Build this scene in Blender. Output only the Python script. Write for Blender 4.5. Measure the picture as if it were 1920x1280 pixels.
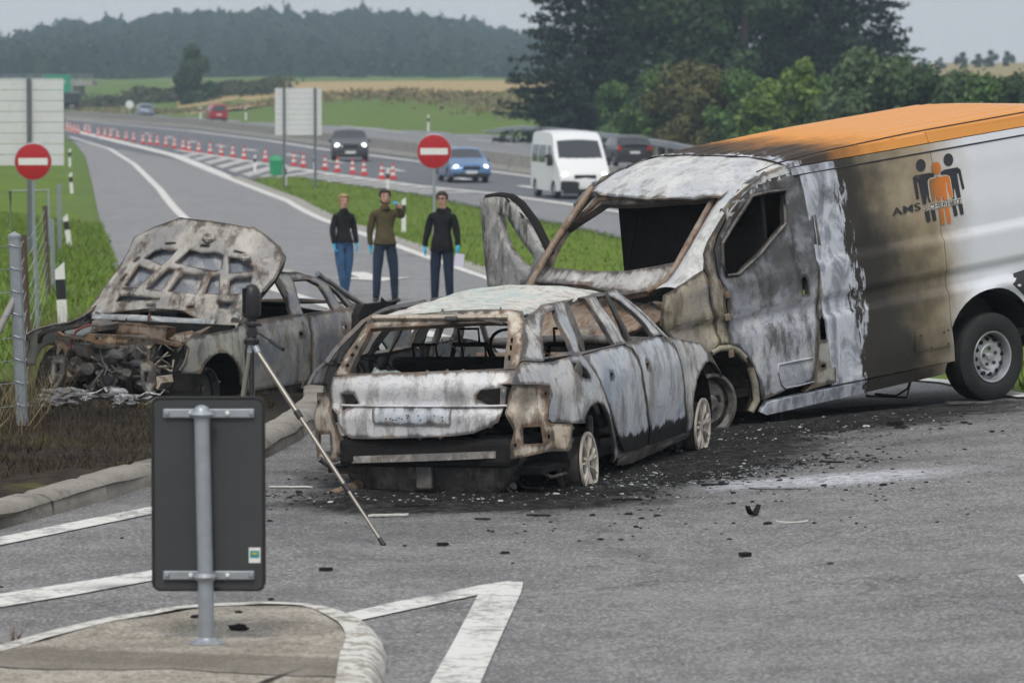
import bpy, bmesh, math, random
import numpy as np
from mathutils import Vector, Matrix, Euler, noise as mnoise
from mathutils.geometry import delaunay_2d_cdt
rnd = random.Random(7); nrng = np.random.default_rng(7)
R_ = math.radians
scene = bpy.context.scene
for o in list(bpy.data.objects): bpy.data.objects.remove(o)
COL = scene.collection

# ---------------------------------------------------------------- camera
F_PX, HZ, CAMZ = 7680.0, 120.0, 3.0           # focal length in photo pixels, eye level row, eye height
PITCH = math.atan2(640 - HZ, F_PX)
cam_d = bpy.data.cameras.new('camera'); cam = bpy.data.objects.new('camera', cam_d); COL.objects.link(cam)
cam.location = (0, 0, CAMZ); cam.rotation_euler = (math.pi/2 - PITCH, 0, 0)
cam_d.sensor_width = 36; cam_d.lens = F_PX/1920*36; cam_d.clip_start = .5; cam_d.clip_end = 6000
cam_d.dof.use_dof = True; cam_d.dof.focus_distance = 30.5; cam_d.dof.aperture_fstop = 5.0
scene.camera = cam
scene.cycles.max_bounces = 6; scene.cycles.diffuse_bounces = 3; scene.cycles.glossy_bounces = 3; scene.cycles.transmission_bounces = 4; scene.cycles.transparent_max_bounces = 8; scene.cycles.volume_bounces = 0
scene.cycles.use_denoising = True; scene.cycles.use_adaptive_sampling = True; scene.cycles.adaptive_threshold = .03
scene.render.resolution_x = 1024; scene.render.resolution_y = 682
# ---------------------------------------------------------------- sky, sun, exposure
SUN_EL, SUN_AZ = R_(55), R_(188)              # azimuth from +Y (view direction) towards +X
w = bpy.data.worlds.new('World'); scene.world = w; w.use_nodes = True
nt = w.node_tree; nt.nodes.clear()
sky = nt.nodes.new('ShaderNodeTexSky'); sky.sky_type = 'NISHITA'; sky.sun_disc = False
sky.sun_elevation = SUN_EL; sky.sun_rotation = SUN_AZ; sky.air_density = 1.2; sky.dust_density = 4; sky.ozone_density = 1
mx = nt.nodes.new('ShaderNodeMix'); mx.data_type = 'RGBA'; mx.inputs[0].default_value = .86
mx.inputs[7].default_value = (6.7, 6.85, 7.2, 1)     # even overcast layer over the clear sky
bg = nt.nodes.new('ShaderNodeBackground'); bg.inputs[1].default_value = .085
wo = nt.nodes.new('ShaderNodeOutputWorld')
nt.links.new(sky.outputs[0], mx.inputs[6]); nt.links.new(mx.outputs[2], bg.inputs[0]); nt.links.new(bg.outputs[0], wo.inputs[0])
sd = bpy.data.lights.new('sun', 'SUN'); sd.energy = 1.5; sd.angle = R_(16); sd.color = (1, .97, .92)
sun = bpy.data.objects.new('sun', sd); COL.objects.link(sun)
dv = Vector((math.sin(SUN_AZ)*math.cos(SUN_EL), math.cos(SUN_AZ)*math.cos(SUN_EL), math.sin(SUN_EL)))
sun.rotation_euler = dv.to_track_quat('Z', 'Y').to_euler(); sun.location = dv*60
vs = scene.view_settings; vs.view_transform = 'Standard'; vs.look = 'None'; vs.gamma = 1; vs.exposure = 0.42
vs.use_curve_mapping = False

# ---------------------------------------------------------------- terrain and pixel -> place
KN = [(-50, .1), (0, .1), (30, .1), (38, -.11), (46, -.32), (65, -.80), (100, -1.42), (150, -2.05), (220, -2.2), (400, -2.75), (600, -3.1), (4000, -3.2)]
def _tan(i):
    if i == 0 or i == len(KN)-1: return 0
    a, b, c = KN[i-1], KN[i], KN[i+1]
    d0, d1 = (b[1]-a[1])/(b[0]-a[0]), (c[1]-b[1])/(c[0]-b[0])
    return 0 if d0*d1 <= 0 else 2*d0*d1/(d0+d1)
TN = [_tan(i) for i in range(len(KN))]
def sstep(a, b, x):
    t = min(1, max(0, (x-a)/(b-a))); return t*t*(3-2*t)
def zg(x, y):
    for i in range(len(KN)-1):
        if y <= KN[i+1][0] or i == len(KN)-2:
            (x0, y0), (x1, y1) = KN[i], KN[i+1]; h = x1-x0; t = min(1, max(0, (y-x0)/h))
            z = (2*t**3-3*t*t+1)*y0 + (t**3-2*t*t+t)*h*TN[i] + (-2*t**3+3*t*t)*y1 + (t**3-t*t)*h*TN[i+1]
            break
    return z + .055*min(6, max(0, x-1.2))*(1-sstep(42, 62, y))
FW = Vector((0, math.cos(PITCH), -math.sin(PITCH))); UP = Vector((0, math.sin(PITCH), math.cos(PITCH))); EYE = Vector((0, 0, CAMZ))
def ray(px, py): return FW + Vector((1, 0, 0))*((px-960)/F_PX) + UP*((640-py)/F_PX)
def at(px, py, depth):
    r = ray(px, py); return EYE + r*(depth/r.y)
def gp(px, py):
    r = ray(px, py); lo, hi = 4.0, 3000.0
    # first crossing with the ground
    y = 5.0; step = 1.02; prev = y
    while y < 3000:
        p = EYE + r*(y/r.y)
        if p.z <= zg(p.x, p.y): break
        prev = y; y *= step
    lo, hi = prev, y
    for _ in range(40):
        m = (lo+hi)/2; p = EYE + r*(m/r.y)
        if p.z <= zg(p.x, p.y): hi = m
        else: lo = m
    return EYE + r*(hi/r.y)
def ppm(depth): return F_PX/depth

# ---------------------------------------------------------------- object helpers
def tag(o, label=None, cat=None, group=None, kind=None):
    if label: o['label'] = label
    if cat: o['category'] = cat
    if group: o['group'] = group
    if kind: o['kind'] = kind
    return o
def empty(name, loc=(0, 0, 0), rot=(0, 0, 0), scale=1):
    o = bpy.data.objects.new(name, None); COL.objects.link(o); o.location = loc; o.rotation_euler = rot; o.scale = (scale,)*3
    o.empty_display_size = .1; return o
def obj(name, verts, faces, mat, parent=None, smooth=True, mi=None):
    me = bpy.data.meshes.new(name); me.from_pydata([tuple(v) for v in verts], [], [tuple(f) for f in faces])
    mats = mat if isinstance(mat, (list, tuple)) else [mat]
    for m in mats: me.materials.append(m)
    if mi is not None: me.polygons.foreach_set('material_index', mi)
    me.polygons.foreach_set('use_smooth', [smooth]*len(me.polygons)); me.update()
    o = bpy.data.objects.new(name, me); COL.objects.link(o)
    if parent: o.parent = parent
    return o
def copy_tree(o, parent=None):
    c = o.copy(); COL.objects.link(c); c.parent = parent
    for ch in list(o.children): copy_tree(ch, c)
    return c
class MB:
    """collects simple shapes for one mesh"""
    def __init__(s): s.v = []; s.f = []; s.m = []
    def add(s, v, f, mi=0):
        b = len(s.v); s.v += [tuple(p) for p in v]; s.f += [tuple(i+b for i in q) for q in f]; s.m += [mi]*len(f); return s
    def box(s, c, d, rot=None, mi=0, bev=0):
        x, y, z = [k/2 for k in d]
        if bev:
            bm = bmesh.new(); bmesh.ops.create_cube(bm, size=1); bmesh.ops.scale(bm, vec=d, verts=bm.verts)
            bmesh.ops.bevel(bm, geom=bm.edges[:], offset=bev, segments=2, affect='EDGES', profile=.5)
            v = [q.co.copy() for q in bm.verts]; bm.verts.index_update(); f = [[q.index for q in p.verts] for p in bm.faces]; bm.free()
        else:
            v = [Vector((a, b, e)) for a in (-x, x) for b in (-y, y) for e in (-z, z)]
            f = [(0, 1, 3, 2), (4, 6, 7, 5), (0, 4, 5, 1), (2, 3, 7, 6), (0, 2, 6, 4), (1, 5, 7, 3)]
        if rot is not None: v = [rot @ p for p in v]
        return s.add([p+Vector(c) for p in v], f, mi)
    def tube(s, pts, r, n=8, mi=0, cap=True, aspect=1, up=None):
        pts = [Vector(p) for p in pts]; rs = r if isinstance(r, (list, tuple)) else [r]*len(pts); v = []; f = []
        for i, p in enumerate(pts):
            t = (pts[min(i+1, len(pts)-1)]-pts[max(i-1, 0)]).normalized()
            u = up or (Vector((0, 0, 1)) if abs(t.z) < .9 else Vector((1, 0, 0)))
            a = t.cross(Vector(u)).normalized(); b = a.cross(t)
            v += [p + (a*math.cos(k*2*math.pi/n) + b*math.sin(k*2*math.pi/n)*aspect)*rs[i] for k in range(n)]
        for i in range(len(pts)-1):
            for k in range(n): f.append((i*n+k, i*n+(k+1) % n, (i+1)*n+(k+1) % n, (i+1)*n+k))
        if cap: f += [tuple(range(n-1, -1, -1)), tuple((len(pts)-1)*n+k for k in range(n))]
        return s.add(v, f, mi)
    def lathe(s, prof, n=16, c=(0, 0, 0), axis='z', mi=0, capend=True):
        """prof: (r, h) pairs along the axis"""
        v = []; f = []
        for r, h in prof:
            for k in range(n):
                a = k*2*math.pi/n; p = (r*math.cos(a), r*math.sin(a), h)
                if axis == 'y': p = (p[0], h, p[1])
                if axis == 'x': p = (h, p[0], p[1])
                v.append(Vector(p)+Vector(c))
        for i in range(len(prof)-1):
            for k in range(n): f.append((i*n+k, i*n+(k+1) % n, (i+1)*n+(k+1) % n, (i+1)*n+k))
        if capend: f += [tuple(range(n-1, -1, -1)), tuple((len(prof)-1)*n+k for k in range(n))]
        return s.add(v, f, mi)
    def prism(s, poly, d, mi=0):
        """poly: 3-D points of a flat outline; d: extrusion vector"""
        n = len(poly); d = Vector(d); a = [Vector(p) for p in poly]
        return s.add(a+[p+d for p in a], [tuple(range(n-1, -1, -1)), tuple(range(n, 2*n))]+[(i, (i+1) % n, n+(i+1) % n, n+i) for i in range(n)], mi)
    def build(s, name, mat, parent=None, smooth=False, auto=None):
        o = obj(name, s.v, s.f, mat, parent, smooth, s.m)
        bm = bmesh.new(); bm.from_mesh(o.data); bmesh.ops.recalc_face_normals(bm, faces=bm.faces); bm.to_mesh(o.data); bm.free()
        if auto:
            o.data.polygons.foreach_set('use_smooth', [True]*len(o.data.polygons))
            try: o.data.set_sharp_from_angle(angle=R_(auto))
            except Exception: pass
        return o
def inpoly(P, poly):
    poly = np.asarray(poly); x, y = P[:, 0], P[:, 1]; ins = np.zeros(len(P), bool); j = len(poly)-1
    for i in range(len(poly)):
        xi, yi = poly[i]; xj, yj = poly[j]
        c = ((yi > y) != (yj > y))
        with np.errstate(divide='ignore', invalid='ignore'):
            ins ^= c & (x < (xj-xi)*(y-yi)/(yj-yi)+xi)
        j = i
    return ins
def edist(P, poly):
    d = np.full(len(P), 1e9); poly = np.asarray(poly)
    for i in range(len(poly)):
        a, b = poly[i], poly[(i+1) % len(poly)]; ab = b-a; L = ab@ab+1e-12
        t = np.clip(((P-a)@ab)/L, 0, 1); d = np.minimum(d, np.linalg.norm(P-(a+t[:, None]*ab), axis=1))
    return d
def chaikin(p, n=1):
    for _ in range(n):
        q = []
        for i in range(len(p)):
            a, b = p[i], p[(i+1) % len(p)]
            q += [(a[0]*.75+b[0]*.25, a[1]*.75+b[1]*.25), (a[0]*.25+b[0]*.75, a[1]*.25+b[1]*.75)]
        p = q
    return p
def dens(p, res):
    q = []
    for i in range(len(p)):
        a, b = p[i], p[(i+1) % len(p)]; n = max(1, int(math.hypot(b[0]-a[0], b[1]-a[1])/res+.5))
        for k in range(n): q.append((a[0]+(b[0]-a[0])*k/n, a[1]+(b[1]-a[1])*k/n))
    return q
def mesh2d(outer, holes=(), res=.06):
    """triangulate a flat outline with holes on a grid -> (points, triangles)"""
    outer = dens(outer, res); holes = [dens(h, res) for h in holes]
    V = list(outer); E = [(i, (i+1) % len(outer)) for i in range(len(outer))]
    for h in holes:
        b = len(V); V += h; E += [(b+i, b+(i+1) % len(h)) for i in range(len(h))]
    a = np.array(outer); x0, y0 = a.min(0); x1, y1 = a.max(0)
    gx = np.arange(math.floor(x0/res)*res, x1+res, res); gy = np.arange(math.floor(y0/res)*res, y1+res, res)
    G = np.stack(np.meshgrid(gx, gy), -1).reshape(-1, 2)
    k = inpoly(G, outer)
    for h in holes: k &= ~inpoly(G, h)
    G = G[k]
    if len(G):
        d = edist(G, outer)
        for h in holes: d = np.minimum(d, edist(G, h))
        G = G[d > res*.45]
    V += [tuple(p) for p in G]
    r = delaunay_2d_cdt([Vector(p) for p in V], E, [], 0, 1e-6)
    P = np.array([tuple(p) for p in r[0]]); T = [f for f in r[2] if len(f) == 3]
    c = np.array([P[list(t)].mean(0) for t in T]); k = inpoly(c, outer)
    for h in holes: k &= ~inpoly(c, h)
    return P, [t for t, q in zip(T, k) if q]
def sheet(name, poly, mat, off, res=2.0, parent=None, zf=zg, tuck=0):
    """a flat-lying sheet that follows the ground"""
    P, T = mesh2d([(p[0], p[1]) for p in poly], (), res)
    ed_ = edist(P, [(p[0], p[1]) for p in poly]) if tuck else None
    V = [(p[0], p[1], zf(p[0], p[1])+off-(tuck if tuck and ed_[i] < .02 else 0)) for i, p in enumerate(P)]
    T = [t if (P[t[1]]-P[t[0]])[0]*(P[t[2]]-P[t[0]])[1]-(P[t[1]]-P[t[0]])[1]*(P[t[2]]-P[t[0]])[0] > 0 else t[::-1] for t in T]
    return obj(name, V, T, mat, parent, True)

# ---------------------------------------------------------------- materials
class NT:
    def __init__(s, name):
        s.m = bpy.data.materials.new(name); s.m.use_nodes = True; s.t = s.m.node_tree; s.n = s.t.nodes
        s.b = s.n['Principled BSDF']; s.tc = s.n.new('ShaderNodeTexCoord')
    def put(s, sock, v):
        if isinstance(v, bpy.types.NodeSocket): s.t.links.new(v, sock)
        elif isinstance(v, (tuple, list)) and len(v) == 3 and sock.type == 'RGBA': sock.default_value = (*v, 1)
        else: sock.default_value = v
    def node(s, typ, out=0, ins=None, **kw):
        n = s.n.new(typ)
        for k, v in kw.items(): setattr(n, k, v)
        for k, v in (ins or {}).items(): s.put(n.inputs[k], v)
        return n.outputs[out]
    def obj(s): return s.tc.outputs['Object']
    def pos(s): return s.node('ShaderNodeNewGeometry', 'Position')
    def noise(s, vec, scale, detail=3, rough=.55, dist=0, out=0):
        return s.node('ShaderNodeTexNoise', out, {'Vector': vec, 'Scale': scale, 'Detail': detail, 'Roughness': rough, 'Distortion': dist})
    def vor(s, vec, scale, out=0, feature='F1'):
        return s.node('ShaderNodeTexVoronoi', out, {'Vector': vec, 'Scale': scale}, feature=feature)
    def math(s, op, a, b=0.0, c=None, clamp=False):
        n = s.n.new('ShaderNodeMath'); n.operation = op; n.use_clamp = clamp; s.put(n.inputs[0], a); s.put(n.inputs[1], b)
        if c is not None: s.put(n.inputs[2], c)
        return n.outputs[0]
    def ramp(s, f, a, b): # smooth 0..1 between a and b (either order)
        n = s.n.new('ShaderNodeMapRange'); n.interpolation_type = 'SMOOTHSTEP'; s.put(n.inputs[0], f)
        if a < b: n.inputs[1].default_value, n.inputs[2].default_value, n.inputs[3].default_value, n.inputs[4].default_value = a, b, 0, 1
        else: n.inputs[1].default_value, n.inputs[2].default_value, n.inputs[3].default_value, n.inputs[4].default_value = b, a, 1, 0
        return n.outputs[0]
    def mix(s, f, a, b, mode='MIX'):
        n = s.n.new('ShaderNodeMix'); n.data_type = 'RGBA'; n.blend_type = mode; s.put(n.inputs[0], f)
        for k, v in ((6, a), (7, b)):
            if isinstance(v, (tuple, list)): n.inputs[k].default_value = (*v[:3], 1)
            else: s.t.links.new(v, n.inputs[k])
        return n.outputs[2]
    def cramp(s, f, stops):
        n = s.n.new('ShaderNodeValToRGB'); s.put(n.inputs[0], f); e = n.color_ramp.elements
        while len(e) < len(stops): e.new(.5)
        for q, (p, c) in zip(e, stops): q.position = p; q.color = (*c, 1)
        return n.outputs[0]
    def sep(s, vec):
        n = s.n.new('ShaderNodeSeparateXYZ'); s.put(n.inputs[0], vec); return n.outputs
    def scale(s, vec, k):
        n = s.n.new('ShaderNodeVectorMath'); n.operation = 'MULTIPLY'; s.put(n.inputs[0], vec); n.inputs[1].default_value = k; return n.outputs[0]
    def bump(s, h, strength=.3, dist=.02):
        o = s.node('ShaderNodeBump', 0, {'Height': h, 'Strength': strength, 'Distance': dist}); s.put(s.b.inputs['Normal'], o)
    def done(s, col=None, rough=None, metal=None, spec=None):
        if col is not None: s.put(s.b.inputs['Base Color'], col)
        if rough is not None: s.put(s.b.inputs['Roughness'], rough)
        if metal is not None: s.put(s.b.inputs['Metallic'], metal)
        if spec is not None: s.put(s.b.inputs['Specular IOR Level'], spec)
        return s.m
def simple(name, col, rough=.6, metal=0, var=.2, sc=6, bump=0, bs=60, spec=.4, dirt=0):
    n = NT(name); v = n.obj(); f = n.noise(v, sc, 4)
    c = n.mix(f, tuple(k*(1-var) for k in col), tuple(min(1, k*(1+var)) for k in col))
    if dirt: c = n.mix(n.math('MULTIPLY', n.ramp(n.noise(v, sc*2.3, 5, .65), .5, .75), dirt), c, (.07, .06, .045))
    if bump: n.bump(n.noise(v, bs, 4), bump, .01)
    return n.done(c, rough, metal, spec)
def glow(name, col, strength):
    n = NT(name); n.put(n.b.inputs['Emission Color'], col); n.b.inputs['Emission Strength'].default_value = strength
    return n.done(col, .3)
# ================================================================ ground, roads, markings
def ell(n, P, cx, cy, ang, a, b):
    """soft distance field of an ellipse lying on the ground: 0 at the centre, 1 on its rim"""
    x, y, _ = n.sep(P)
    x = n.math('SUBTRACT', x, cx); y = n.math('SUBTRACT', y, cy); c, s = math.cos(ang), math.sin(ang)
    u = n.math('ADD', n.math('MULTIPLY', x, c/a), n.math('MULTIPLY', y, s/a))
    v = n.math('ADD', n.math('MULTIPLY', x, -s/b), n.math('MULTIPLY', y, c/b))
    return n.math('SQRT', n.math('ADD', n.math('MULTIPLY', u, u), n.math('MULTIPLY', v, v)))
def asphalt(name, c0, c1, soot=False):
    n = NT(name); P = n.pos()
    big = n.noise(P, .35, 4, .6); mid = n.noise(P, 3.2, 4, .6); fine = n.noise(P, 55, 3, .75); st = n.vor(P, 75, 'Color'); 
    c = n.mix(n.ramp(big, .3, .7), c0, c1)
    c = n.mix(.5, c, n.mix(n.ramp(mid, .3, .7), tuple(k*.8 for k in c0), tuple(k*1.12 for k in c1)))
    stv = n.sep(st)[0]
    c = n.mix(n.math('MULTIPLY', n.ramp(stv, .68, .92), .48), c, tuple(k*2.3 for k in c1))
    c = n.mix(n.math('MULTIPLY', n.ramp(stv, .36, .10), .60), c, tuple(k*.3 for k in c0))
    cr = n.noise(n.scale(P, (1, 1, .2)), 1.2, 5, .7, 1.5)
    rough = .85; spec = .22
    c = n.mix(n.math('MULTIPLY', n.ramp(n.noise(P, .9, 5, .7, .6), .48, .66), .38), c, tuple(k*.62 for k in c0))
    c = n.mix(n.math('MULTIPLY', n.ramp(n.noise(n.scale(P, (.25, 1, 1)), 1.1, 3, .6), .52, .68), .22), c, tuple(k*1.35 for k in c1))
    vd = n.node('ShaderNodeTexVoronoi', 0, {'Vector': n.node('ShaderNodeVectorMath', 0, {0: P, 1: n.node('ShaderNodeVectorMath', 0, {0: n.noise(P, 1.4, 4, .65, out=1), 1: (1.1, 1.1, 0)}, operation='MULTIPLY')}, operation='ADD'), 'Scale': .22}, feature='DISTANCE_TO_EDGE')
    c = n.mix(n.math('MULTIPLY', n.ramp(vd, .005, .0015), .45), c, (.04, .04, .04))
    if soot:
        wob = n.math('MULTIPLY', n.math('SUBTRACT', n.noise(P, 1.6, 6, .7), .5), .9)
        d = None
        for e in ((.55, 29.9, R_(70), 3.6, 1.75), (1.9, 32.8, R_(38), 3.1, 1.6), (-1.6, 37.0, R_(75), 4.0, 1.7), (-.3, 27.0, R_(15), 1.35, .75)):
            q = n.math('ADD', ell(n, P, *e), wob); d = q if d is None else n.math('MINIMUM', d, q)
        m = n.ramp(d, 1.12, .72)
        m2 = n.ramp(d, 1.75, .8)
        spk = n.ramp(n.noise(P, 38, 4, .8), .42, .62)
        c = n.mix(n.math('MULTIPLY', m2, n.math('MULTIPLY_ADD', spk, .55, .12)), c, (.02, .019, .018))
        c = n.mix(n.math('MULTIPLY', m, n.math('MULTIPLY_ADD', n.ramp(n.noise(P, 9, 5, .75), .35, .6), .32, .62)), c, (.012, .0115, .011)); spec = n.math('MULTIPLY_ADD', m, -.20, .22)
        # fire-fighting powder
        pw = n.math('ADD', ell(n, P, 2.15, 28.0, R_(8), 1.25, .55), n.math('MULTIPLY', wob, 1.3))
        pf = n.math('MULTIPLY', n.ramp(pw, 1.05, .3), n.math('MULTIPLY_ADD', n.ramp(n.noise(P, 14, 5, .8), .36, .6), .75, .06))
        c = n.mix(pf, c, (.58, .6, .64))
        gl = n.math('ADD', ell(n, P, 1.2, 28.6, R_(30), 1.3, .4), wob)
        gf = n.math('MULTIPLY', n.ramp(gl, 1.1, .4), n.ramp(n.noise(P, 70, 2, .8), .54, .66))
        c = n.mix(gf, c, (.45, .55, .58))
    n.bump(n.math('ADD', n.math('MULTIPLY', stv, .6), fine), .55, .006)
    return n.done(c, rough, 0, spec)
M_ROAD = asphalt('junction asphalt', (.150, .148, .148), (.215, .212, .21), True)
M_RAMP = asphalt('ramp asphalt', (.20, .20, .205), (.25, .25, .252))
M_MOTOR = asphalt('motorway asphalt', (.105, .11, .125), (.15, .155, .17))
M_SHOULD = asphalt('shoulder asphalt', (.18, .182, .19), (.23, .232, .24))
def paint(name, wear=.85, col=(.66, .66, .63)):
    n = NT(name); P = n.pos(); f = n.noise(P, 15, 5, .8); g = n.noise(P, 2.5, 4, .65)
    m = n.math('MULTIPLY', n.ramp(n.math('ADD', f, n.math('MULTIPLY', g, .5)), .98, .72), 1)
    c = n.mix(n.math('MULTIPLY', n.ramp(n.math('ADD', f, n.math('MULTIPLY', g, .6)), .76, .94), wear), col, (.20, .195, .19))
    c = n.mix(n.math('MULTIPLY', g, .3), c, (.5, .48, .44))
    n.bump(n.vor(P, 75, 'Color'), .3, .004)
    return n.done(c, .7, 0, .3)
M_KERB2 = simple('gutter concrete', (.30, .285, .255), .9, 0, .15, 3)
M_PAINT = paint('road paint'); M_PAINTF = paint('clean road paint', .4); M_HATCH = paint('worn hatch paint', .7, (.45, .45, .43))
def grassmat(name, cs, burnt=False):
    n = NT(name); P = n.pos(); a = n.noise(P, .22, 5, .65); b = n.noise(P, 2.2, 5, .7); d = n.noise(P, 18, 4, .7)
    c = n.mix(n.ramp(a, .35, .65), cs[0], cs[1]); c = n.mix(n.math('MULTIPLY', n.ramp(b, .45, .75), .7), c, cs[2])
    c = n.mix(n.math('MULTIPLY', n.ramp(d, .4, .7), .5), c, tuple(k*.45 for k in cs[0]))
    if burnt:
        wob = n.math('MULTIPLY', n.math('SUBTRACT', n.noise(P, 1.1, 6, .7), .5), 1.3)
        e1 = n.math('ADD', ell(n, P, -3.2, 31.0, R_(15), 6.5, 8.0), wob)
        c = n.mix(n.ramp(e1, 1.15, .8), c, n.mix(n.ramp(n.noise(P, 7, 5, .7), .35, .65), (.016, .013, .011), (.05, .037, .023)))
        e2 = n.math('ADD', ell(n, P, -3.3, 35.6, R_(60), 2.6, 1.9), wob)
        c = n.mix(n.ramp(e2, 1.2, .7), c, (.014, .012, .011))
        pt = n.math('MULTIPLY', n.ramp(n.noise(P, 1.7, 4, .6), .6, .72), n.ramp(e2, .8, 1.2))
        c = n.mix(n.math('MULTIPLY', pt, .75), c, (.12, .115, .035))
    n.bump(d, .8, .05)
    return n.done(c, .9, 0, .15)
M_GRASS = grassmat('verge grass', ((.10, .17, .016), (.14, .22, .022), (.19, .22, .055)))
M_BED = grassmat('scorched verge', ((.085, .15, .02), (.11, .18, .03), (.16, .17, .06)), True)
M_FIELD = grassmat('meadow', ((.10, .17, .03), (.13, .20, .04), (.19, .21, .08)))
M_WHEAT = grassmat('stubble', ((.40, .30, .14), (.46, .35, .17), (.34, .25, .12)))

# far edge of the far carriageway, in plan
FE = [gp(140, 206), gp(400, 223), gp(607, 235), gp(909, 252), gp(1180, 276)]
FE = [(p.x, p.y) for p in FE]
d0 = Vector((FE[-1][0]-FE[-2][0], FE[-1][1]-FE[-2][1])).normalized()
FE.append((FE[-1][0]+d0.x*140, FE[-1][1]+d0.y*140)); dl = Vector((FE[0][0]-FE[1][0], FE[0][1]-FE[1][1])).normalized()
FE.insert(0, (FE[0][0]+dl.x*900, FE[0][1]+dl.y*900))
def fe_dist(x, y):
    """signed distance beyond the far road edge (positive = up the bank)"""
    best = 1e9; sg = 1
    for i in range(len(FE)-1):
        ax, ay = FE[i]; bx, by = FE[i+1]; dx, dy = bx-ax, by-ay; L = dx*dx+dy*dy
        t = min(1, max(0, ((x-ax)*dx+(y-ay)*dy)/L)); qx, qy = ax+dx*t, ay+dy*t; d = math.hypot(x-qx, y-qy)
        if d < best: best = d; sg = 1 if dx*(y-ay)-dy*(x-ax) > 0 else -1
    return best*sg
def zterr(x, y):
    z = zg(x, y)
    d = fe_dist(x, y)
    if d > 0:
        bank = 2.5*sstep(2, 24, d) + .012*min(60, max(0, d-24))
        bank *= .35+.65*sstep(-120, -40, x) if y < 700 else 1
        bank += 3.2*sstep(20, 90, x-.02*(y-150))*sstep(20, 300, d)
        z += bank
    if y > 820: z += 9*sstep(880, 1350, y)*(1-sstep(20, 60, x))
    return z
def ground():
    ys = [2, 6, 10, 14, 18, 22, 25, 27, 29, 31, 33, 35, 37, 39, 41, 44, 47, 50, 54, 58, 63, 68, 74, 80, 88, 96, 105, 115, 125, 135, 145, 155, 165, 175, 185, 195, 205, 215, 225, 236, 248, 260, 275, 290, 305, 320, 340, 360, 380, 400, 425, 450, 475, 500, 530, 560, 600, 650, 700, 760, 820, 880, 940, 1000, 1060, 1120, 1200, 1300, 1400, 1500]
    us = np.linspace(-1, 1, 61); V = []; F = []
    for y in ys:
        half = 40+y*.42
        for u in us:
            x = half*u; V.append((x, y, zterr(x, y)-.03))
    n = len(us)
    for i in range(len(ys)-1):
        for j in range(n-1): F.append((i*n+j, i*n+j+1, (i+1)*n+j+1, (i+1)*n+j))
    return tag(obj('ground', V, F, M_FIELD), kind='structure')
ground()
XY = lambda pts: [(p.x, p.y) for p in (gp(*q) for q in pts)]
# near edge of the scorched bed (kerb line) and the ramp edges, in plan
KERB = XY([(0, 992), (150, 951), (280, 911), (400, 884), (500, 858), (560, 826), (595, 798), (622, 772)])
RAMP_L = [(-1.95, 40.5), (-2.9, 46), (-4.9, 58)] + XY([(213, 500), (205, 460), (190, 420), (172, 340), (160, 293), (140, 268), (128, 259)])
ISL_R = XY([(128, 241), (328, 292), (426, 332), (547, 379), (612, 413), (760, 465), (920, 522)])
CORNER = [(.9, 61), (1.9, 50)] + XY([(1500, 694), (1640, 703), (1780, 714), (1925, 742)]) + [(6.6, 33.2), (10, 30.6), (30, 27.6)]
road = KERB[::-1] and ([(-30, 4), (30, 4)] + CORNER[::-1] + ISL_R[::-1] + RAMP_L[::-1] + KERB[::-1] + [(-5.5, 24.6), (-12, 23.2), (-30, 22.5)])
tag(sheet('road', road, [M_ROAD], .0, 1.2), kind='structure')
# the exit ramp has its own lighter surface from behind the cars on
ramp = [(-2.2, 44), (1.9, 50), (.9, 61)] + ISL_R[::-1] + RAMP_L[::-1][:-2] + [(-3.0, 44.5)]
tag(sheet('exit_ramp', ramp, M_RAMP, .006, 3), kind='structure')
BED = KERB + RAMP_L[:3] + [(-7.0, 70), (-30, 70), (-30, 22.5), (-12, 23.2), (-5.5, 24.6)]
def zbed(x, y):
    return zg(x, y)+.075+.03*mnoise.noise((x*.9, y*.9, 0))+.02*mnoise.noise((x*4, y*4, 3))
tag(sheet('verge', BED, M_BED, 0, .35, zf=zbed), kind='structure')
VERGE2 = RAMP_L[2:] + [(-100, 420), (-100, 66), (-30, 66)]
tag(sheet('grass_verge', VERGE2, M_GRASS, .03, 3, tuck=.1), kind='structure')
mot_near = XY([(124, 262), (330, 300), (470, 338), (560, 333), (699, 353), (812, 371), (909, 393), (1062, 424), (1200, 456)])
mot_near += [(mot_near[-1][0]+k*8.6*2, mot_near[-1][1]-k*19) for k in (1, 2)]
mot_bar = XY([(120, 223), (355, 241), (480, 257), (603, 274), (800, 301), (1009, 332), (1150, 356)])
mot_bar += [(mot_bar[-1][0]+k*9*2, mot_bar[-1][1]-k*25*1.3) for k in (1, 2)]
tag(sheet('motorway', mot_near+mot_bar[::-1], M_MOTOR, .012, 6), kind='structure')
far_edge = XY([(125, 205), (400, 223), (607, 235), (909, 252), (1180, 276), (1300, 290)]) 
far_edge += [(far_edge[-1][0]+d0.x*60, far_edge[-1][1]+d0.y*60)]
tag(sheet('far_carriageway', mot_bar+far_edge[::-1], M_SHOULD, .012, 8), kind='structure')
ISLG = XY([(472, 334), (560, 331), (699, 352), (812, 369), (909, 391), (1062, 422), (1200, 454)])
ISLG += [(ISLG[-1][0]+k*8.6*1.4, ISLG[-1][1]-k*19) for k in (1, 2)] + [(34, 28.0), (10, 31.2), (6.9, 33.8)] + XY([(1930, 734), (1790, 707), (1650, 697), (1510, 688)]) + [(2.4, 50.3), (1.45, 61)] + XY([(938, 519), (775, 461), (628, 409), (562, 376)])
def zisl(x, y): return zg(x, y)+.0+.03*abs(mnoise.noise((x*.6, y*.5, 1)))
tag(sheet('grass_island', ISLG, M_GRASS, .016, .8, zf=zisl, tuck=.09), kind='structure')
should = XY([(812, 367), (909, 389), (1062, 420), (1200, 452)]); should2 = XY([(930, 362), (1060, 385), (1200, 409)])
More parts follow.
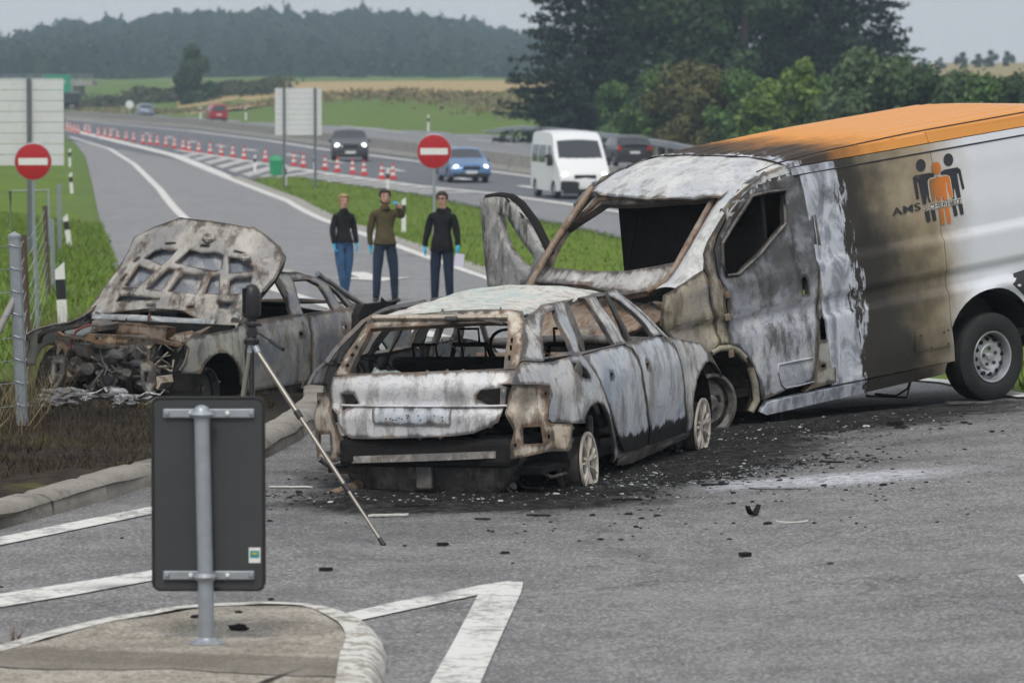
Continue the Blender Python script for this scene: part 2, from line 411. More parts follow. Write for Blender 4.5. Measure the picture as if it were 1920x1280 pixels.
should += [(should[-1][0]+10, should[-1][1]-21)]; should2 += [(should2[-1][0]+12, should2[-1][1]-24)]
tag(sheet('hard_shoulder', should+should2[::-1], M_SHOULD, .02, 4), kind='structure')
wheat = XY([(690, 190), (1010, 194), (1010, 181), (690, 183)])
wheat = [(-38, 470), (12, 470), (16, 700), (-60, 720)]
tag(sheet('stubble_field', wheat, M_WHEAT, .05, 12, zf=zterr), kind='structure')
rf = [(50, 480), (200, 480), (330, 1000), (90, 1000)]
tag(sheet('far_field', rf, grassmat('far stubble', ((.30, .25, .12), (.35, .28, .13), (.2, .2, .08))), .05, 12, zf=zterr), kind='structure')
def line(pts, wd, mat=None, off=.018, name='road_marking', res=.5):
    """stripe of paint along a plan polyline"""
    a = [Vector(p) for p in pts]; L = []; Rr = []
    for i, p in enumerate(a):
        t = (a[min(i+1, len(a)-1)]-a[max(i-1, 0)]).normalized(); nn = Vector((-t.y, t.x))
        wi = wd[i] if isinstance(wd, (list, tuple)) else wd
        L.append(tuple(p+nn*wi/2)); Rr.append(tuple(p-nn*wi/2))
    return tag(sheet(name, L+Rr[::-1], mat or M_PAINT, off, res), kind='structure')
def quadpx(pts, mat=None, off=.008, res=.4): return tag(sheet('road_marking', XY(pts), mat or M_PAINT, off, res), kind='structure')
quadpx([(-60, 1020), (278, 952), (400, 931), (480, 917), (482, 924), (400, 942), (278, 966), (-60, 1036)])
quadpx([(-60, 1124), (150, 1092), (290, 1070), (330, 1064), (330, 1080), (290, 1089), (150, 1115), (-60, 1150)])
quadpx([(560, 1172), (740, 1130), (900, 1099), (948, 1091), (981, 1093), (977, 1112), (930, 1215), (893, 1300), (796, 1300), (850, 1205), (896, 1117), (760, 1146), (640, 1172)])
quadpx([(1908, 1080), (1945, 1072), (1945, 1112), (1920, 1098)])
line(XY([(131, 257), (204, 279), (251, 308), (299, 355), (350, 413), (430, 476), (520, 545)])+[(-.9, 52)], .30, M_PAINTF, res=2)
line(XY([(128, 243), (328, 292), (426, 332), (547, 379), (612, 414), (760, 467), (920, 524)])+[(.6, 61), (1.6, 50)] + XY([(1490, 696), (1640, 707), (1780, 718), (1925, 746)]) + [(6.4, 33.0)], [.9, .75, .6, .5, .4, .32, .25, .2, .2, .2, .2, .2, .2, .2], M_PAINTF, res=2)
line(XY([(124, 224), (355, 246), (500, 264), (616, 282), (694, 292), (1009, 334), (1150, 360)])+[(19, 117)], .5, M_PAINTF, off=.026, res=4)
line(XY([(330, 282), (470, 304), (620, 327), (780, 349), (917, 363), (1060, 383), (1200, 404)])+[(13.5, 98)], .45, M_PAINTF, off=.03, res=4)
for px, py in ((164, 235), (211, 243), (277, 251), (317, 258), (361, 266), (414, 274), (470, 282), (547, 292), (629, 304), (738, 319), (860, 335), (1000, 353), (1150, 376)):
    a = gp(px, py); dxy = Vector((-.17, 1)).normalized(); ln = 3.2
    line([(a.x-dxy.x*ln, a.y-dxy.y*ln), (a.x+dxy.x*ln, a.y+dxy.y*ln)], .42, M_PAINTF, off=.026, res=4)
line(XY([(440, 332), (556, 375), (622, 409), (772, 461), (934, 518)]), [.5, .5, .5, .45, .45], M_KERB2, off=.03, res=2, name='gutter')
# hatched gore: slanting bars between ramp line and motorway line
gA = XY([(340, 292), (400, 311), (470, 333), (560, 333), (640, 345), (720, 355), (800, 366)]); gB = XY([(352, 287), (430, 299), (520, 313), (620, 328), (700, 339), (780, 350), (900, 363)])
def pl(P, t):
    t = min(max(t, 0), .9999)*(len(P)-1); i = int(t); k = t-i; return Vector(P[i]).lerp(Vector(P[i+1]), k)
for k in range(17):
    t = k/17; a = pl(gA, t); b = pl(gB, min(1, t+.02)); a2 = pl(gA, t+.034); b2 = pl(gB, t+.052)
    tag(sheet('road_marking', [tuple(a), tuple(b), tuple(b2), tuple(a2)], M_HATCH, .022, 3), kind='structure')
for px0, px1, py in ((640, 760, 236), (880, 960, 262), (1000, 1060, 274)):
    line(XY([(px0, py), (px1, py+(px1-px0)*.11)]), .35, M_PAINTF, off=.026, res=6)
# direction arrow on the ramp
ar = gp(690, 520)
A_ = [(-.22, -2.6), (.22, -2.6), (.22, .6), (.75, .6), (0, 2.6), (-.75, .6), (-.22, .6)]
ca, sa = math.cos(R_(188)), math.sin(R_(188))
tag(sheet('road_marking', [(ar.x+ca*x-sa*y, ar.y+sa*x+ca*y) for x, y in A_], M_PAINTF, .02, 2), kind='structure')

# kerb stones along the scorched bed
def conc(name, c0, c1, dark=.5):
    n = NT(name); P = n.pos(); a = n.noise(P, 3, 5, .65); b = n.noise(P, 40, 4, .7)
    c = n.mix(n.ramp(a, .3, .7), c0, c1); c = n.mix(n.math('MULTIPLY', n.ramp(b, .55, .7), .5), c, tuple(k*.4 for k in c0))
    c = n.mix(n.math('MULTIPLY', n.ramp(n.noise(P, 1.5, 6, .75), .52, .68), dark), c, (.06, .055, .048))
    n.bump(n.math('ADD', b, a), .5, .015); return n.done(c, .9, 0, .2)
M_KERB = conc('kerb stone', (.22, .205, .18), (.33, .31, .275), .65)
M_CONC = conc('island concrete', (.30, .275, .235), (.38, .35, .30), .35)
M_BARR = conc('barrier concrete', (.26, .25, .225), (.36, .35, .32), .5)
kl = [Vector(p) for p in ([(-30, 22.45), (-12, 23.15), (-5.5, 24.55)]+KERB+[(-1.85, 40.4)])]
def walk(pl_, step):
    out = []; acc = 0
    for i in range(len(pl_)-1):
        a, b = pl_[i], pl_[i+1]; L = (b-a).length; s = acc
        while s < L: out.append(a.lerp(b, s/L)); s += step
        acc = s-L
    return out
kp = [p for p in walk(kl, .1)]
kerb = tag(empty('kerb', (0, 0, 0)), kind='structure')
# smooth the walk, then one stone per metre
kp = [sum((kp[min(max(i+k, 0), len(kp)-1)] for k in range(-6, 7)), Vector((0, 0)))/13 for i in range(len(kp))]
PROF = [(-.02, -.15), (0, .02), (.012, .085), (.045, .125), (.09, .14), (.22, .14), (.24, .125), (.25, -.1)]
i0 = 0
while i0 < len(kp)-10:
    seg = kp[i0:i0+11]; j = rnd.uniform(-.008, .008); j2 = rnd.uniform(-.006, .006)
    if seg[0].x < -9: i0 += 10; continue
    V = []; 
    for k, p in enumerate(seg):
        t = (kp[min(i0+k+1, len(kp)-1)]-kp[max(i0+k-1, 0)]).normalized(); nn = Vector((-t.y, t.x))
        q = p + t*(.018 if k == 0 else (-.018 if k == 10 else 0))
        e = .02 if k in (0, 9) else 0
        for d, h in PROF:
            hh = h+j2 - (.012 if k in (0, 10) and h > .1 else 0)+.006*mnoise.noise((q.x*9, q.y*9, h*9))
            V.append((q.x+nn.x*(d+j), q.y+nn.y*(d+j), zg(q.x, q.y)+hh))
    m = len(PROF); Fc = [(a*m+b, a*m+b+1, (a+1)*m+b+1, (a+1)*m+b) for a in range(len(seg)-1) for b in range(m-1)]
    Fc += [tuple(range(m)), tuple((len(seg)-1)*m+b for b in range(m-1, -1, -1))]
    st = MB().add(V, Fc).build('kerb_stone', M_KERB, kerb, auto=40)
    i0 += 10
# traffic island in the foreground
ti = XY([(-120, 1285), (0, 1246), (130, 1211), (300, 1180), (420, 1171), (560, 1169), (640, 1178), (697, 1202), (723, 1228), (727, 1250), (712, 1290)]) + [(-.5, 15), (-1.2, 12), (-4.5, 12), (-5.5, 16)]
ti = chaikin(ti, 2)
isl = tag(empty('traffic_island', (0, 0, 0)), kind='structure')
cen = Vector((sum(p[0] for p in ti)/len(ti), sum(p[1] for p in ti)/len(ti)))
def inset(P, d):
    a = [Vector(p) for p in P]; out = []; n = len(a)
    ar_ = sum(a[i].x*a[(i+1) % n].y-a[(i+1) % n].x*a[i].y for i in range(n)); sg = 1 if ar_ > 0 else -1
    for i in range(n):
        t = (a[(i+1) % n]-a[i-1]).normalized(); out.append(a[i]+Vector((-t.y, t.x))*sg*d)
    return [tuple(p) for p in out]
def zi(x, y): return zg(x, y)+.125+.012*mnoise.noise((x*2, y*2, 5))+.004*mnoise.noise((x*14, y*14, 2))
rings = [(0, -.05), (0, .02), (.02, .08), (.05, .115), (.09, .13), (.20, .133)]
V = []; N = len(ti)
for d, h in rings:
    for p in inset(ti, d): V.append((p[0], p[1], zg(*p)+h+.006*mnoise.noise((p[0]*6, p[1]*6, h*20))))
Fc = [(a*N+b, a*N+(b+1) % N, (a+1)*N+(b+1) % N, (a+1)*N+b) for a in range(len(rings)-1) for b in range(N)]
nk = NT('white kerb paint'); P = nk.pos(); g = nk.noise(P, 9, 6, .72); z_ = nk.sep(P)[2]
xx = nk.sep(P)[0]
wearf = nk.math('MULTIPLY', nk.ramp(g, .46, .58), nk.ramp(nk.noise(P, 1.3, 3), .30, .52))
ck = nk.mix(wearf, (.60, .59, .55), (.27, .245, .20)); ck = nk.mix(nk.math('MULTIPLY', nk.ramp(nk.noise(P, 3, 5, .7), .5, .7), .55), ck, (.2, .17, .13))
nk.bump(g, .4, .02)
MB().add(V, Fc).build('kerb_edge', nk.done(ck, .75), isl, auto=50)
ncs = NT('cracked island concrete'); P = ncs.pos(); a_ = ncs.noise(P, 2.5, 5, .65); b_ = ncs.noise(P, 60, 3, .75)
vo = ncs.vor(P, 70, 'Color')
cc = ncs.mix(ncs.ramp(a_, .35, .65), (.24, .215, .175), (.42, .385, .325)); cc = ncs.mix(ncs.math('MULTIPLY', ncs.ramp(b_, .48, .66), .6), cc, (.12, .11, .09))
cc = ncs.mix(ncs.math('MULTIPLY', ncs.ramp(ncs.sep(vo)[0], .75, .95), .5), cc, (.55, .52, .46)); cc = ncs.mix(ncs.math('MULTIPLY', ncs.ramp(ncs.sep(vo)[0], .25, .08), .6), cc, (.10, .09, .075))
cc = ncs.mix(ncs.math('MULTIPLY', ncs.ramp(ncs.noise(P, 5.5, 5, .7), .55, .68), .5), cc, (.15, .13, .10))
ox, oy, _ = ncs.sep(P)
yy = ncs.math('ADD', oy, ncs.math('MULTIPLY', ox, .16)); yy = ncs.math('ADD', yy, ncs.math('MULTIPLY', ncs.math('SUBTRACT', ncs.noise(P, 1.5, 3), .5), .35))
band = ncs.math('MULTIPLY', ncs.ramp(yy, 18.35, 18.45), ncs.ramp(yy, 19.0, 18.9))
cc = ncs.mix(ncs.math('MULTIPLY', band, .6), cc, (.13, .115, .095))
crk = ncs.math('ABSOLUTE', ncs.math('SUBTRACT', yy, 18.38)); cc = ncs.mix(ncs.ramp(crk, .03, .008), cc, (.03, .027, .022))
ang = ncs.math('ABSOLUTE', ncs.math('ADD', ncs.math('MULTIPLY', ncs.math('SUBTRACT', ox, -1.02), 1.0), ncs.math('MULTIPLY', ncs.math('SUBTRACT', oy, 18.6), -.30)))
ang = ncs.math('ADD', ang, ncs.math('MULTIPLY', ncs.math('SUBTRACT', ncs.noise(P, 3, 4), .5), .08))
cc = ncs.mix(ncs.math('MULTIPLY', ncs.ramp(ang, .035, .012), ncs.ramp(oy, 18.9, 18.4)), cc, (.03, .027, .022))
ncs.bump(ncs.math('ADD', b_, ncs.math('MULTIPLY', ncs.sep(vo)[0], .6)), .6, .008)
top = inset(ti, .185)
sheet('island_top', top, ncs.done(cc, .9, 0, .2), 0, .12, isl, zf=zi)
# ================================================================ burnt vehicles: shared tools
class Veh:
    def __init__(s, name, label, cat, pos, ypr, scale=1, group=None):
        yaw, pit, rol = [R_(k) for k in ypr]
        s.e = empty(name, pos, (rol, pit, yaw), scale); tag(s.e, label, cat, group)
        s.M = Matrix.LocRotScale(Vector(pos), Euler((rol, pit, yaw)), Vector((scale,)*3)); s.I = s.M.inverted()
        s.o = s.I @ EYE; s.R3 = s.I.to_3x3()
    def hit(s, px, py, surf):
        """place of a photo point on one of the vehicle's own surfaces: returns the two surface coordinates"""
        d = s.R3 @ ray(px, py); ax, fn, (i, j), g = surf; v = g
        for _ in range(25):
            t = (v-s.o[ax])/d[ax]; p = s.o+d*t; v = v*.4+.6*fn(p[i], p[j])
        return (p[i], p[j])
    def poly(s, pts, surf): return [s.hit(x, y, surf) for x, y in pts]
    def px(s, p):
        q = s.M @ Vector(p) - EYE; z = q.dot(FW); return (960+F_PX*q.x/z, 640-F_PX*q.dot(UP)/z)
def surf3(surf, a, b, off=0):
    ax, fn, (i, j), g = surf; p = [0, 0, 0]; p[i] = a; p[j] = b; p[ax] = fn(a, b)+off; return Vector(p)
def panel(v, name, surf, outer, holes=(), mat=None, thick=.012, res=.05, dent=.004, off=0, parent=None, out=None, rim=None, seed=0, dentf=None):
    """sheet-metal panel lying on a vehicle surface, with thickness; coordinates are surface coordinates"""
    P, T = mesh2d(outer, holes, res); ax, fn, ij, g = surf
    V = []
    sg = out if out is not None else (1 if g > 0 else -1)
    for a, b in P:
        q = surf3(surf, a, b, off)
        n_ = dent*(mnoise.noise(q*5+Vector((seed, 0, 0)))+.5*mnoise.noise(q*13+Vector((0, seed, 0))))
        if dentf: n_ += dentf(q)
        q[ax] += n_; V.append(q)
    # orient outward
    Fs = []
    for t in T:
        nn = (V[t[1]]-V[t[0]]).cross(V[t[2]]-V[t[0]]); Fs.append(t if nn[ax]*sg > 0 else t[::-1])
    o = obj(name, V, Fs, mat, parent or v.e, True)
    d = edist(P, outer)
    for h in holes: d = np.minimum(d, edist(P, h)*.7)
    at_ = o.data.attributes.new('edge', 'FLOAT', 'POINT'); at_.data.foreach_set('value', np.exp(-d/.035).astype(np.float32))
    if thick:
        m = o.modifiers.new('thickness', 'SOLIDIFY'); m.thickness = thick; m.offset = -1; m.use_rim = True; m.use_even_offset = False
        m = o.modifiers.new('crisp', 'EDGE_SPLIT'); m.split_angle = R_(40)
    return o
def lerpk(kn, z):
    if z <= kn[0][0]: return kn[0][1]
    for i in range(len(kn)-1):
        if z <= kn[i+1][0]:
            t = (z-kn[i][0])/(kn[i+1][0]-kn[i][0]); t = t*t*(3-2*t)*.5+t*.5; return kn[i][1]+(kn[i+1][1]-kn[i][1])*t
    return kn[-1][1]
def mir(s): # the same surface on the other side
    ax, fn, ij, g = s; return (ax, lambda a, b: -fn(a, b), ij, -g)

# burnt sheet metal: ash-grey scale, blue-grey heat tint, rust, soot
def burnt(name, ash=(.58, .58, .57), blue=(.23, .26, .31), rust=(.23, .15, .09), soot=(.022, .02, .019), kb=.6, kr=.35, ks=.45, sc=2.2, cream=(.46, .42, .33), kc=.35, low=None, seed=0.0, white=.4, edge=.8, high=None):
    sc *= .72
    n = NT(name); O = n.node('ShaderNodeVectorMath', 0, {0: n.obj(), 1: (seed, seed*.7, seed*.3)}, operation='ADD')
    wv = n.noise(O, sc*.9, 1, .5, out=1)
    Wp = n.node('ShaderNodeVectorMath', 0, {0: O, 1: n.node('ShaderNodeVectorMath', 0, {0: wv, 1: (.6, .6, .6)}, operation='MULTIPLY')}, operation='ADD')
    a = n.noise(Wp, sc, 4, .55); b = n.noise(Wp, sc*2.3, 4, .6); c = n.noise(n.scale(O, (1.7, 1.7, .5)), sc*2.4, 5, .68); f = n.noise(O, 30, 3, .75)
    col = n.mix(n.math('MULTIPLY', n.ramp(a, .40, .62), kb), ash, blue)
    col = n.mix(n.math('MULTIPLY', n.ramp(n.math('SUBTRACT', b, n.math('MULTIPLY', a, .3)), .27, .50), kc), col, cream)
    col = n.mix(n.math('MULTIPLY', n.ramp(c, .47, .68), kr), col, rust)
    # contour-like edges of burnt-off paint layers
    sw = n.ramp(n.math('ABSOLUTE', n.math('SUBTRACT', n.math('FRACT', n.math('MULTIPLY', a, 11.0)), .5)), .13, .0)
    col = n.mix(n.math('MULTIPLY', sw, .28), col, tuple(k*.35 for k in blue))
    col = n.mix(n.math('MULTIPLY', n.ramp(n.math('ADD', b, n.math('MULTIPLY', f, .22)), .60, .80), white*.8), col, (.70, .70, .70))
    col = n.mix(n.math('MULTIPLY', n.ramp(n.math('ADD', n.math('MULTIPLY_ADD', a, -.35, c), n.math('MULTIPLY', f, .16)), .38, .58), ks), col, soot)
    col = n.mix(n.math('MULTIPLY', n.ramp(f, .60, .72), .3), col, tuple(k*.2 for k in ash))
    if edge: # soot and rust, plus painted occlusion shade, along panel edges and openings
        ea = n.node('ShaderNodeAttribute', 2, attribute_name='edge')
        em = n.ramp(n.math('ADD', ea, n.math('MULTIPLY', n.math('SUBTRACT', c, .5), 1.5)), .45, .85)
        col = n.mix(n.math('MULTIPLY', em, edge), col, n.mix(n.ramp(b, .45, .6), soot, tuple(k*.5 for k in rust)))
    if high: # smoke blackening above a ragged level
        zh = n.math('ADD', n.sep(n.obj())[2], n.math('MULTIPLY', n.math('SUBTRACT', n.noise(O, 2.6, 4, .65), .5), .35))
        col = n.mix(n.math('MULTIPLY', n.ramp(zh, high-.06, high+.10), n.math('MULTIPLY_ADD', n.ramp(b, .35, .6), .5, .38)), col, (.035, .034, .033))
    if low: # unburnt dark rim of paint left near the sill, with a ragged upper edge
        z = n.sep(n.obj())[2]; rag = n.math('MULTIPLY', n.math('SUBTRACT', n.noise(n.scale(O, (9, 9, 1.5)), 1, 4, .7), .5), .22)
        col = n.mix(n.ramp(n.math('ADD', z, rag), low+.012, low-.012), col, (.018, .018, .019))
    n.bump(n.math('ADD', n.math('MULTIPLY', b, .7), n.math('MULTIPLY', f, .5)), .4, .012)
    return n.done(col, n.math('MULTIPLY_ADD', f, .3, .38), .12, .4)
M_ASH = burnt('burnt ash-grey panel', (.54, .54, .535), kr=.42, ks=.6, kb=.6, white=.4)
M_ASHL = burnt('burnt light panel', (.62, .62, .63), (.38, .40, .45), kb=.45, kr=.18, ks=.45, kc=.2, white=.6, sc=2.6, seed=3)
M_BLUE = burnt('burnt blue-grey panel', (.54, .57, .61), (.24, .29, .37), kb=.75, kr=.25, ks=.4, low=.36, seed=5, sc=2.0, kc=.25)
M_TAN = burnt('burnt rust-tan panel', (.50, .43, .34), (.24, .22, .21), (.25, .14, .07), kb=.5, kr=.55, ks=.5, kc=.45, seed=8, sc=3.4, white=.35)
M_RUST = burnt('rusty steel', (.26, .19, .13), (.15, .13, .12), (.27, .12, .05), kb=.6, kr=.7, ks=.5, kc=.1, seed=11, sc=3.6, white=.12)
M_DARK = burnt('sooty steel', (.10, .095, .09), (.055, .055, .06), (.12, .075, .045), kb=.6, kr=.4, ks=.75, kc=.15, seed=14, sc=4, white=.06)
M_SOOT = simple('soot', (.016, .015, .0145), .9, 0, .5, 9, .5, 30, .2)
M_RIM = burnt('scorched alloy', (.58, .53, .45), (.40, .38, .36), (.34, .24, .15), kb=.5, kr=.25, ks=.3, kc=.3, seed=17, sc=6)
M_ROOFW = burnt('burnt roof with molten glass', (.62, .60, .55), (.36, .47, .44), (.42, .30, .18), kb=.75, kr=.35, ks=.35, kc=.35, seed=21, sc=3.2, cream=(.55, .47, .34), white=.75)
def wheel_burnt(v, name, c, side, R=.225, W=.20, mat=None, spokes=7, tilt=(0, 0, 0), dark=False, parent=None):
    """alloy wheel without tyre: barrel, lip, spokes, hub; axis along local y, outer face towards side"""
    w_ = empty(name, c, tilt); w_.parent = v.e; m = mat or M_RIM
    b = MB(); s_ = side
    b.lathe([(R*.80, -s_*W/2), (R, -s_*W/2), (R*1.0, -s_*W*.42), (R*.86, -s_*W*.3), (R*.86, s_*W*.3), (R*.97, s_*W*.40)], 36, axis='y', capend=False)
    b.build('barrel', M_DARK, w_, auto=35); b = MB()
    b.lathe([(R*.97, s_*W*.40), (R*1.0, s_*W*.42), (R*1.0, s_*W/2), (R*.90, s_*W/2), (R*.87, s_*W*.40), (R*.80, s_*W*.28)], 36, axis='y', capend=False)
    b.build('rim', M_DARK if dark else m, w_, auto=35)
    d = MB(); d.lathe([(R*.55, -s_*W*.2), (R*.55, -s_*W*.12), (.02, -s_*W*.12)], 24, axis='y'); d.build('brake_disc', M_RUST, w_, auto=35)
    if dark:
        d = MB(); d.lathe([(R*.84, s_*W*.10), (R*.60, s_*W*.30), (R*.45, s_*W*.22), (.02, s_*W*.24)], 28, axis='y', capend=False); d.build('wheel_disc', M_DARK, w_, auto=35); spokes = 0
    for k in range(spokes):
        a = 2*math.pi*k/spokes+.3; q = MB()
        for da in ((-.13, .13) if not dark else (-.3, .3)):
            p0 = Vector((math.cos(a)*R*.2, s_*W*.33, math.sin(a)*R*.2)); p1 = Vector((math.cos(a+da)*R*.88, s_*W*.40, math.sin(a+da)*R*.88))
            q.tube([p0, p0.lerp(p1, .5)+Vector((0, s_*.012, 0)), p1], [R*.10, R*.075, R*.085], 6, aspect=.6)
        q.build('spoke', M_DARK if dark else m, w_, auto=50)
    h = MB(); h.lathe([(R*.30, s_*W*.20), (R*.30, s_*W*.36), (R*.24, s_*W*.42), (.035, s_*W*.43)], 20, axis='y'); h.build('hub', M_DARK if dark else m, w_, auto=35)
    return w_
def lump(v, name, c, d, mat, n=3, amp=.25, fr=3.0, seed=0):
    bm = bmesh.new(); bmesh.ops.create_icosphere(bm, subdivisions=n, radius=1)
    V = []; Fs = []
    bm.verts.index_update()
    for q in bm.verts:
        p = q.co.copy(); k = 1+amp*(mnoise.noise(p*fr*.5+Vector((seed, 0, 0)))+.6*mnoise.noise(p*fr*1.6+Vector((0, seed, 0)))+.3*mnoise.noise(p*fr*4)); V.append(Vector((p.x*d[0]*k, p.y*d[1]*k, p.z*d[2]*k))+Vector(c))
    Fs = [[q.index for q in f.verts] for f in bm.faces]; bm.free()
    return obj(name, V, Fs, mat, v, False)
# zoomed views of the photograph -> photo pixels
def ZV(x0, y0, k): return lambda pts: [(x0+u/k, y0+t/k) for u, t in pts]
Z2 = ZV(560, 500, 2.2326); Z6 = ZV(580, 560, 3.37); Z7 = ZV(840, 560, 3.368); Z1b = ZV(1180, 580, 4.57); Z2b = ZV(980, 260, 3.555)
Z3b = ZV(1300, 260, 3.555); Z4b = ZV(1620, 180, 4.267); Z5b = ZV(1580, 480, 4.0); Z8b = ZV(1300, 560, 5.0526); Z3 = ZV(900, 180, 1.8824)
Z1c = ZV(60, 400, 4.922); Z2c = ZV(60, 590, 5.333); Z3c = ZV(340, 400, 3.369); Zr = ZV(0, 380, 2.7229)

# ================================================================ burnt estate car
WAG = Veh('burnt_estate_car', 'burnt-out ash-grey estate car without glass, rear towards the camera', 'car', (.183, 29.758, .011), (70.43, -.52, -1.46), .96)
def yw(x, z):
    h = lerpk([(.12, .80), (.22, .86), (.36, .895), (.60, .91), (.80, .905), (.86, .89), (.97, .855), (1.08, .79), (1.36, .615), (1.44, .50)], z)
    if x > 1.2: h *= 1-.10*((x-1.2)/1.0)**2
    if x < -1.4: h *= 1-.085*((-1.4-x)/1.05)**2
    for ax_ in (-1.404, 1.404): # swelling round the arches
        r = math.hypot(x-ax_, z-.33); h += .022*math.exp(-((r-.37)/.07)**2)
    return h
WS = (1, yw, (0, 2), .88); WR = mir(WS)                        # left / right body side
def xr(y, z): # tail
    b = lerpk([(.20, -2.40), (.35, -2.45), (.55, -2.455), (.66, -2.46), (.72, -2.43), (.74, -2.415), (.86, -2.425), (.97, -2.37), (1.36, -2.03), (1.44, -1.95)], z)
    return b + .16*(abs(y)/.85)**2.6
WT = (0, xr, (1, 2), -2.4)
def zr(x, y):
    t = lerpk([(-2.2, 1.345), (-1.6, 1.395), (-.8, 1.43), (-.2, 1.437), (.25, 1.40), (.5, 1.33), (.8, 1.16), (1.1, .99)], x)
    return t - .075*(abs(y)/.6)**2.4
WZ = (2, zr, (0, 1), 1.4)
W = WAG
def both(v, name, surf, outer, holes=(), mat=None, far=True, **k):
    o = panel(v, name, surf, outer, holes, mat, **k)
    if far: panel(v, name, mir(surf), outer, holes, k.get('matfar', mat), **{q: r for q, r in k.items() if q != 'matfar'})
    return o
Pw = lambda pts: W.poly(pts, WR)
rd = Pw(Z2([(1188, 372), (1270, 346), (1356, 328), (1392, 345), (1418, 385), (1440, 480), (1458, 620), (1463, 745), (1420, 765), (1365, 776), (1342, 720), (1312, 620), (1274, 510), (1244, 440), (1208, 390)]))
fd = Pw(Z2([(1364, 325), (1440, 306), (1500, 292), (1528, 294), (1570, 330), (1592, 380), (1606, 440), (1615, 530), (1617, 690), (1595, 702), (1470, 744), (1465, 620), (1446, 480), (1424, 385), (1398, 343)]))
hnd = lambda c: Z2([(c[0]-8, c[1]-18), (c[0]+6, c[1]-14), (c[0]+8, c[1]+6), (c[0]-4, c[1]+10)])
both(W, 'rear_door', WR, rd, [Pw(hnd((1312, 460)))], M_BLUE, res=.045, thick=.03)
both(W, 'front_door', WR, fd, [Pw(hnd((1462, 418)))], M_BLUE, res=.045, thick=.03)
fen = Pw(Z2([(1534, 292), (1580, 298)]) + Z1b([(600, 285), (650, 338), (705, 400), (752, 480), (797, 582), (770, 520), (735, 470), (690, 442), (652, 455), (617, 520), (582, 610), (562, 720), (556, 900), (552, 1030), (492, 1050), (480, 800), (470, 640), (440, 470), (400, 340), (350, 285)]))
both(W, 'front_fender', WR, fen, (), M_ASH, res=.04, thick=.02)
sill = Pw(Z2([(1362, 782), (1420, 772), (1470, 752), (1600, 708), (1644, 690), (1646, 702), (1500, 776), (1395, 822), (1330, 832), (1338, 800)]))
both(W, 'sill', WR, sill, (), M_ASH, res=.06, thick=.06)
lw = [Z2([(1025, 378), (1018, 300), (1020, 235), (1040, 192), (1072, 180), (1108, 268), (1145, 350), (1090, 366)]),
      Z2([(1118, 150), (1160, 128), (1200, 134), (1232, 180), (1282, 258), (1322, 325), (1250, 342), (1180, 355), (1150, 262)]),
      Z2([(1245, 126), (1290, 118), (1340, 140), (1400, 188), (1450, 240), (1487, 290), (1450, 299), (1372, 317), (1340, 268), (1290, 190)])]
frame = Pw(Z7([(484, 130), (492, 250), (470, 390), (600, 395)]) + Z2([(1030, 386), (1100, 374), (1190, 365), (1270, 343), (1360, 323), (1440, 304), (1515, 284), (1528, 288), (1490, 252), (1430, 188), (1350, 116), (1280, 72), (1210, 52), (1130, 58), (1040, 84), (965, 128)]))
frame = [(a, min(b, 1.385)) for a, b in frame]
both(W, 'side_frame', WR, frame, [Pw(h) for h in lw], M_ASH, res=.035, thick=.03, dent=.003)
qtr = Pw(Z7([(470, 398), (600, 402), (660, 396), (760, 366), (838, 344), (862, 368), (905, 426), (955, 506), (1006, 642), (1040, 780), (1062, 900), (1080, 975), (1040, 1040), (1046, 960), (1036, 830), (1018, 740), (988, 672), (948, 652), (902, 682), (872, 742), (866, 786), (790, 786), (660, 780), (632, 762), (640, 662), (654, 600), (640, 548), (560, 541), (412, 538), (434, 455)]))
fuel = Pw(Z7([(785, 402), (830, 410), (880, 450), (902, 500), (880, 505), (835, 490), (800, 450)]))
both(W, 'quarter_panel', WR, qtr, [fuel], M_ASH, res=.04, thick=.02)
fh = MB(); c0 = surf3(WR, *[sum(k)/len(fuel) for k in zip(*fuel)]); fh.lathe([(.085, .0), (.075, -.05), (.03, -.06)], 12, c=tuple(c0+Vector((0, .07, 0))), axis='y'); fh.build('filler_pot', M_DARK, W.e, auto=40)
# tail corners, below and beside the lamps
Pt = lambda pts: W.poly(pts, WT)
cor = Pt(Z7([(405, 545), (560, 545), (632, 552), (636, 660), (628, 765), (650, 788), (788, 792), (780, 940), (760, 962), (640, 962), (540, 985), (400, 1012), (372, 965), (400, 900), (415, 830), (385, 780), (360, 720), (375, 640)]))
ch = [Pt(Z7([(475, 812), (585, 805), (602, 912), (475, 918)])), Pt(Z7([(632, 852), (648, 862), (645, 885), (630, 880)])), Pt(Z7([(418, 912), (436, 915), (434, 936), (416, 934)])), Pt(Z7([(612, 585), (624, 590), (622, 610), (610, 605)]))]
panel(W, 'tail_corner', WT, cor, ch, M_TAN, res=.03, thick=.02, dent=.012)
cor2 = Pt(Z6([(48, 592), (126, 592), (140, 660), (150, 760), (180, 850), (262, 962), (215, 1000), (172, 1032), (58, 1032), (46, 960), (30, 740)]))
ch2 = [Pt(Z6([(62, 858), (128, 855), (135, 962), (62, 960)])), Pt(Z6([(50, 645), (62, 645), (60, 668), (50, 665)])), Pt(Z6([(182, 980), (204, 978), (208, 1002), (188, 1006)]))]
panel(W, 'tail_corner', WT, cor2, ch2, M_TAN, res=.03, thick=.02, dent=.012)
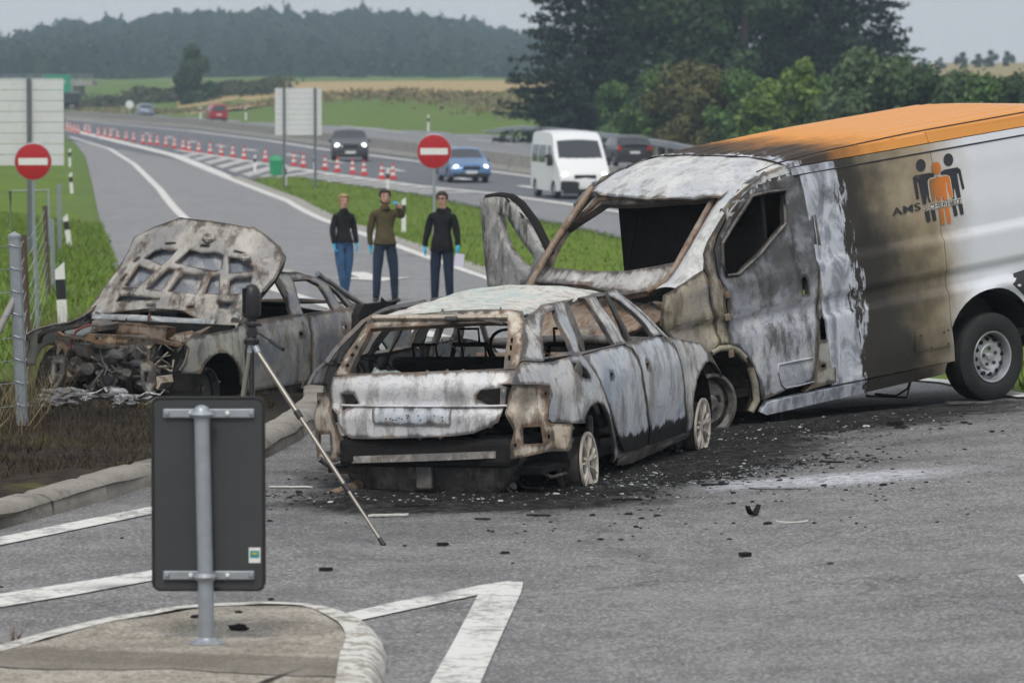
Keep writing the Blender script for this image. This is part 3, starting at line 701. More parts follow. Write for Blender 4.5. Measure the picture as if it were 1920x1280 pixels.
# tailgate: frame of the lost window, skin with lamp openings, plate
gf = Pt(Z6([(152, 486), (200, 415), (270, 296), (350, 165), (395, 118)]) + Z7([(60, 72), (250, 66), (400, 66), (474, 80), (484, 160), (478, 300), (462, 388), (430, 442), (300, 446)]))
gh = Pt(Z6([(386, 186), (330, 300), (252, 470), (420, 470)]) + Z7([(40, 452), (352, 440), (372, 280), (376, 152), (200, 150), (20, 160)]))
tg = empty('tailgate'); tg.parent = W.e
holes_gf = [gh]
for (u, t) in ((298, 310), (272, 358), (240, 424)): holes_gf.append(Pt(Z6([(u-14, t-6), (u+4, t-20), (u+14, t-2), (u-4, t+16)])))
for (u, t) in ((404, 265), (398, 310), (388, 375)): holes_gf.append(Pt(Z7([(u-8, t-18), (u+8, t-18), (u+6, t+16), (u-8, t+16)])))
panel(W, 'window_frame', WT, gf, holes_gf, M_TAN, res=.03, thick=.045, dent=.006, parent=tg)
gs = Pt(Z6([(150, 492), (300, 480), (420, 474)]) + Z7([(40, 456), (300, 450), (430, 450), (404, 534), (330, 540), (370, 560), (362, 640), (340, 720), (318, 780), (240, 815), (158, 850)]) + Z6([(900, 868), (640, 878), (420, 884), (270, 884), (215, 850), (180, 790), (176, 730), (140, 690), (134, 600), (132, 585)]))
gl = [Pt(Z6([(205, 602), (275, 600), (312, 656), (208, 706)])), Pt(Z7([(176, 612), (205, 576), (330, 562), (322, 690), (250, 668), (182, 640)]))]
def crease(q): # pressed step under the lamps
    return 0
panel(W, 'skin', WT, gs, gl, M_ASHL, res=.03, thick=.03, dent=.005, parent=tg)
pl_ = Pt(Z2([(310, 582), (320, 576), (632, 584), (641, 594), (638, 656), (628, 664), (322, 660), (312, 650)]))
panel(W, 'number_plate', WT, pl_, (), burnt('scorched plate', (.48, .51, .55), (.34, .39, .46), kb=.6, kr=.05, ks=.35, kc=.25, sc=4, seed=30, white=.5), res=.03, thick=.008, dent=.006, off=-.012, parent=tg)
for k in range(14): # small fixing holes and blisters
    a, b = rnd.uniform(.1, -.35), rnd.uniform(.63, .68)
    q = surf3(WT, a+.15, b, -.022); MB().lathe([(.006, 0), (.004, -.004)], 6, c=tuple(q), axis='x').build('clip', M_SOOT, tg)
# handle recess ledge
lg = [surf3(WT, y, .735, -.012) for y in np.linspace(-.62, .62, 14)]
MB().tube(lg, .016, 6, aspect=.6).build('pressed_ledge', M_ASHL, tg, auto=60)
# roof skin, sagging, with the molten rear-window glass on it
def sag(q): return -.03*math.exp(-((q.x+.9)/.5)**2-(q.y/.35)**2) + .02*math.exp(-((q.x+.15)/.3)**2)
ro = [(-2.06, -.50), (-2.03, .50), (-1.5, .565), (-.8, .585), (0, .57), (.30, .54), (.34, .3), (.36, 0), (.34, -.3), (.30, -.54), (0, -.57), (-.8, -.585), (-1.5, -.565)]
panel(W, 'roof', WZ, ro, (), M_ROOFW, res=.045, thick=.02, dent=.012, dentf=sag)
hl = MB(); hl.tube([surf3(WT, y, 1.335, -.015) for y in np.linspace(-.52, .50, 12)], .03, 8, aspect=.7); hl.build('roof_edge', M_TAN, W.e, auto=60)
hl = MB(); hl.box(surf3(WT, -.12, 1.33, -.045), (.04, .10, .035), bev=.012); hl.build('lamp_stub', M_DARK, W.e)
# windscreen pillars, cowl, crushed bonnet
for s_ in (-1, 1):
    MB().tube([Vector((.32, s_*.55, 1.36)), Vector((.62, s_*.66, 1.18)), Vector((1.0, s_*.74, .95))], .026, 8).build('windscreen_pillar', M_ASH, W.e, auto=60)
    MB().tube([Vector((-.05, s_*.60, 1.38)), Vector((-.06, s_*.74, 1.1)), Vector((-.08, s_*.82, .9)), Vector((-.08, s_*.84, .3))], .03, 8, aspect=.6).build('door_pillar', M_DARK, W.e, auto=60)
    MB().tube([Vector((-.98, s_*.60, 1.36)), Vector((-1.03, s_*.72, 1.1)), Vector((-1.1, s_*.80, .9)), Vector((-1.1, s_*.80, .4))], .03, 8, aspect=.6).build('door_pillar', M_DARK, W.e, auto=60)
bon = [(1.0, -.72), (1.0, .72), (1.5, .70), (1.78, .55), (1.9, .1), (1.82, -.35), (1.72, -.62), (1.45, -.74)]
def zb(x, y): return lerpk([(.9, .98), (1.3, .93), (1.6, .90), (1.9, .80)], x)-.05*(abs(y)/.7)**2.5
panel(W, 'bonnet', (2, zb, (0, 1), .9), bon, (), M_ASH, res=.05, thick=.015, dent=.03)
MB().tube([Vector((.98, y, .96-.04*abs(y))) for y in np.linspace(-.72, .72, 9)], .04, 8).build('cowl', M_DARK, W.e, auto=60)
# floor pan, tub, bumper carrier, underbody
fl = MB(); fl.box((-.25, 0, .26), (3.9, 1.62, .05)); fl.box((-1.95, 0, .40), (.9, 1.3, .2), bev=.04); fl.build('floor_pan', M_SOOT, W.e)
bc = MB()
pL, pR = W.hit(650, 862, WT), W.hit(936, 852, WT)
cb_ = [surf3(WT, pL[0]+(pR[0]-pL[0])*t, pL[1]+(pR[1]-pL[1])*t, .03) for t in np.linspace(0, 1, 7)]
for q_ in (0,):
    vv = [p+Vector((dx, 0, dz)) for p in cb_ for dx, dz in ((-.03, -.022), (-.03, .026), (.03, .026), (.03, -.022))]
    bc.add(vv, [(k*4+i, k*4+(i+1) % 4, (k+1)*4+(i+1) % 4, (k+1)*4+i) for k in range(6) for i in range(4)]+[(0, 1, 2, 3), (27, 26, 25, 24)])
bc.build('bumper_carrier', burnt('carrier', (.26, .25, .235), (.11, .11, .11), kb=.6, kr=.3, ks=.5, seed=33, sc=5), W.e)
for y in (-.45, .45): MB().tube([(-2.36, y, .42), (-2.0, y, .42)], .05, 8).build('crash_box', M_DARK, W.e)
apron = [(.66, .20), (.74, .40), (.70, .50), (-.66, .50), (-.72, .40), (-.60, .18), (-.45, .08), (-.1, .05), (.3, .06), (.55, .10)]
def xa(y, z): return -2.30+.14*(abs(y)/.8)**2+.25*max(0, .35-z)
panel(W, 'rear_apron', (0, xa, (1, 2), -2.3), apron, (), M_DARK, res=.05, thick=.02, dent=.03)
MB().lathe([(.06, -.28), (.13, -.24), (.14, 0), (.13, .24), (.06, .28)], 14, c=(-2.1, .12, .2), axis='y').build('silencer', M_DARK, W.e, auto=40)
ex = MB(); ex.tube([(-1.9, .55, .2), (-2.2, .60, .14), (-2.52, .66, .10)], .042, 12, cap=False); ex.tube([(-1.9, .55, .2), (-2.2, .60, .14), (-2.52, .66, .10)], .036, 12, cap=False); ex.build('tail_pipe', M_RUST, W.e, auto=60)
MB().box((-2.33, .02, .27), (.06, .12, .26), bev=.015).build('tow_bracket', M_DARK, W.e)
for k in range(16):
    p = Vector((rnd.uniform(-2.3, -1.6), rnd.uniform(-.75, .75), rnd.uniform(.08, .3))); q = p+Vector((rnd.uniform(-.25, .25), rnd.uniform(-.3, .3), rnd.uniform(-.1, .1)))
    MB().tube([p, (p+q)/2+Vector((0, 0, -.05)), q], rnd.uniform(.008, .03), 6).build('underbody_pipe', M_DARK, W.e, auto=60)
for s_ in (-1, 1):
    for ax_, nm in ((-1.404, 'rear'), (1.404, 'front')): # wheel-house liners
        q = MB(); n_ = 14
        pr = [(math.cos(a)*.37, math.sin(a)*.37) for a in np.linspace(-.15, math.pi+.15, n_)]
        vv = [Vector((ax_+u, s_*.86, .33+t)) for u, t in pr]+[Vector((ax_+u, s_*.55, .33+t)) for u, t in pr]
        q.add(vv, [(i, i+1, n_+i+1, n_+i) for i in range(n_-1)]+[tuple(range(n_, 2*n_))]); q.build('wheel_house', M_SOOT, W.e)
burnt_ash = simple('grey ash', (.22, .21, .20), .95, 0, .4, 14, .6, 40)
# interior: seat frames, bench back, dash bar, steering wheel
bk = MB(); bk.box((-1.22, 0, .74), (.10, 1.3, .52), Euler((0, -.25, 0)).to_matrix(), bev=.03); bk.box((-.85, 0, .42), (.6, 1.3, .16), bev=.03); bk.build('rear_bench', M_SOOT, W.e)
for y in (-.38, 0, .38): MB().tube([(-1.30, y-.09, .98), (-1.33, y-.09, 1.09), (-1.33, y+.09, 1.09), (-1.30, y+.09, .98)], .012, 6).build('headrest_frame', M_SOOT, W.e)
for y in (-.38, .38):
    q = MB(); q.tube([(-.10, y-.2, .45), (-.30, y-.19, .8), (-.36, y-.13, 1.02), (-.36, y+.13, 1.02), (-.30, y+.19, .8), (-.10, y+.2, .45)], .022, 8); q.box((.15, y, .42), (.5, .42, .1), bev=.02); q.build('seat_frame', M_SOOT, W.e, auto=50)
    MB().tube([(-.37, y-.08, 1.02), (-.39, y-.08, 1.14), (-.39, y+.08, 1.14), (-.37, y+.08, 1.02)], .012, 6).build('headrest_frame', M_SOOT, W.e)
for k in range(26):
    p = Vector((rnd.uniform(-2.0, .6), rnd.uniform(-.6, .6), rnd.uniform(.55, 1.0))); pts = [p]
    for j_ in range(4): pts.append(pts[-1]+Vector((rnd.uniform(-.12, .12), rnd.uniform(-.14, .14), rnd.uniform(-.13, .08))))
    MB().tube(pts, rnd.uniform(.003, .009), 5).build('burnt_wire', M_SOOT if k % 3 else M_RUST, W.e, auto=80)
for k in range(9): lump(W.e, 'ash_heap', (rnd.uniform(-1.9, .3), rnd.uniform(-.5, .5), rnd.uniform(.5, .82)), (.16, .18, .10), M_SOOT if k % 3 else burnt_ash, 2, .6, 5, k)
MB().tube([(.72, y, .82) for y in (-.72, 0, .72)], .06, 8).build('dash_beam', M_RUST, W.e)
MB().lathe([(.17, 0), (.185, .012), (.17, .024), (.158, .012), (.17, 0)], 24, c=(0, 0, 0), axis='x', capend=False).build('steering_wheel', M_SOOT, W.e, auto=80).matrix_local = Matrix.LocRotScale(Vector((.52, .37, .92)), Euler((0, -.5, 0)), None)
# lumpy residue in the load bay
lump(W.e, 'load_residue', (-1.85, 0, .62), (.42, .62, .22), M_SOOT, 4, .35, 4)
lump(W.e, 'glass_residue', (-2.1, .42, .86), (.16, .16, .09), burnt('fused glass', (.30, .38, .36), (.12, .2, .19), kb=.8, kr=.2, ks=.6, sc=8, seed=40), 3, .6, 6)
# left rear door ajar: only its black edge shows
dp = W.poly([(656, 642), (659, 590), (668, 571), (700, 567), (735, 563), (722, 576), (694, 600), (678, 642)], (1, lambda x, z: 1.0, (0, 2), 1.0))
panel(W, 'door_edge', (1, lambda x, z: 1.0, (0, 2), 1.0), dp, (), M_SOOT, res=.06, thick=.06, dent=.01)
# wheels
wheel_burnt(W, 'rear_wheel', (-1.404, -.80, .235), -1, tilt=(R_(-3), 0, R_(3)))
wheel_burnt(W, 'rear_wheel', (-1.404, .80, .235), 1)
wheel_burnt(W, 'front_wheel', (1.404, -.80, .245), -1, tilt=(R_(2), 0, R_(2)))
wheel_burnt(W, 'front_wheel', (1.404, .80, .245), 1)
# ================================================================ half-burnt panel van
VAN = Veh('burnt_panel_van', 'large panel van with burnt-out grey cab, scorched white side and orange roof', 'van', (2.354, 34.606, -.003), (217.42, 6.70, .15), 1.0)
V_ = VAN
def yv(x, z):
    h = lerpk([(.25, 1.00), (.42, 1.035), (.60, 1.05), (.985, 1.052), (1.01, 1.024), (1.13, 1.022), (1.16, 1.05), (1.43, 1.048), (1.46, 1.018), (1.60, 1.016), (2.0, .985), (2.19, .965), (2.24, .955), (2.32, .93), (2.42, .86), (2.50, .74)], z)
    if x > 1.0: h -= .075*(x-1.0)**2
    if x < -2.2: h -= .03*((-2.2-x)/.4)**2
    r = math.hypot(x+1.57, z-.40); h += .035*math.exp(-((r-.56)/.06)**2)*(1 if z < 1.05 else .3)
    return h
VL = (1, yv, (0, 2), 1.02); VR = mir(VL)
Pv = lambda pts: V_.poly(pts, VL)
def zv(x, y): # roof
    t = lerpk([(-2.9, 2.34), (-2.4, 2.39), (-1.0, 2.385), (.2, 2.355), (.62, 2.325), (.9, 2.275), (1.1, 2.205), (1.25, 2.135), (1.4, 2.05)], x)
    return t - .065*(abs(y)/.92)**4
VZ = (2, zv, (0, 1), 2.4)
def xw(y, z): # windscreen plane
    b = lerpk([(1.35, 2.04), (1.55, 1.83), (2.10, 1.27), (2.25, 1.10)], z); return b-.16*(abs(y)/.85)**2.2
VW = (0, xw, (1, 2), 1.5)
Pf = lambda pts: V_.poly(pts, VW)
# paint that scorches from ash at the cab over black and tan to clean white at the tail
def scorch(name, clean, seed, tan=True, hi=False):
    n = NT(name); O = n.obj(); x, y, z = n.sep(O)
    w1 = n.math('SUBTRACT', n.noise(O, 1.7, 4, .6), .5); w2 = n.math('SUBTRACT', n.noise(n.scale(O, (3.2, 3.2, .9)), 2.2, 5, .72), .5)
    f = n.noise(O, 40, 3, .75); u = n.math('ADD', x, n.math('MULTIPLY', w1, .55))
    lean = n.math('MULTIPLY', n.math('SUBTRACT', z, 1.2), -.34 if tan else .0)
    g = n.mix(n.noise(O, 6, 4), tuple(k*.92 for k in clean), clean)
    if tan:
        g = n.mix(n.ramp(u, -1.38, -.80), g, n.mix(n.ramp(n.noise(O, 1.5, 4, .6), .35, .65), (.20, .155, .10), (.40, .33, .22)))
    soot = n.mix(n.noise(O, 5, 4), (.026, .023, .020), (.012, .011, .0105))
    k0 = (-1.0, -.26) if tan else (-.45, .35)
    blot = n.ramp(n.math('ADD', n.math('ADD', u, lean), n.math('MULTIPLY', n.math('SUBTRACT', n.noise(O, 2.0, 4, .6), .5), .8)), k0[0], k0[1])
    g = n.mix(n.math('MULTIPLY', blot, .97), g, soot)
    # ash: ragged vertical runs where the paint is gone
    edge = n.math('ADD', x, n.math('ADD', n.math('MULTIPLY', w2, .75), n.math('MULTIPLY', w1, .25)))
    zb = n.ramp(z, 1.25, 1.75)
    edge = n.math('SUBTRACT', edge, n.math('MULTIPLY', zb, .06))
    am = n.ramp(edge, .02+(0 if tan else .42), .07+(0 if tan else .45))
    sw = n.noise(n.scale(O, (2.2, 2.2, .8)), 2.4, 5, .6, 1.6); s2 = n.noise(O, 3.1, 5, .65, .8)
    ash = n.mix(n.ramp(sw, .38, .62), (.52, .55, .61), (.22, .235, .27)); ash = n.mix(n.math('MULTIPLY', n.ramp(s2, .55, .7), .8), ash, (.74, .76, .80))
    ash = n.mix(n.math('MULTIPLY', n.ramp(s2, .45, .3), .7), ash, (.06, .06, .062)); ash = n.mix(n.math('MULTIPLY', n.ramp(f, .6, .72), .4), ash, (.1, .1, .1))
    ash = n.mix(n.math('MULTIPLY', n.ramp(n.noise(O, 2.2, 4), .58, .72), .4), ash, (.36, .33, .25))
    g = n.mix(am, g, ash)
    n.bump(n.math('MULTIPLY', n.math('ADD', sw, f), n.ramp(u, -.6, .1)), .4, .012)
    return n.done(g, n.math('MULTIPLY_ADD', n.ramp(u, -.9, .1), .4, .34), 0, .5)
M_VSIDE = scorch('scorched van side', (.70, .72, .76), 0)
M_VORNG = scorch('scorched orange roof', (.66, .275, .05), 4, tan=False)
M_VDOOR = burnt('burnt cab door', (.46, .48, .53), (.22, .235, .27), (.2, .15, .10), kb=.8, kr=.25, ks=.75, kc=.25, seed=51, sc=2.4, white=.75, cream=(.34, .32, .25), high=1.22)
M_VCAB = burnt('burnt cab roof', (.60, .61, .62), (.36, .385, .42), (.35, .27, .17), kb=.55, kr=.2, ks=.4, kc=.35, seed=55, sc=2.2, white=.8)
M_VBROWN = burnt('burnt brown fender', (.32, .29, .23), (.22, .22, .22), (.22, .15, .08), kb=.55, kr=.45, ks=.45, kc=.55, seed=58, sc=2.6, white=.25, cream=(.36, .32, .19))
M_PLASTIC = simple('black plastic', (.03, .03, .032), .6, 0, .2, 8)
M_WHITEV = simple('white van paint', (.70, .72, .76), .35, 0, .04, 4)
# ---- cab
door = Pv(Z3b([(226, 1240), (222, 1040), (205, 985), (160, 860), (142, 740), (165, 660), (252, 485), (335, 372), (405, 312), (505, 268), (620, 236), (702, 208), (735, 206), (752, 300), (790, 450), (828, 740), (832, 1000), (834, 1260)]) + Z8b([(1184, 130), (1180, 400), (1166, 590), (1150, 690), (1132, 786), (1000, 832), (880, 862), (662, 962), (652, 940), (622, 760), (572, 634), (505, 535), (432, 466), (352, 432), (350, 360), (322, 200)]))
dw = Pv(Z3b([(186, 702), (250, 590), (385, 382), (480, 358), (604, 342), (606, 568), (520, 670), (430, 778), (292, 904), (216, 912), (192, 830)]))
dhole = Pv(Z3b([(722, 935), (742, 915), (760, 945), (772, 1035), (756, 1050), (735, 1040)]))
panel(V_, 'cab_door', VL, door, [dw, dhole], M_VDOOR, res=.045, thick=.05, dent=.006)
# raised window frame, pressed swage and lower trim outline on the door
fr = [surf3(VL, a, b, .012) for a, b in dens(dw, .12)]
MB().tube(fr+[fr[0]], .016, 6).build('window_frame', M_DARK, V_.e, auto=60)
sw_ = [surf3(VL, *V_.hit(*q, VL), .006) for q in Z8b([(1130, 560), (960, 590), (800, 625), (800, 700), (830, 810), (870, 845), (1000, 822), (1140, 785)])]
MB().tube(sw_, .008, 6).build('trim_outline', M_VDOOR, V_.e, auto=60)
for q in Z3b([(222, 1190), (222, 1040)]) + Z8b([(352, 520)]):
    MB().box(surf3(VL, *V_.hit(*q, VL), .01), (.05, .02, .06), bev=.008).build('hinge', M_RUST, V_.e)
apan = Pv(Z3b([(218, 1000), (196, 985), (150, 870), (132, 740), (152, 655), (242, 480), (325, 365), (395, 305), (380, 300), (280, 380), (180, 540), (90, 690), (66, 770), (70, 860), (100, 920), (110, 1000), (125, 1130), (150, 1275)]) + Z8b([(205, 130), (215, 240), (258, 430), (345, 430), (342, 360), (314, 200), (305, 40)]))
panel(V_, 'windscreen_pillar', VL, apan, (), M_VBROWN, res=.04, thick=.05, dent=.006)
bh = [Pv(Z8b([(1196, 190), (1222, 155), (1285, 152), (1300, 190), (1306, 388), (1202, 396)])), Pv(Z8b([(1210, 626), (1252, 618), (1254, 650), (1212, 658)]))]
bpil = Pv(Z3b([(738, 206), (765, 222), (800, 420), (850, 700), (890, 960), (905, 1270)]) + Z8b([(1300, 130), (1330, 400), (1345, 560), (1352, 715), (1355, 790), (1130, 850), (1060, 880), (1140, 786), (1156, 690), (1172, 590), (1186, 400), (1190, 130)]) + Z3b([(840, 1250), (838, 1000), (834, 740), (796, 450), (756, 300)]))
panel(V_, 'door_pillar', VL, bpil, bh, burnt('burnt pillar', (.38, .37, .33), (.26, .26, .26), kb=.5, kr=.25, ks=.35, kc=.5, seed=61, sc=2.6), res=.045, thick=.06, dent=.004)
fend = Pv(Z3b([(146, 1275), (120, 1130), (104, 1000), (90, 930)]) + [(1318, 506), (1294, 522), (1268, 538), (1246, 553), (1240, 580), (1242, 612), (1262, 636), (1300, 655), (1330, 664)] + Z8b([(180, 510), (250, 432), (212, 240), (200, 130)]))
panel(V_, 'front_fender', VL, fend, (), M_VBROWN, res=.04, thick=.02, dent=.02)
arch = [surf3(VL, *V_.hit(*q, VL), -.02) for q in Z8b([(180, 512), (255, 470), (350, 462), (430, 492), (500, 560), (555, 660), (595, 790), (615, 960), (560, 1070)])]
MB().tube(arch, .03, 8).build('arch_lip', M_VBROWN, V_.e, auto=60)
# wheel house and the bare steel wheel
q = MB(); n_ = 16; pr = [(math.cos(a)*.44, math.sin(a)*.44) for a in np.linspace(-.2, math.pi+.2, n_)]
vv = [Vector((1.65+u, .96, .42+t)) for u, t in pr]+[Vector((1.65+u, .60, .42+t)) for u, t in pr]
q.add(vv, [(i, i+1, n_+i+1, n_+i) for i in range(n_-1)]+[tuple(range(n_, 2*n_))]); q.build('wheel_house', burnt('burnt wheel house', (.10, .085, .065), (.05, .05, .05), (.12, .08, .05), kb=.5, kr=.4, ks=.5, seed=66, sc=3, kc=.3, cream=(.14, .12, .08), white=.1), V_.e)
for s_ in (1, -1): wheel_burnt(V_, 'front_wheel', (1.65, s_*.90, .47), s_, R=.25, W=.2, dark=True, spokes=5)
# cab roof and windscreen frame
cr = [(.62, -.93), (.62, .93), (.9, .92), (1.1, .90), (1.24, .84), (1.33, .6), (1.36, 0), (1.33, -.6), (1.24, -.84), (1.1, -.90), (.9, -.92)]
panel(V_, 'cab_roof', VZ, cr, (), M_VCAB, res=.045, thick=.02, dent=.01)
for s_ in (1, -1): # roof side above the doors
    S = VL if s_ > 0 else VR
    top = [(.58, 2.17), (.58, 2.27), (.9, 2.22), (1.1, 2.145), (1.24, 2.08), (1.34, 2.0), (1.32, 1.90), (1.15, 2.02), (.95, 2.10), (.8, 2.14)]
    panel(V_, 'cab_cornice', S, top, (), M_VCAB, res=.05, thick=.03, dent=.006)
wo_ = Pf(Z2b([(398, 366), (300, 500), (180, 700), (90, 865), (60, 945), (200, 960), (420, 975), (690, 1040), (850, 1010), (940, 960), (1010, 880), (1080, 780), (1180, 610), (1290, 420), (1322, 350), (1240, 335), (900, 345), (600, 362)]))
wi_ = Pf(Z2b([(536, 436), (760, 436), (1000, 424), (1236, 408), (1180, 520), (1090, 690), (1015, 822), (870, 852), (690, 880), (500, 884), (300, 866), (150, 848), (200, 740), (285, 600), (420, 510)]))
wf = panel(V_, 'windscreen_frame', VW, wo_, [wi_], burnt('burnt screen frame', (.40, .39, .37), (.28, .29, .31), (.20, .11, .06), kb=.45, kr=.5, ks=.4, kc=.2, seed=70, sc=3.2, white=.7), res=.04, thick=.06, dent=.008)
ed = [surf3(VW, *V_.hit(*p, VW), .015) for p in Z2b([(140, 850), (200, 735), (285, 590), (420, 500), (530, 400), (760, 395), (1000, 382), (1240, 362), (1280, 400), (1190, 560), (1100, 720), (1030, 850), (960, 950), (840, 1015)])]
MB().tube(ed, .026, 8).build('screen_seal', M_RUST, V_.e, auto=60)
A1 = [surf3(VW, *V_.hit(*p, VW), .0) for p in Z2b([(1330, 345), (1290, 420), (1180, 612), (1082, 780), (1012, 880), (940, 962), (880, 1005)])]
B1 = [surf3(VL, *V_.hit(*p, VL), .0) for p in Z3b([(392, 300), (282, 380), (182, 540), (92, 690), (70, 790)])+[(1318, 508), (1268, 540)]]
n1 = len(A1); q = MB(); rows = 5
q.add([a.lerp(b, k/(rows-1))+Vector((.03, .03, .02))*math.sin(math.pi*k/(rows-1)) for k in range(rows) for a, b in zip(A1, B1)], [(k*n1+i, k*n1+i+1, (k+1)*n1+i+1, (k+1)*n1+i) for k in range(rows-1) for i in range(n1-1)])
q.build('windscreen_pillar_skin', M_VCAB, V_.e, auto=80)
# dark inside: bulkhead, seats, floor, dash
bk = MB(); bk.box((.90, .02, 1.15), (.03, 1.86, 1.9)); bk.build('bulkhead', M_SOOT, V_.e)
fl = MB(); fl.box((.2, 0, .50), (3.4, 1.9, .06)); fl.box((-1.2, 0, .5), (2.9, 1.9, .06)); fl.build('floor', M_SOOT, V_.e)
MB().tube([(1.55, y, 1.12) for y in (-.85, 0, .85)], .07, 8).build('dash_beam', M_SOOT, V_.e)
MB().lathe([(.20, 0), (.215, .014), (.20, .028), (.185, .014), (.20, 0)], 24, axis='x', capend=False).build('steering_wheel', M_SOOT, V_.e, auto=80).matrix_local = Matrix.LocRotScale(Vector((1.35, .45, 1.22)), Euler((0, -.9, 0)), None)
MB().tube([(.99, -.55, 1.9), (1.1, -.60, 1.5), (1.15, -.62, 1.1)], .012, 6).build('hanging_cable', M_SOOT, V_.e)
# far (right) side: pillars and the same cargo wall
for x0, x1 in ((1.18, 2.0), (.42, .58)):
    MB().tube([(x0 if x0 > 1 else .5, -.90, 2.12), ((x0+x1)/2 if x0 > 1 else .5, -.97, 1.7), (x1 if x0 > 1 else .5, -1.0, 1.25), (x1 if x0 > 1 else .5, -1.0, .5)], .035, 8).build('pillar', M_RUST, V_.e, auto=60)
# front end: collapsed bonnet, cross-members, grille opening
bo = [(1.75, -.78), (1.80, .74), (2.1, .70), (2.42, .48), (2.5, 0), (2.42, -.5), (2.1, -.74)]
def zbv(x, y): return lerpk([(1.7, 1.36), (2.0, 1.22), (2.5, .98)], x)-.08*(abs(y)/.8)**2
panel(V_, 'bonnet', (2, zbv, (0, 1), 1.2), bo, (), M_RUST, res=.05, thick=.02, dent=.05)
fb = MB(); fb.box((2.28, 0, .98), (.14, 1.5, .16), bev=.03); fb.build('upper_cross_member', M_RUST, V_.e)
a_, b_ = V_.M.inverted() @ at(1035, 662, 32.9), V_.M.inverted() @ at(1245, 585, 33.4)
hb = MB(); dr = (b_-a_); hb.box((a_+b_)/2, (dr.length, .18, .20), dr.to_track_quat('X', 'Z').to_matrix(), bev=.03); hb.build('bumper_beam', burnt('burnt beam', (.22, .18, .14), (.14, .14, .15), (.22, .13, .07), kb=.6, kr=.4, ks=.4, seed=73, sc=3, white=.2), V_.e)
for y in (-.55, .55): MB().box((2.25, y, .72), (.12, .14, .42), bev=.02).build('front_bracket', M_DARK, V_.e)
lump(V_.e, 'engine', (2.05, 0, .72), (.32, .45, .34), M_DARK, 3, .3, 4)
# ---- cargo body
sx = V_.hit(1765, 440, VL)[0]; RX = V_.hit(1861, 666, (1, lambda x, z: 1.03, (0, 2), 1.03))[0]; print('RX', RX)
def archpts(cx, cz, r, a0, a1, n): return [(cx+r*math.cos(a), cz+r*math.sin(a)) for a in np.linspace(a0, a1, n)]
def side_polys():
    jag = [(.40, .42), (.41, .7), (.43, 1.0), (.44, 1.5), (.50, 2.17)]
    f = [(sx+.004, .40)] + jag + [(sx+.004, 2.17)]
    r_ = [(sx-.004, .40), (sx-.004, 2.17), (-2.68, 2.17), (-2.78, 1.6), (-2.80, .45), (-2.24, .45)] + archpts(-1.65, .42, .53, 0, math.pi, 18) + [(-2.18, .40)][:0] + [(-1.65+.53+.0, .40)]
    # note: the arch runs from the rear to the front
    r_ = [(sx-.004, .40), (sx-.004, 2.17), (-2.68, 2.17), (-2.78, 1.6), (-2.80, .45), (RX-.53, .44)] + archpts(RX, .42, .53, math.pi, 0, 20) + [(RX+.535, .40)]
    return f, r_
fP, rP = side_polys()
for S in (VL, VR):
    panel(V_, 'side_wall', S, fP, (), M_VSIDE, res=.03, thick=.02, dent=.002, dentf=(lambda q: .012*mnoise.noise(q*2.2)*sstep(-.4, .3, q.x)*(1 if q.y > 0 else -1)))
    panel(V_, 'rear_quarter', S, rP, (), M_VSIDE, res=.03, thick=.02, dent=.0)
    # roof rail band (orange)
    for x0, x1 in ((sx+.004, .60), (-2.72, sx-.004)):
        panel(V_, 'roof_rail', S, [(x0, 2.245), (x1, 2.245), (x1, 2.275 if x1 > 0 else 2.335), (0 if x1 > 0 else x0, 2.318 if x1 > 0 else 2.335), (x0, 2.322 if x1 > 0 else 2.335)], (), M_VORNG, res=.06, thick=.02, dent=.001)
    panel(V_, 'drip_gutter', S, [(-2.70, 2.178), (.58, 2.178), (.58, 2.238), (-2.70, 2.238)], (), M_VSIDE, res=.08, thick=.03, dent=.001, off=.004 if S is VL else -.004)
    MB().tube([surf3(S, x, 2.172, 0) for x in np.linspace(-2.7, .56, 12)], .008, 6).build('gutter_seal', M_PLASTIC, V_.e)
    # lower sill strip with rivets
    panel(V_, 'sill', S, [(RX+.53, .395), (1.10, .395), (1.16, .32), (1.10, .29), (RX+.55, .30)], (), M_VSIDE, res=.08, thick=.05, dent=.003)
tl = [(-1.15, .52), (-1.04, .52), (-1.00, .70), (-1.15, .70)]
trim = Pv(Z5b([(540, 560), (806, 510), (806, 668), (540, 722)]))
panel(V_, 'scorched_trim_strip', VL, trim, (), M_VSIDE, res=.06, thick=.014, dent=.001, off=.008)
for q_ in Z5b([(578, 594), (655, 685), (780, 555), (780, 655), (748, 570), (486, 625), (475, 775), (430, 860)]):
    p = surf3(VL, *V_.hit(*q_, VL), .02); MB().lathe([(.010, 0), (.008, .006)], 8, c=tuple(p), axis='y').build('rivet', M_PLASTIC, V_.e)
fc = Pv(Z5b([(812, 512), (886, 486), (872, 640), (850, 652), (815, 660)]))

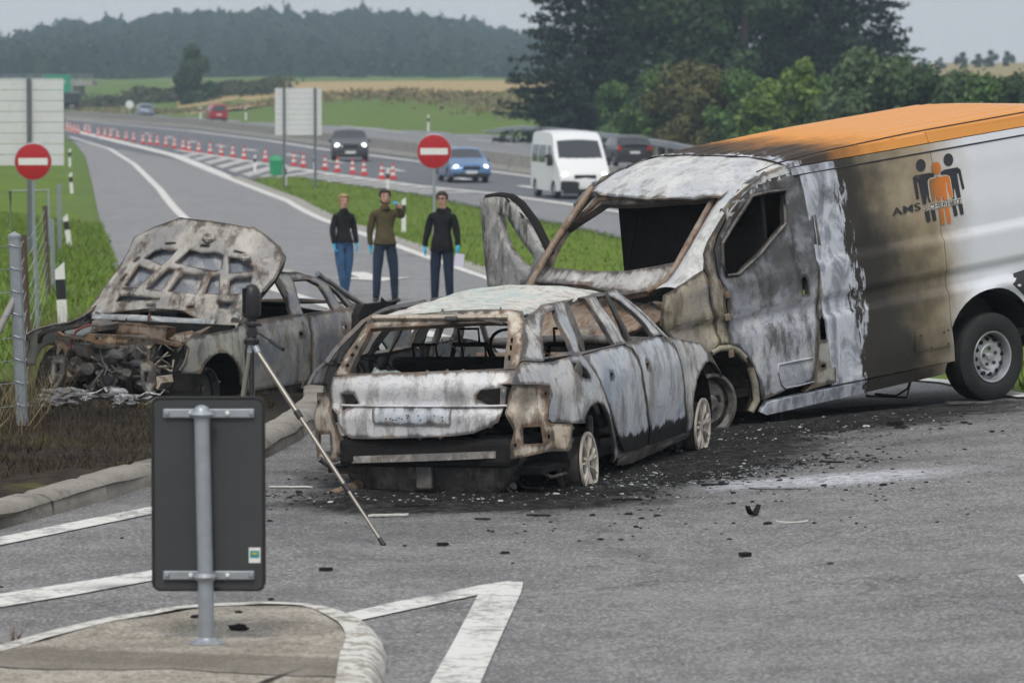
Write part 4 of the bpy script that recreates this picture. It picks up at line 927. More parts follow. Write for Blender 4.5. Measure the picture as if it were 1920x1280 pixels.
# ribbed roof
def zvr(x, y):
    k = .012*max(0, math.cos(y*2*math.pi/.155))**.6 if abs(y) < .80 and x > -2.35 and x < .55 else 0
    return zv(x, y)+k
P_, T_ = [], []
xs = np.linspace(-2.72, .60, 60); ys = np.linspace(-.93, .93, 125)
VV = [Vector((x, y, zvr(x, y)+.003*mnoise.noise((x*3, y*3, 0))*sstep(-.4, .5, x))) for x in xs for y in ys]
m_ = len(ys); FF = [(i*m_+j, (i+1)*m_+j, (i+1)*m_+j+1, i*m_+j+1) for i in range(len(xs)-1) for j in range(m_-1)]
o = obj('roof', VV, FF, M_VORNG, V_.e)
for s_ in (1, -1):
    MB().tube([Vector((x, s_*.845, zv(x, .845)+.004)) for x in np.linspace(-2.3, .85, 14)], .007, 6).build('roof_seam', M_PLASTIC, V_.e)
rr = MB(); rr.tube([(.62, y, zv(.62, y)+.003+.004*rnd.random()) for y in np.linspace(-.90, .90, 40)], .007, 5); rr.build('charred_roof_joint', M_SOOT, V_.e)
# tail, chassis, axle, tyres
rb = [(-.95, .42), (.95, .42), (.93, 2.2), (.80, 2.32), (-.80, 2.32), (-.93, 2.2)]
panel(V_, 'rear_doors', (0, lambda y, z: -2.80+.10*max(0, z-1.6)**1.2, (1, 2), -2.8), rb, (), M_WHITEV, res=.15, thick=.03, dent=0)
MB().box((-2.80, 0, .50), (.12, 1.96, .2), bev=.03).build('rear_bumper', M_PLASTIC, V_.e)
for S in (VL, VR): panel(V_, 'corner_guard', S, [(RX-.25, .95), (RX-.32, 1.03), (-2.82, 1.12), (-2.84, .42), (RX-.56, .42), (RX-.49, .66), (RX-.39, .83)], (), M_PLASTIC, res=.08, thick=.02, dent=0, off=.006 if S is VL else -.006)
cs = MB(); 
for y in (-.5, .5): cs.box((-.5, y, .36), (3.6, .08, .14))
cs.build('chassis_rail', M_SOOT, V_.e)
MB().tube([(RX, y, .36) for y in (-.85, 0, .85)], .06, 10).build('rear_axle', M_SOOT, V_.e)
MB().lathe([(.05, -.35), (.14, -.32), (.14, .32), (.05, .35)], 12, c=(-.2, -.1, .30), axis='x').build('silencer', M_SOOT, V_.e, auto=40)
q = MB(); pr = [(math.cos(a)*.50, math.sin(a)*.50) for a in np.linspace(-.1, math.pi+.1, n_)]
for s_ in (1, -1):
    q = MB(); vv = [Vector((RX+u, s_*1.03, .42+t)) for u, t in pr]+[Vector((RX+u, s_*.62, .42+t)) for u, t in pr]
    q.add(vv, [(i, i+1, n_+i+1, n_+i) for i in range(n_-1)]+[tuple(range(n_, 2*n_))]); q.build('wheel_house', M_PLASTIC, V_.e)
def tyre_wheel(par, c, s_, R=.375, W=.24, rr=.215, steel=(.50, .51, .53), holes=12, name='rear_wheel', n=48):
    w_ = empty(name, c); w_.parent = par
    t = MB(); t.lathe([(rr, -s_*W*.42), (rr*1.12, -s_*W*.5), (R*.9, -s_*W*.5), (R*.985, -s_*W*.42), (R, -s_*W*.28), (R, s_*W*.28), (R*.985, s_*W*.42), (R*.92, s_*W*.5), (R*.75, s_*W*.53), (rr*1.12, s_*W*.5), (rr*1.02, s_*W*.44), (rr, s_*W*.38)], n, axis='y', capend=False)
    t.build('tyre', simple('tyre rubber', (.022, .022, .023), .75, 0, .3, 8, .3, 40, .3, .3), w_, auto=35)
    r_ = MB(); ms = simple('wheel steel', steel, .35, .7, .12, 9)
    r_.lathe([(rr*1.03, s_*W*.43), (rr*1.0, s_*W*.48), (rr*.96, s_*W*.47), (rr*.92, s_*W*.36), (rr*.88, s_*W*.05), (rr*.84, s_*W*.03), (rr*.76, s_*W*.18), (rr*.66, s_*W*.27), (rr*.54, s_*W*.24), (rr*.52, s_*W*.30), (rr*.47, s_*W*.33), (rr*.36, s_*W*.30), (.01, s_*W*.30)], n, axis='y', capend=False); r_.build('rim', ms, w_, auto=30)
    for k in range(holes):
        a = 2*math.pi*k/holes; MB().lathe([(.019, -s_*.02), (.019, s_*.012), (.002, s_*.012)], 10, c=(math.cos(a)*rr*.70, s_*W*.235, math.sin(a)*rr*.70), axis='y').build('vent_hole', M_SOOT, w_)
    for k in range(5):
        a = 2*math.pi*k/5+.3; MB().lathe([(.017, 0), (.016, s_*.012), (.010, s_*.016)], 6, c=(math.cos(a)*rr*.33, s_*W*.30, math.sin(a)*rr*.33), axis='y').build('wheel_nut', M_PLASTIC, w_)
    MB().lathe([(rr*.16, 0), (rr*.15, s_*.015), (rr*.05, s_*.018)], 14, c=(0, s_*W*.31, 0), axis='y').build('hub_cap', ms, w_, auto=30)
    return w_
tyre_wheel(V_.e, (RX, .92, .362), 1); tyre_wheel(V_.e, (RX, -.92, .362), -1)
# ---- lettering and emblem on the side
M_LOGO = simple('dark lettering', (.028, .029, .034), .5, 0, .1, 5); 
nl = NT('orange figure print'); xo = nl.sep(nl.obj())[0]
M_LOGOO = nl.done(nl.mix(nl.ramp(nl.math('ADD', xo, nl.math('MULTIPLY', nl.noise(nl.obj(), 3, 3), .2)), -.98, -.78), (.62, .17, .02), (.22, .12, .04)), .45)
M_LOGOW = simple('pale outline print', (.50, .46, .40), .5, 0, .05, 5)
def decal(name, pts, mat, off=.004, res=.04): return panel(V_, name, VL, Pv(Z4b(pts)), (), mat, res=res, thick=0, dent=0, off=off)
def disc(c, rx, ry, k=20): return [(c[0]+rx*math.cos(a*2*math.pi/k), c[1]+ry*math.sin(a*2*math.pi/k)) for a in range(k)]
decal('emblem_head', disc((453, 555), 39, 51), M_LOGO); decal('emblem_head', disc((673, 511), 39, 51), M_LOGO); 
decal('emblem_figure', [(388, 655), (405, 636), (530, 614), (552, 622), (557, 650), (515, 665), (508, 700), (535, 848), (516, 850), (500, 790), (496, 864), (470, 872), (432, 690), (422, 690), (440, 822), (418, 832)], M_LOGO)
decal('emblem_figure', [(610, 610), (640, 590), (745, 570), (770, 590), (803, 740), (784, 750), (752, 620), (742, 622), (774, 812), (742, 818), (724, 742), (716, 745), (722, 822), (706, 826), (684, 648), (640, 630), (612, 632)], M_LOGO)
decal('emblem_outline', [(505, 690), (512, 668), (530, 655), (655, 630), (682, 645), (690, 670), (712, 806), (690, 828), (664, 834), (625, 806), (612, 850), (582, 852), (575, 800), (566, 850), (540, 858), (522, 820)], M_LOGOW, .006)
decal('emblem_head', disc((573, 578), 39, 50), M_LOGOO, .007)
decal('emblem_figure', [(513, 690), (518, 672), (534, 662), (654, 637), (678, 652), (684, 680), (706, 805), (684, 818), (662, 745), (655, 690), (648, 692), (652, 740), (664, 826), (634, 836), (622, 800), (614, 806), (612, 842), (584, 846), (570, 790), (562, 846), (540, 848), (528, 800)], M_LOGOO, .008)
for s_, m_l in (([(482, 925), (518, 918), (530, 1000), (514, 1010), (496, 1006)], M_LOGO), ([(530, 916), (564, 910), (577, 990), (562, 1000), (548, 996)], M_LOGO), ([(594, 905), (630, 898), (645, 1020), (628, 1032), (612, 1026)], M_LOGOO), ([(645, 893), (676, 887), (694, 1010), (680, 1020), (664, 1016)], M_LOGOO), ([(702, 880), (732, 872), (747, 950), (732, 964), (718, 960)], M_LOGO), ([(750, 868), (782, 860), (796, 940), (782, 950), (768, 948)], M_LOGO)):
    decal('emblem_leg', s_, m_l, .006)
def lettering(txt, p0, p1, hpx, mat, sx_=1.0):
    """flat lettering whose baseline runs between two photo points on the side wall"""
    cu = bpy.data.curves.new('lettering', 'FONT'); cu.body = txt; cu.size = 1; cu.resolution_u = 3; cu.offset = .012
    tmp = bpy.data.objects.new('tmp', cu); COL.objects.link(tmp); dg = bpy.context.evaluated_depsgraph_get(); me = bpy.data.meshes.new_from_object(tmp.evaluated_get(dg))
    bpy.data.objects.remove(tmp)
    a = np.array([v.co[:2] for v in me.vertices]); F_ = [tuple(p.vertices) for p in me.polygons]; mnx, mxx = a[:, 0].min(), a[:, 0].max(); mny, mxy = a[:, 1].min(), a[:, 1].max()
    V = []
    for x, y in a:
        u = (x-mnx)/(mxx-mnx); t = (y-mny)/(mxy-mny)
        V.append(surf3(VL, *V_.hit(p0[0]+(p1[0]-p0[0])*u-t*hpx*.13, p0[1]+(p1[1]-p0[1])*u-t*hpx, VL), .009))
    bpy.data.meshes.remove(me)
    return obj('lettering', V, F_, mat, V_.e, False)
lettering('AMS', Z4b([(222, 962)])[0], Z4b([(452, 912)])[0], 14.5, M_LOGO)
decal('lettering_band', [(468, 884), (776, 826), (782, 858), (474, 918)], M_LOGOW, .0085)
lettering('SICHERHEIT', Z4b([(476, 914)])[0], Z4b([(776, 856)])[0], 7.6, M_LOGO)
# ---- right front door standing open
hg = V_.M @ Vector((1.75, -1.0, 1.0)); dpl = []
h0, h1 = Vector((hg.x, hg.y)), Vector((-.23, 35.15))
dd = (h1-h0).normalized(); nrm = Vector((-dd.y, dd.x))
OD = empty('open_cab_door'); OD.parent = V_.e; OD.matrix_parent_inverse = V_.I.copy()
def dpt(px, py, off=0):
    r = ray(px, py); t = (h0-Vector((0, 0))).dot(nrm)/Vector((r.x, r.y)).dot(nrm); p = EYE+r*t; return p
def dpoly(pts):
    out = []
    for q_ in pts:
        p = dpt(*q_); out.append(((Vector((p.x, p.y))-h0).dot(dd), p.z))
    return out
do = dpoly(Z3([(12, 362), (60, 356), (100, 362), (130, 384), (180, 450), (232, 556), (222, 600), (190, 640), (172, 672), (60, 684), (38, 672), (30, 600), (18, 450)]))
dh = dpoly(Z3([(76, 416), (108, 430), (150, 498), (204, 572), (186, 612), (150, 590), (108, 540), (84, 480)]))
P_, T_ = mesh2d(do, [dh], .06)
Vd = [(h0.x+dd.x*a+nrm.x*.004*mnoise.noise((a*6, b*6, 0)), h0.y+dd.y*a, b) for a, b in P_]
oo = obj('door_shell', Vd, T_, burnt('burnt open door', (.34, .34, .33), (.16, .16, .17), kb=.6, kr=.2, ks=.9, seed=80, sc=3.4, white=.5), OD); mm = oo.modifiers.new('t', 'SOLIDIFY'); mm.thickness = .07; mm.offset = 0
oe = MB(); oe.tube([(h0.x+dd.x*a-nrm.x*.045, h0.y+dd.y*a-nrm.y*.045, b) for a, b in do[:6]], .04, 8); oe.tube([(h0.x+dd.x*a-nrm.x*.045, h0.y+dd.y*a-nrm.y*.045, b) for a, b in do[-4:]+do[:1]], .035, 8); oe.build('door_edge', M_SOOT, OD, auto=60)
# wires hanging under the body
for pts in ([(1545, 720), (1622, 720), (1624, 742), (1700, 745), (1708, 712)], [(1640, 738), (1680, 742), (1702, 728), (1709, 706)]):
    w3 = [V_.I @ at(a, b, 34.9) for a, b in pts]; MB().tube(w3, .010, 6).build('loose_wire', M_SOOT, V_.e, auto=80)
# ================================================================ burnt saloon with raised bonnet
SED = Veh('burnt_saloon_car', 'burnt-out brownish saloon car with raised bonnet and bare engine, half on the verge', 'car', (-2.766, 38.045, -.28), (244.2, -.9, -.6), 1.0)
S_ = SED
def ysd(x, z):
    h = lerpk([(.12, .80), (.22, .855), (.36, .885), (.60, .90), (.80, .90), (.87, .885), (.97, .85), (1.08, .78), (1.36, .58), (1.44, .46)], z)
    if x > 1.2: h *= 1-.10*((x-1.2)/.9)**2
    if x < -1.4: h *= 1-.085*((-1.4-x)/1.0)**2
    for ax_ in (-1.404, 1.404): h += .022*math.exp(-((math.hypot(x-ax_, z-.33)-.37)/.07)**2)
    return h
SL = (1, ysd, (0, 2), .88); SR = mir(SL); Ps = lambda pts: S_.poly(pts, SL)
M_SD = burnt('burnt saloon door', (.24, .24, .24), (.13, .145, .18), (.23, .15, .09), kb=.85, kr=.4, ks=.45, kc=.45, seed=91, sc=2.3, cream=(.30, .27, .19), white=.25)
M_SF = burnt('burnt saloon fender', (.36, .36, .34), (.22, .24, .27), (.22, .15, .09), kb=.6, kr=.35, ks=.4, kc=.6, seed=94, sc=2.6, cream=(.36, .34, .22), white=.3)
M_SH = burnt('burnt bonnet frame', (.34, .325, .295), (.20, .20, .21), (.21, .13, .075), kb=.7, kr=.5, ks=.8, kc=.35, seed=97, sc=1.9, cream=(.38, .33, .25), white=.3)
fenp = Ps(Z2c([(1566, 336), (1552, 420), (1528, 480), (1482, 556), (1502, 588), (1692, 588)]) + Z3c([(126, 1008), (150, 950), (192, 902), (240, 879), (292, 882), (330, 912), (358, 960), (373, 1010), (378, 1080), (404, 1120), (402, 900), (398, 690), (332, 732), (250, 744), (120, 770), (50, 790), (10, 815)]))
both(S_, 'front_fender', SL, fenp, (), M_SF, res=.045, thick=.02, dent=.008)
fdp = Ps(Z3c([(410, 690), (500, 674), (600, 662), (700, 650), (760, 642), (800, 640), (812, 720), (816, 900), (818, 1062), (700, 1084), (560, 1106), (412, 1128), (408, 900)]))
rdp = Ps(Z3c([(808, 640), (960, 618), (1100, 600), (1130, 640), (1120, 760), (1070, 880), (1030, 960), (1010, 1030), (826, 1060), (824, 900), (820, 720)]))
hh = lambda u, t: Ps(Z3c([(u-14, t-14), (u+14, t-16), (u+18, t+8), (u-10, t+14)]))
both(S_, 'front_door', SL, fdp, [hh(757, 764)], M_SD, res=.05, thick=.03, dent=.008)
both(S_, 'rear_door', SL, rdp, [hh(1030, 722)], M_SD, res=.05, thick=.03, dent=.008)
slp = Ps(Z3c([(404, 1136), (560, 1114), (700, 1092), (830, 1068), (1010, 1036), (1010, 1085), (840, 1120), (640, 1160), (404, 1200)]))
both(S_, 'sill', SL, slp, (), M_DARK, res=.07, thick=.06)
sqp = [(-.98, .93), (-1.25, .98), (-1.5, 1.02), (-1.9, 1.0), (-2.35, .95), (-2.38, .55), (-1.86, .40)] + [(-1.404+.40*math.cos(a), .33+.38*math.sin(a)) for a in np.linspace(math.pi-.2, .1, 12)][:0] + [(-1.79, .42), (-1.70, .60), (-1.55, .70), (-1.404, .73), (-1.25, .70), (-1.10, .60), (-1.03, .45)]
both(S_, 'quarter_panel', SL, sqp, (), M_SD, res=.06, thick=.02, dent=.006)
sw1 = Z3c([(440, 560), (500, 490), (560, 440), (620, 426), (650, 450), (672, 540), (692, 640), (600, 652), (500, 666), (420, 676)])
sw2 = Z3c([(710, 422), (800, 416), (868, 450), (920, 530), (965, 608), (870, 622), (770, 634), (736, 520)])
sw3 = Z3c([(925, 450), (990, 505), (1060, 588), (1030, 596), (975, 540)])
sfr = Ps(Z3c([(390, 690), (410, 640), (440, 560), (500, 470), (560, 410), (610, 385), (680, 375), (760, 380), (860, 405), (950, 458), (1050, 540), (1112, 588), (1095, 602), (960, 616), (800, 636), (600, 658), (420, 684)]))
sfr = [(a, min(b, 1.38)) for a, b in sfr]
both(S_, 'side_frame', SL, sfr, [Ps(sw1), Ps(sw2), Ps(sw3)], M_SD, res=.04, thick=.03, dent=.004)
def zs(x, y):
    t = lerpk([(-1.9, 1.02), (-1.5, 1.16), (-1.0, 1.34), (-.5, 1.415), (0, 1.43), (.3, 1.38), (.5, 1.30)], x); return t-.07*(abs(y)/.58)**2.4
panel(S_, 'roof', (2, zs, (0, 1), 1.4), [(-1.05, -.52), (-1.05, .52), (-.6, .56), (0, .55), (.28, .52), (.33, 0), (.28, -.52), (0, -.55), (-.6, -.56)], (), M_SF, res=.06, thick=.02, dent=.01)
for s_ in (-1, 1):
    MB().tube([(.28, s_*.54, 1.36), (.55, s_*.63, 1.18), (.92, s_*.72, .96)], .04, 8).build('windscreen_pillar', M_SF, S_.e, auto=60)
    MB().tube([(-.98, s_*.53, 1.32), (-1.4, s_*.63, 1.11), (-1.72, s_*.70, .98)], .032, 8).build('rear_pillar', M_SD, S_.e, auto=60)
    MB().tube([(-.05, s_*.57, 1.36), (-.07, s_*.74, 1.08), (-.08, s_*.83, .9), (-.08, s_*.84, .3)], .055, 8, aspect=.6).build('door_pillar', M_DARK, S_.e, auto=60)
panel(S_, 'boot_lid', (2, lambda x, y: 1.04-.05*(abs(y)/.7)**2-.1*max(0, -1.9-x), (0, 1), 1), [(-1.7, -.68), (-1.7, .68), (-2.3, .66), (-2.38, 0), (-2.3, -.66)], (), M_SD, res=.08, thick=.02)
fl = MB(); fl.box((-.3, 0, .26), (3.2, 1.6, .05)); fl.box((-1.2, 0, .6), (.14, 1.3, .6), bev=.03); fl.build('floor_pan', M_SOOT, S_.e)
for y in (-.38, .38):
    q = MB(); q.tube([(-.1, y-.2, .4), (-.32, y-.19, .8), (-.4, y-.14, 1.05), (-.4, y+.14, 1.05), (-.32, y+.19, .8), (-.1, y+.2, .4)], .025, 8); q.box((.1, y, .42), (.5, .42, .1), bev=.02); q.build('seat_frame', M_SOOT, S_.e, auto=50)
    lump(S_.e, 'seat_residue', (-.25, y, .75), (.12, .2, .24), M_SOOT, 3, .5, 5, y)
lump(S_.e, 'dash_residue', (.72, 0, .82), (.16, .66, .12), M_SOOT, 3, .4, 5)
lump(S_.e, 'bench_residue', (-1.1, 0, .86), (.16, .6, .14), M_SOOT, 3, .5, 6)
# bonnet, swung up past the vertical
HA = R_(122); hd = Vector((math.cos(HA), 0, math.sin(HA))); HP = Vector((.86, 0, .99)); hn = Vector((math.sin(HA), 0, -math.cos(HA)))   # hn faces forward/down = the visible underside
def hpt(px, py):
    d = S_.R3 @ ray(px, py); t = (HP-S_.o).dot(hn)/d.dot(hn); p = S_.o+d*t; return ((p-HP).y, (p-HP).dot(hd))
HO = [hpt(*q) for q in Z1c([(532, 950), (526, 890), (560, 840), (640, 700), (760, 520), (870, 330), (920, 195), (1100, 120), (1370, 42), (1400, 50)]) + Z3c([(180, 52), (300, 66), (420, 80), (440, 72), (520, 120), (590, 180), (622, 232), (610, 290), (570, 390), (510, 480), (440, 590), (390, 670), (340, 745), (300, 760), (230, 715), (120, 680)]) + Z1c([(1400, 905), (1100, 885), (800, 915), (640, 945)])]
HH = [Z1c([(1060, 415), (1130, 362), (1210, 346), (1340, 350), (1280, 420), (1210, 480)]), Z1c([(1345, 465), (1470, 356), (1540, 372), (1560, 384), (1690, 376), (1755, 400), (1742, 510), (1690, 530), (1500, 500)]), Z1c([(866, 665), (985, 490), (1125, 550), (985, 690)]), Z1c([(1080, 700), (1270, 522), (1320, 540), (1200, 720)]), Z1c([(1280, 728), (1395, 572), (1580, 590), (1530, 745)]), Z3c([(156, 510), (190, 412), (240, 396), (240, 510)]), Z3c([(306, 286), (360, 286), (440, 330), (430, 355), (310, 375)]), Z3c([(305, 510), (310, 430), (340, 412), (435, 400), (420, 500)]), Z1c([(795, 820), (820, 772), (960, 778), (1180, 802)]), Z3c([(236, 566), (320, 572), (300, 606), (250, 600)])]
def grow(h, k):
    cx, cy = sum(p[0] for p in h)/len(h), sum(p[1] for p in h)/len(h); return [(cx+(p[0]-cx)*k, cy+(p[1]-cy)*k) for p in h]
HH = [grow([hpt(*q) for q in h], 1.04) for h in HH]
slots = [Z1c([(1248, 288), (1340, 286), (1342, 298), (1250, 300)]), Z1c([(1575, 308), (1645, 310), (1645, 322), (1577, 322)]), Z1c([(830, 620), (864, 568), (876, 574), (842, 626)]), Z1c([(1072, 846), (1144, 844), (1142, 862), (1074, 862)]), Z1c([(1436, 866), (1508, 866), (1500, 884), (1440, 882)]), Z1c([(945, 446), (985, 410), (992, 418), (955, 452)]), Z1c([(848, 698), (930, 706), (928, 714), (850, 706)]), Z1c([(1365, 530), (1390, 524), (1390, 540), (1368, 544)]), Z1c([(1612, 552), (1638, 550), (1636, 566), (1614, 566)]), Z3c([(340, 238), (400, 248), (398, 256), (340, 246)])]
HH += [[hpt(*q) for q in h] for h in slots]
bonnet = empty('raised_bonnet'); bonnet.parent = S_.e
def hmesh(name, outer, holes, off, mat, res, dent, thick, relief=None):
    P, T = mesh2d(outer, holes, res)
    V = []
    for a, b in P:
        e = relief(a, b) if relief else 0
        curve = -.10*(a/.75)**2*min(1, max(0, b)) 
        V.append(HP+Vector((0, a, 0))+hd*b+hn*(off+e+curve+dent*mnoise.noise((a*5, b*5, 1))))
    Fs = [t if (V[t[1]]-V[t[0]]).cross(V[t[2]]-V[t[0]]).dot(hn) > 0 else t[::-1] for t in T]
    o = obj(name, V, Fs, mat, bonnet, True)
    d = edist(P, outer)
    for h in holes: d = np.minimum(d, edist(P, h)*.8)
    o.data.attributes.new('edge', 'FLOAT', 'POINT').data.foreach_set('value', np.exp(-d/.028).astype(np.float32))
    m = o.modifiers.new('t', 'SOLIDIFY'); m.thickness = thick; m.offset = -1; m = o.modifiers.new('crisp', 'EDGE_SPLIT'); m.split_angle = R_(40); return o
HOa = np.array(HO)
def rel(a, b):
    d = float(edist(np.array([[a, b]]), HOa)[0]); return .022*sstep(.03, .10, d)
def rel2(a, b):
    d = min(float(edist(np.array([[a, b]]), np.array(h))[0]) for h in HH[:10]); return .014*sstep(.0, .02, d)+rel(a, b)
hmesh('outer_skin', HO, (), -.035, burnt('bonnet skin inside', (.23, .25, .29), (.13, .14, .16), kb=.6, kr=.12, ks=.5, kc=.1, seed=101, sc=3, white=.35), .06, .004, .006)
hmesh('inner_frame', HO, HH, 0, M_SH, .026, .003, .006, rel2)
MB().tube([HP+Vector((0, a, 0))+hd*b+hn*(.0-.10*(a/.75)**2*min(1, max(0, b))) for a, b in HO[5:20]], .012, 6).build('bonnet_lip', M_DARK, bonnet, auto=80)
lc = hpt(*Z1c([(1650, 250)])[0]); lump(bonnet, 'latch', tuple(HP+Vector((0, lc[0], 0))+hd*lc[1]+hn*.03), (.05, .07, .05), M_SH, 2, .5, 6)
lc = hpt(*Z3c([(418, 292)])[0]); lump(bonnet, 'latch', tuple(HP+Vector((0, lc[0], 0))+hd*lc[1]+hn*.03), (.04, .05, .04), M_SH, 2, .5, 6)
# engine bay seen from the front
XF = 1.98
def fpt(px, py, x=XF):
    d = S_.R3 @ ray(px, py); t = (x-S_.o.x)/d.x; return S_.o+d*t
def fpoly(pts, x): return [fpt(*q, x) for q in pts]
def plate(name, pts, x, d, mat, holes=(), res=.04, dent=.01):
    o2 = [(p.y, p.z) for p in fpoly(pts, x)]; h2 = [[(p.y, p.z) for p in fpoly(h, x)] for h in holes]
    return panel(S_, name, (0, lambda a, b: x, (1, 2), x), o2, h2, mat, thick=d, res=res, dent=dent)
plate('front_cross_beam', Z2c([(250, 170), (300, 205), (430, 225), (500, 228), (560, 190), (700, 195), (900, 210), (1080, 225), (1240, 238), (1400, 275), (1510, 305), (1480, 322), (1330, 300), (1180, 285), (1050, 290), (940, 310), (800, 298), (640, 285), (520, 250), (400, 246), (270, 225), (235, 240), (225, 190)]), 1.95, .05, burnt('rusty cross beam', (.30, .22, .14), (.20, .15, .10), (.30, .15, .06), kb=.5, kr=.6, ks=.35, kc=.25, seed=105, sc=4, white=.12), [Z2c([(625, 225), (690, 225), (690, 245), (640, 250)]), Z2c([(985, 245), (1010, 243), (1010, 262), (985, 262)]), Z2c([(1100, 248), (1140, 252), (1140, 264), (1100, 260)])])
plate('crash_bracket', Z2c([(205, 425), (260, 405), (320, 430), (330, 500), (318, 600), (300, 660), (250, 730), (225, 800), (200, 800), (215, 700), (180, 620), (190, 520)]), 2.0, .05, M_SH, [Z2c([(240, 485), (278, 485), (278, 575), (240, 575)]), Z2c([(240, 640), (270, 640), (268, 670), (244, 670)])])
plate('crash_bracket', Z2c([(1075, 480), (1160, 462), (1205, 500), (1225, 600), (1238, 700), (1200, 770), (1180, 840), (1140, 880), (1135, 760), (1090, 690), (1075, 580)]), 2.0, .05, M_SH, [Z2c([(1120, 572), (1165, 572), (1165, 665), (1120, 665)])])
plate('hanging_strut', Z2c([(1130, 300), (1210, 300), (1205, 325), (1180, 340), (1180, 470), (1150, 470), (1152, 340), (1128, 322)]), 1.96, .04, M_TAN)
plate('right_fender_edge', Z2c([(38, 290), (45, 200), (100, 160), (250, 130), (420, 90), (570, 60), (560, 100), (420, 130), (290, 165), (280, 190), (180, 170), (110, 190), (70, 230), (55, 290)]), 1.75, .06, M_DARK)
plate('strut_tower', Z2c([(330, 120), (560, 95), (690, 110), (690, 160), (560, 190), (500, 220), (420, 222), (310, 200)]), 1.5, .25, M_SF, dent=.03)
plate('strut_tower', Z2c([(1360, 240), (1420, 190), (1560, 170), (1700, 180), (1690, 220), (1560, 250), (1500, 300)]), 1.5, .25, M_TAN, dent=.03)
plate('inner_fender_stay', Z2c([(255, 240), (300, 250), (350, 350), (330, 420), (300, 330), (260, 400), (240, 400)]), 1.92, .04, M_TAN)
plate('air_box', Z2c([(760, 80), (1000, 95), (1350, 125), (1330, 300), (1180, 280), (1100, 200), (960, 195), (870, 200), (750, 150)]), 1.2, .2, M_RUST)
plate('radiator_support', Z2c([(330, 300), (420, 280), (560, 300), (580, 440), (480, 420), (420, 360)]), 1.75, .08, M_DARK, dent=.03)
bar = MB(); 
pA, pB = fpt(*Z2c([(620, 40)])[0], .92), fpt(*Z2c([(1840, 95)])[0], .92)
bar.tube([pA, pA.lerp(pB, .35)+Vector((0, 0, .01)), pA.lerp(pB, .7), pB], .045, 8); bar.build('cowl', burnt('scorched cowl', (.30, .33, .36), (.2, .22, .24), kb=.5, kr=.3, ks=.4, seed=110, sc=5), S_.e, auto=60)
eb = MB(); c = fpt(*Z2c([(760, 560)])[0], 1.6); eb.box(c+Vector((-.35, 0, .03)), (.7, .50, .48), bev=.05); eb.box(c+Vector((-.2, .02, .25)), (.5, .36, .12), bev=.03); eb.build('engine_block', M_DARK, S_.e, auto=40)
tc = [(p.y, p.z) for p in fpoly(Z2c([(650, 500), (655, 430), (740, 420), (800, 440), (840, 520), (890, 580), (880, 680), (820, 740), (740, 760), (690, 720), (640, 620), (620, 560)]), 1.66)]
panel(S_, 'timing_cover', (0, lambda a, b: 1.70, (1, 2), 1.7), tc, (), simple('sooty casting', (.05, .05, .052), .6, .2, .4, 12, .4, 40), thick=.06, res=.05, dent=.008)
pc = fpt(*Z2c([(765, 650)])[0], 1.78)
pu = MB(); pu.lathe([(.095, -.04), (.10, .0), (.085, .012), (.06, .005), (.045, .02), (.02, .025)], 24, c=tuple(pc), axis='x'); pu.build('crank_pulley', simple('sooty pulley', (.06, .06, .062), .5, .3, .3, 10), S_.e, auto=30)
for u, t, r in ((565, 545, .06), (655, 580, .02), (1100, 410, .03), (520, 530, .04), (1340, 720, .03)):
    q = fpt(*Z2c([(u, t)])[0], 1.8); MB().lathe([(r, -.1), (r, .0), (r*.8, .012), (r*.3, .014)], 16, c=tuple(q), axis='x').build('pulley', M_DARK, S_.e, auto=40)
for k in range(46): # burnt hoses, brackets, loom
    u, t = rnd.uniform(330, 1480), rnd.uniform(310, 800); x = rnd.uniform(1.35, 1.9)
    p = fpt(*Z2c([(u, t)])[0], x); pts = [p]
    for j in range(3): pts.append(pts[-1]+Vector((rnd.uniform(-.06, .06), rnd.uniform(-.14, .14), rnd.uniform(-.13, .09))))
    MB().tube(pts, rnd.uniform(.006, .022), 6).build('burnt_hose', M_DARK if k % 7 else M_TAN, S_.e, auto=70)
for k in range(16):
    u, t = rnd.uniform(380, 1450), rnd.uniform(330, 760); p = fpt(*Z2c([(u, t)])[0], rnd.uniform(1.4, 1.85))
    lump(S_.e, 'engine_residue', tuple(p), (.06, rnd.uniform(.04, .10), rnd.uniform(.04, .09)), M_DARK if k % 9 else M_RUST, 2, .6, 4, k)
rw = [fpt(*q, 1.9) for q in Z2c([(590, 98), (500, 130), (440, 165), (415, 220), (390, 290), (370, 350)])]; MB().tube(rw, .012, 6).build('red_hose', simple('faded red hose', (.20, .05, .05), .7), S_.e, auto=80)
MB().box((1.0, 0, .55), (.08, 1.5, .75)).build('firewall', M_SOOT, S_.e)
for y in (-.5, .5): MB().tube([(1.0, y, .45), (1.98, y*1.05, .45)], .06, 6).build('chassis_leg', M_TAN, S_.e)
MB().tube([(1.9, y, .22) for y in (-.6, 0, .6)], .05, 6).build('subframe', M_DARK, S_.e)
for s_ in (-1, 1):
    for ax_ in (-1.404, 1.404):
        q = MB(); n_ = 14; pr = [(math.cos(a)*.37, math.sin(a)*.37) for a in np.linspace(-.15, math.pi+.15, n_)]
        vv = [Vector((ax_+u, s_*.85, .33+t)) for u, t in pr]+[Vector((ax_+u, s_*.55, .33+t)) for u, t in pr]
        q.add(vv, [(i, i+1, n_+i+1, n_+i) for i in range(n_-1)]+[tuple(range(n_, 2*n_))]); q.build('wheel_house', M_SOOT, S_.e)
for ax_ in (-1.404, 1.404):
    for s_ in (-1, 1): wheel_burnt(S_, 'front_wheel' if ax_ > 0 else 'rear_wheel', (ax_, s_*.62, .34), s_, dark=True, spokes=5)
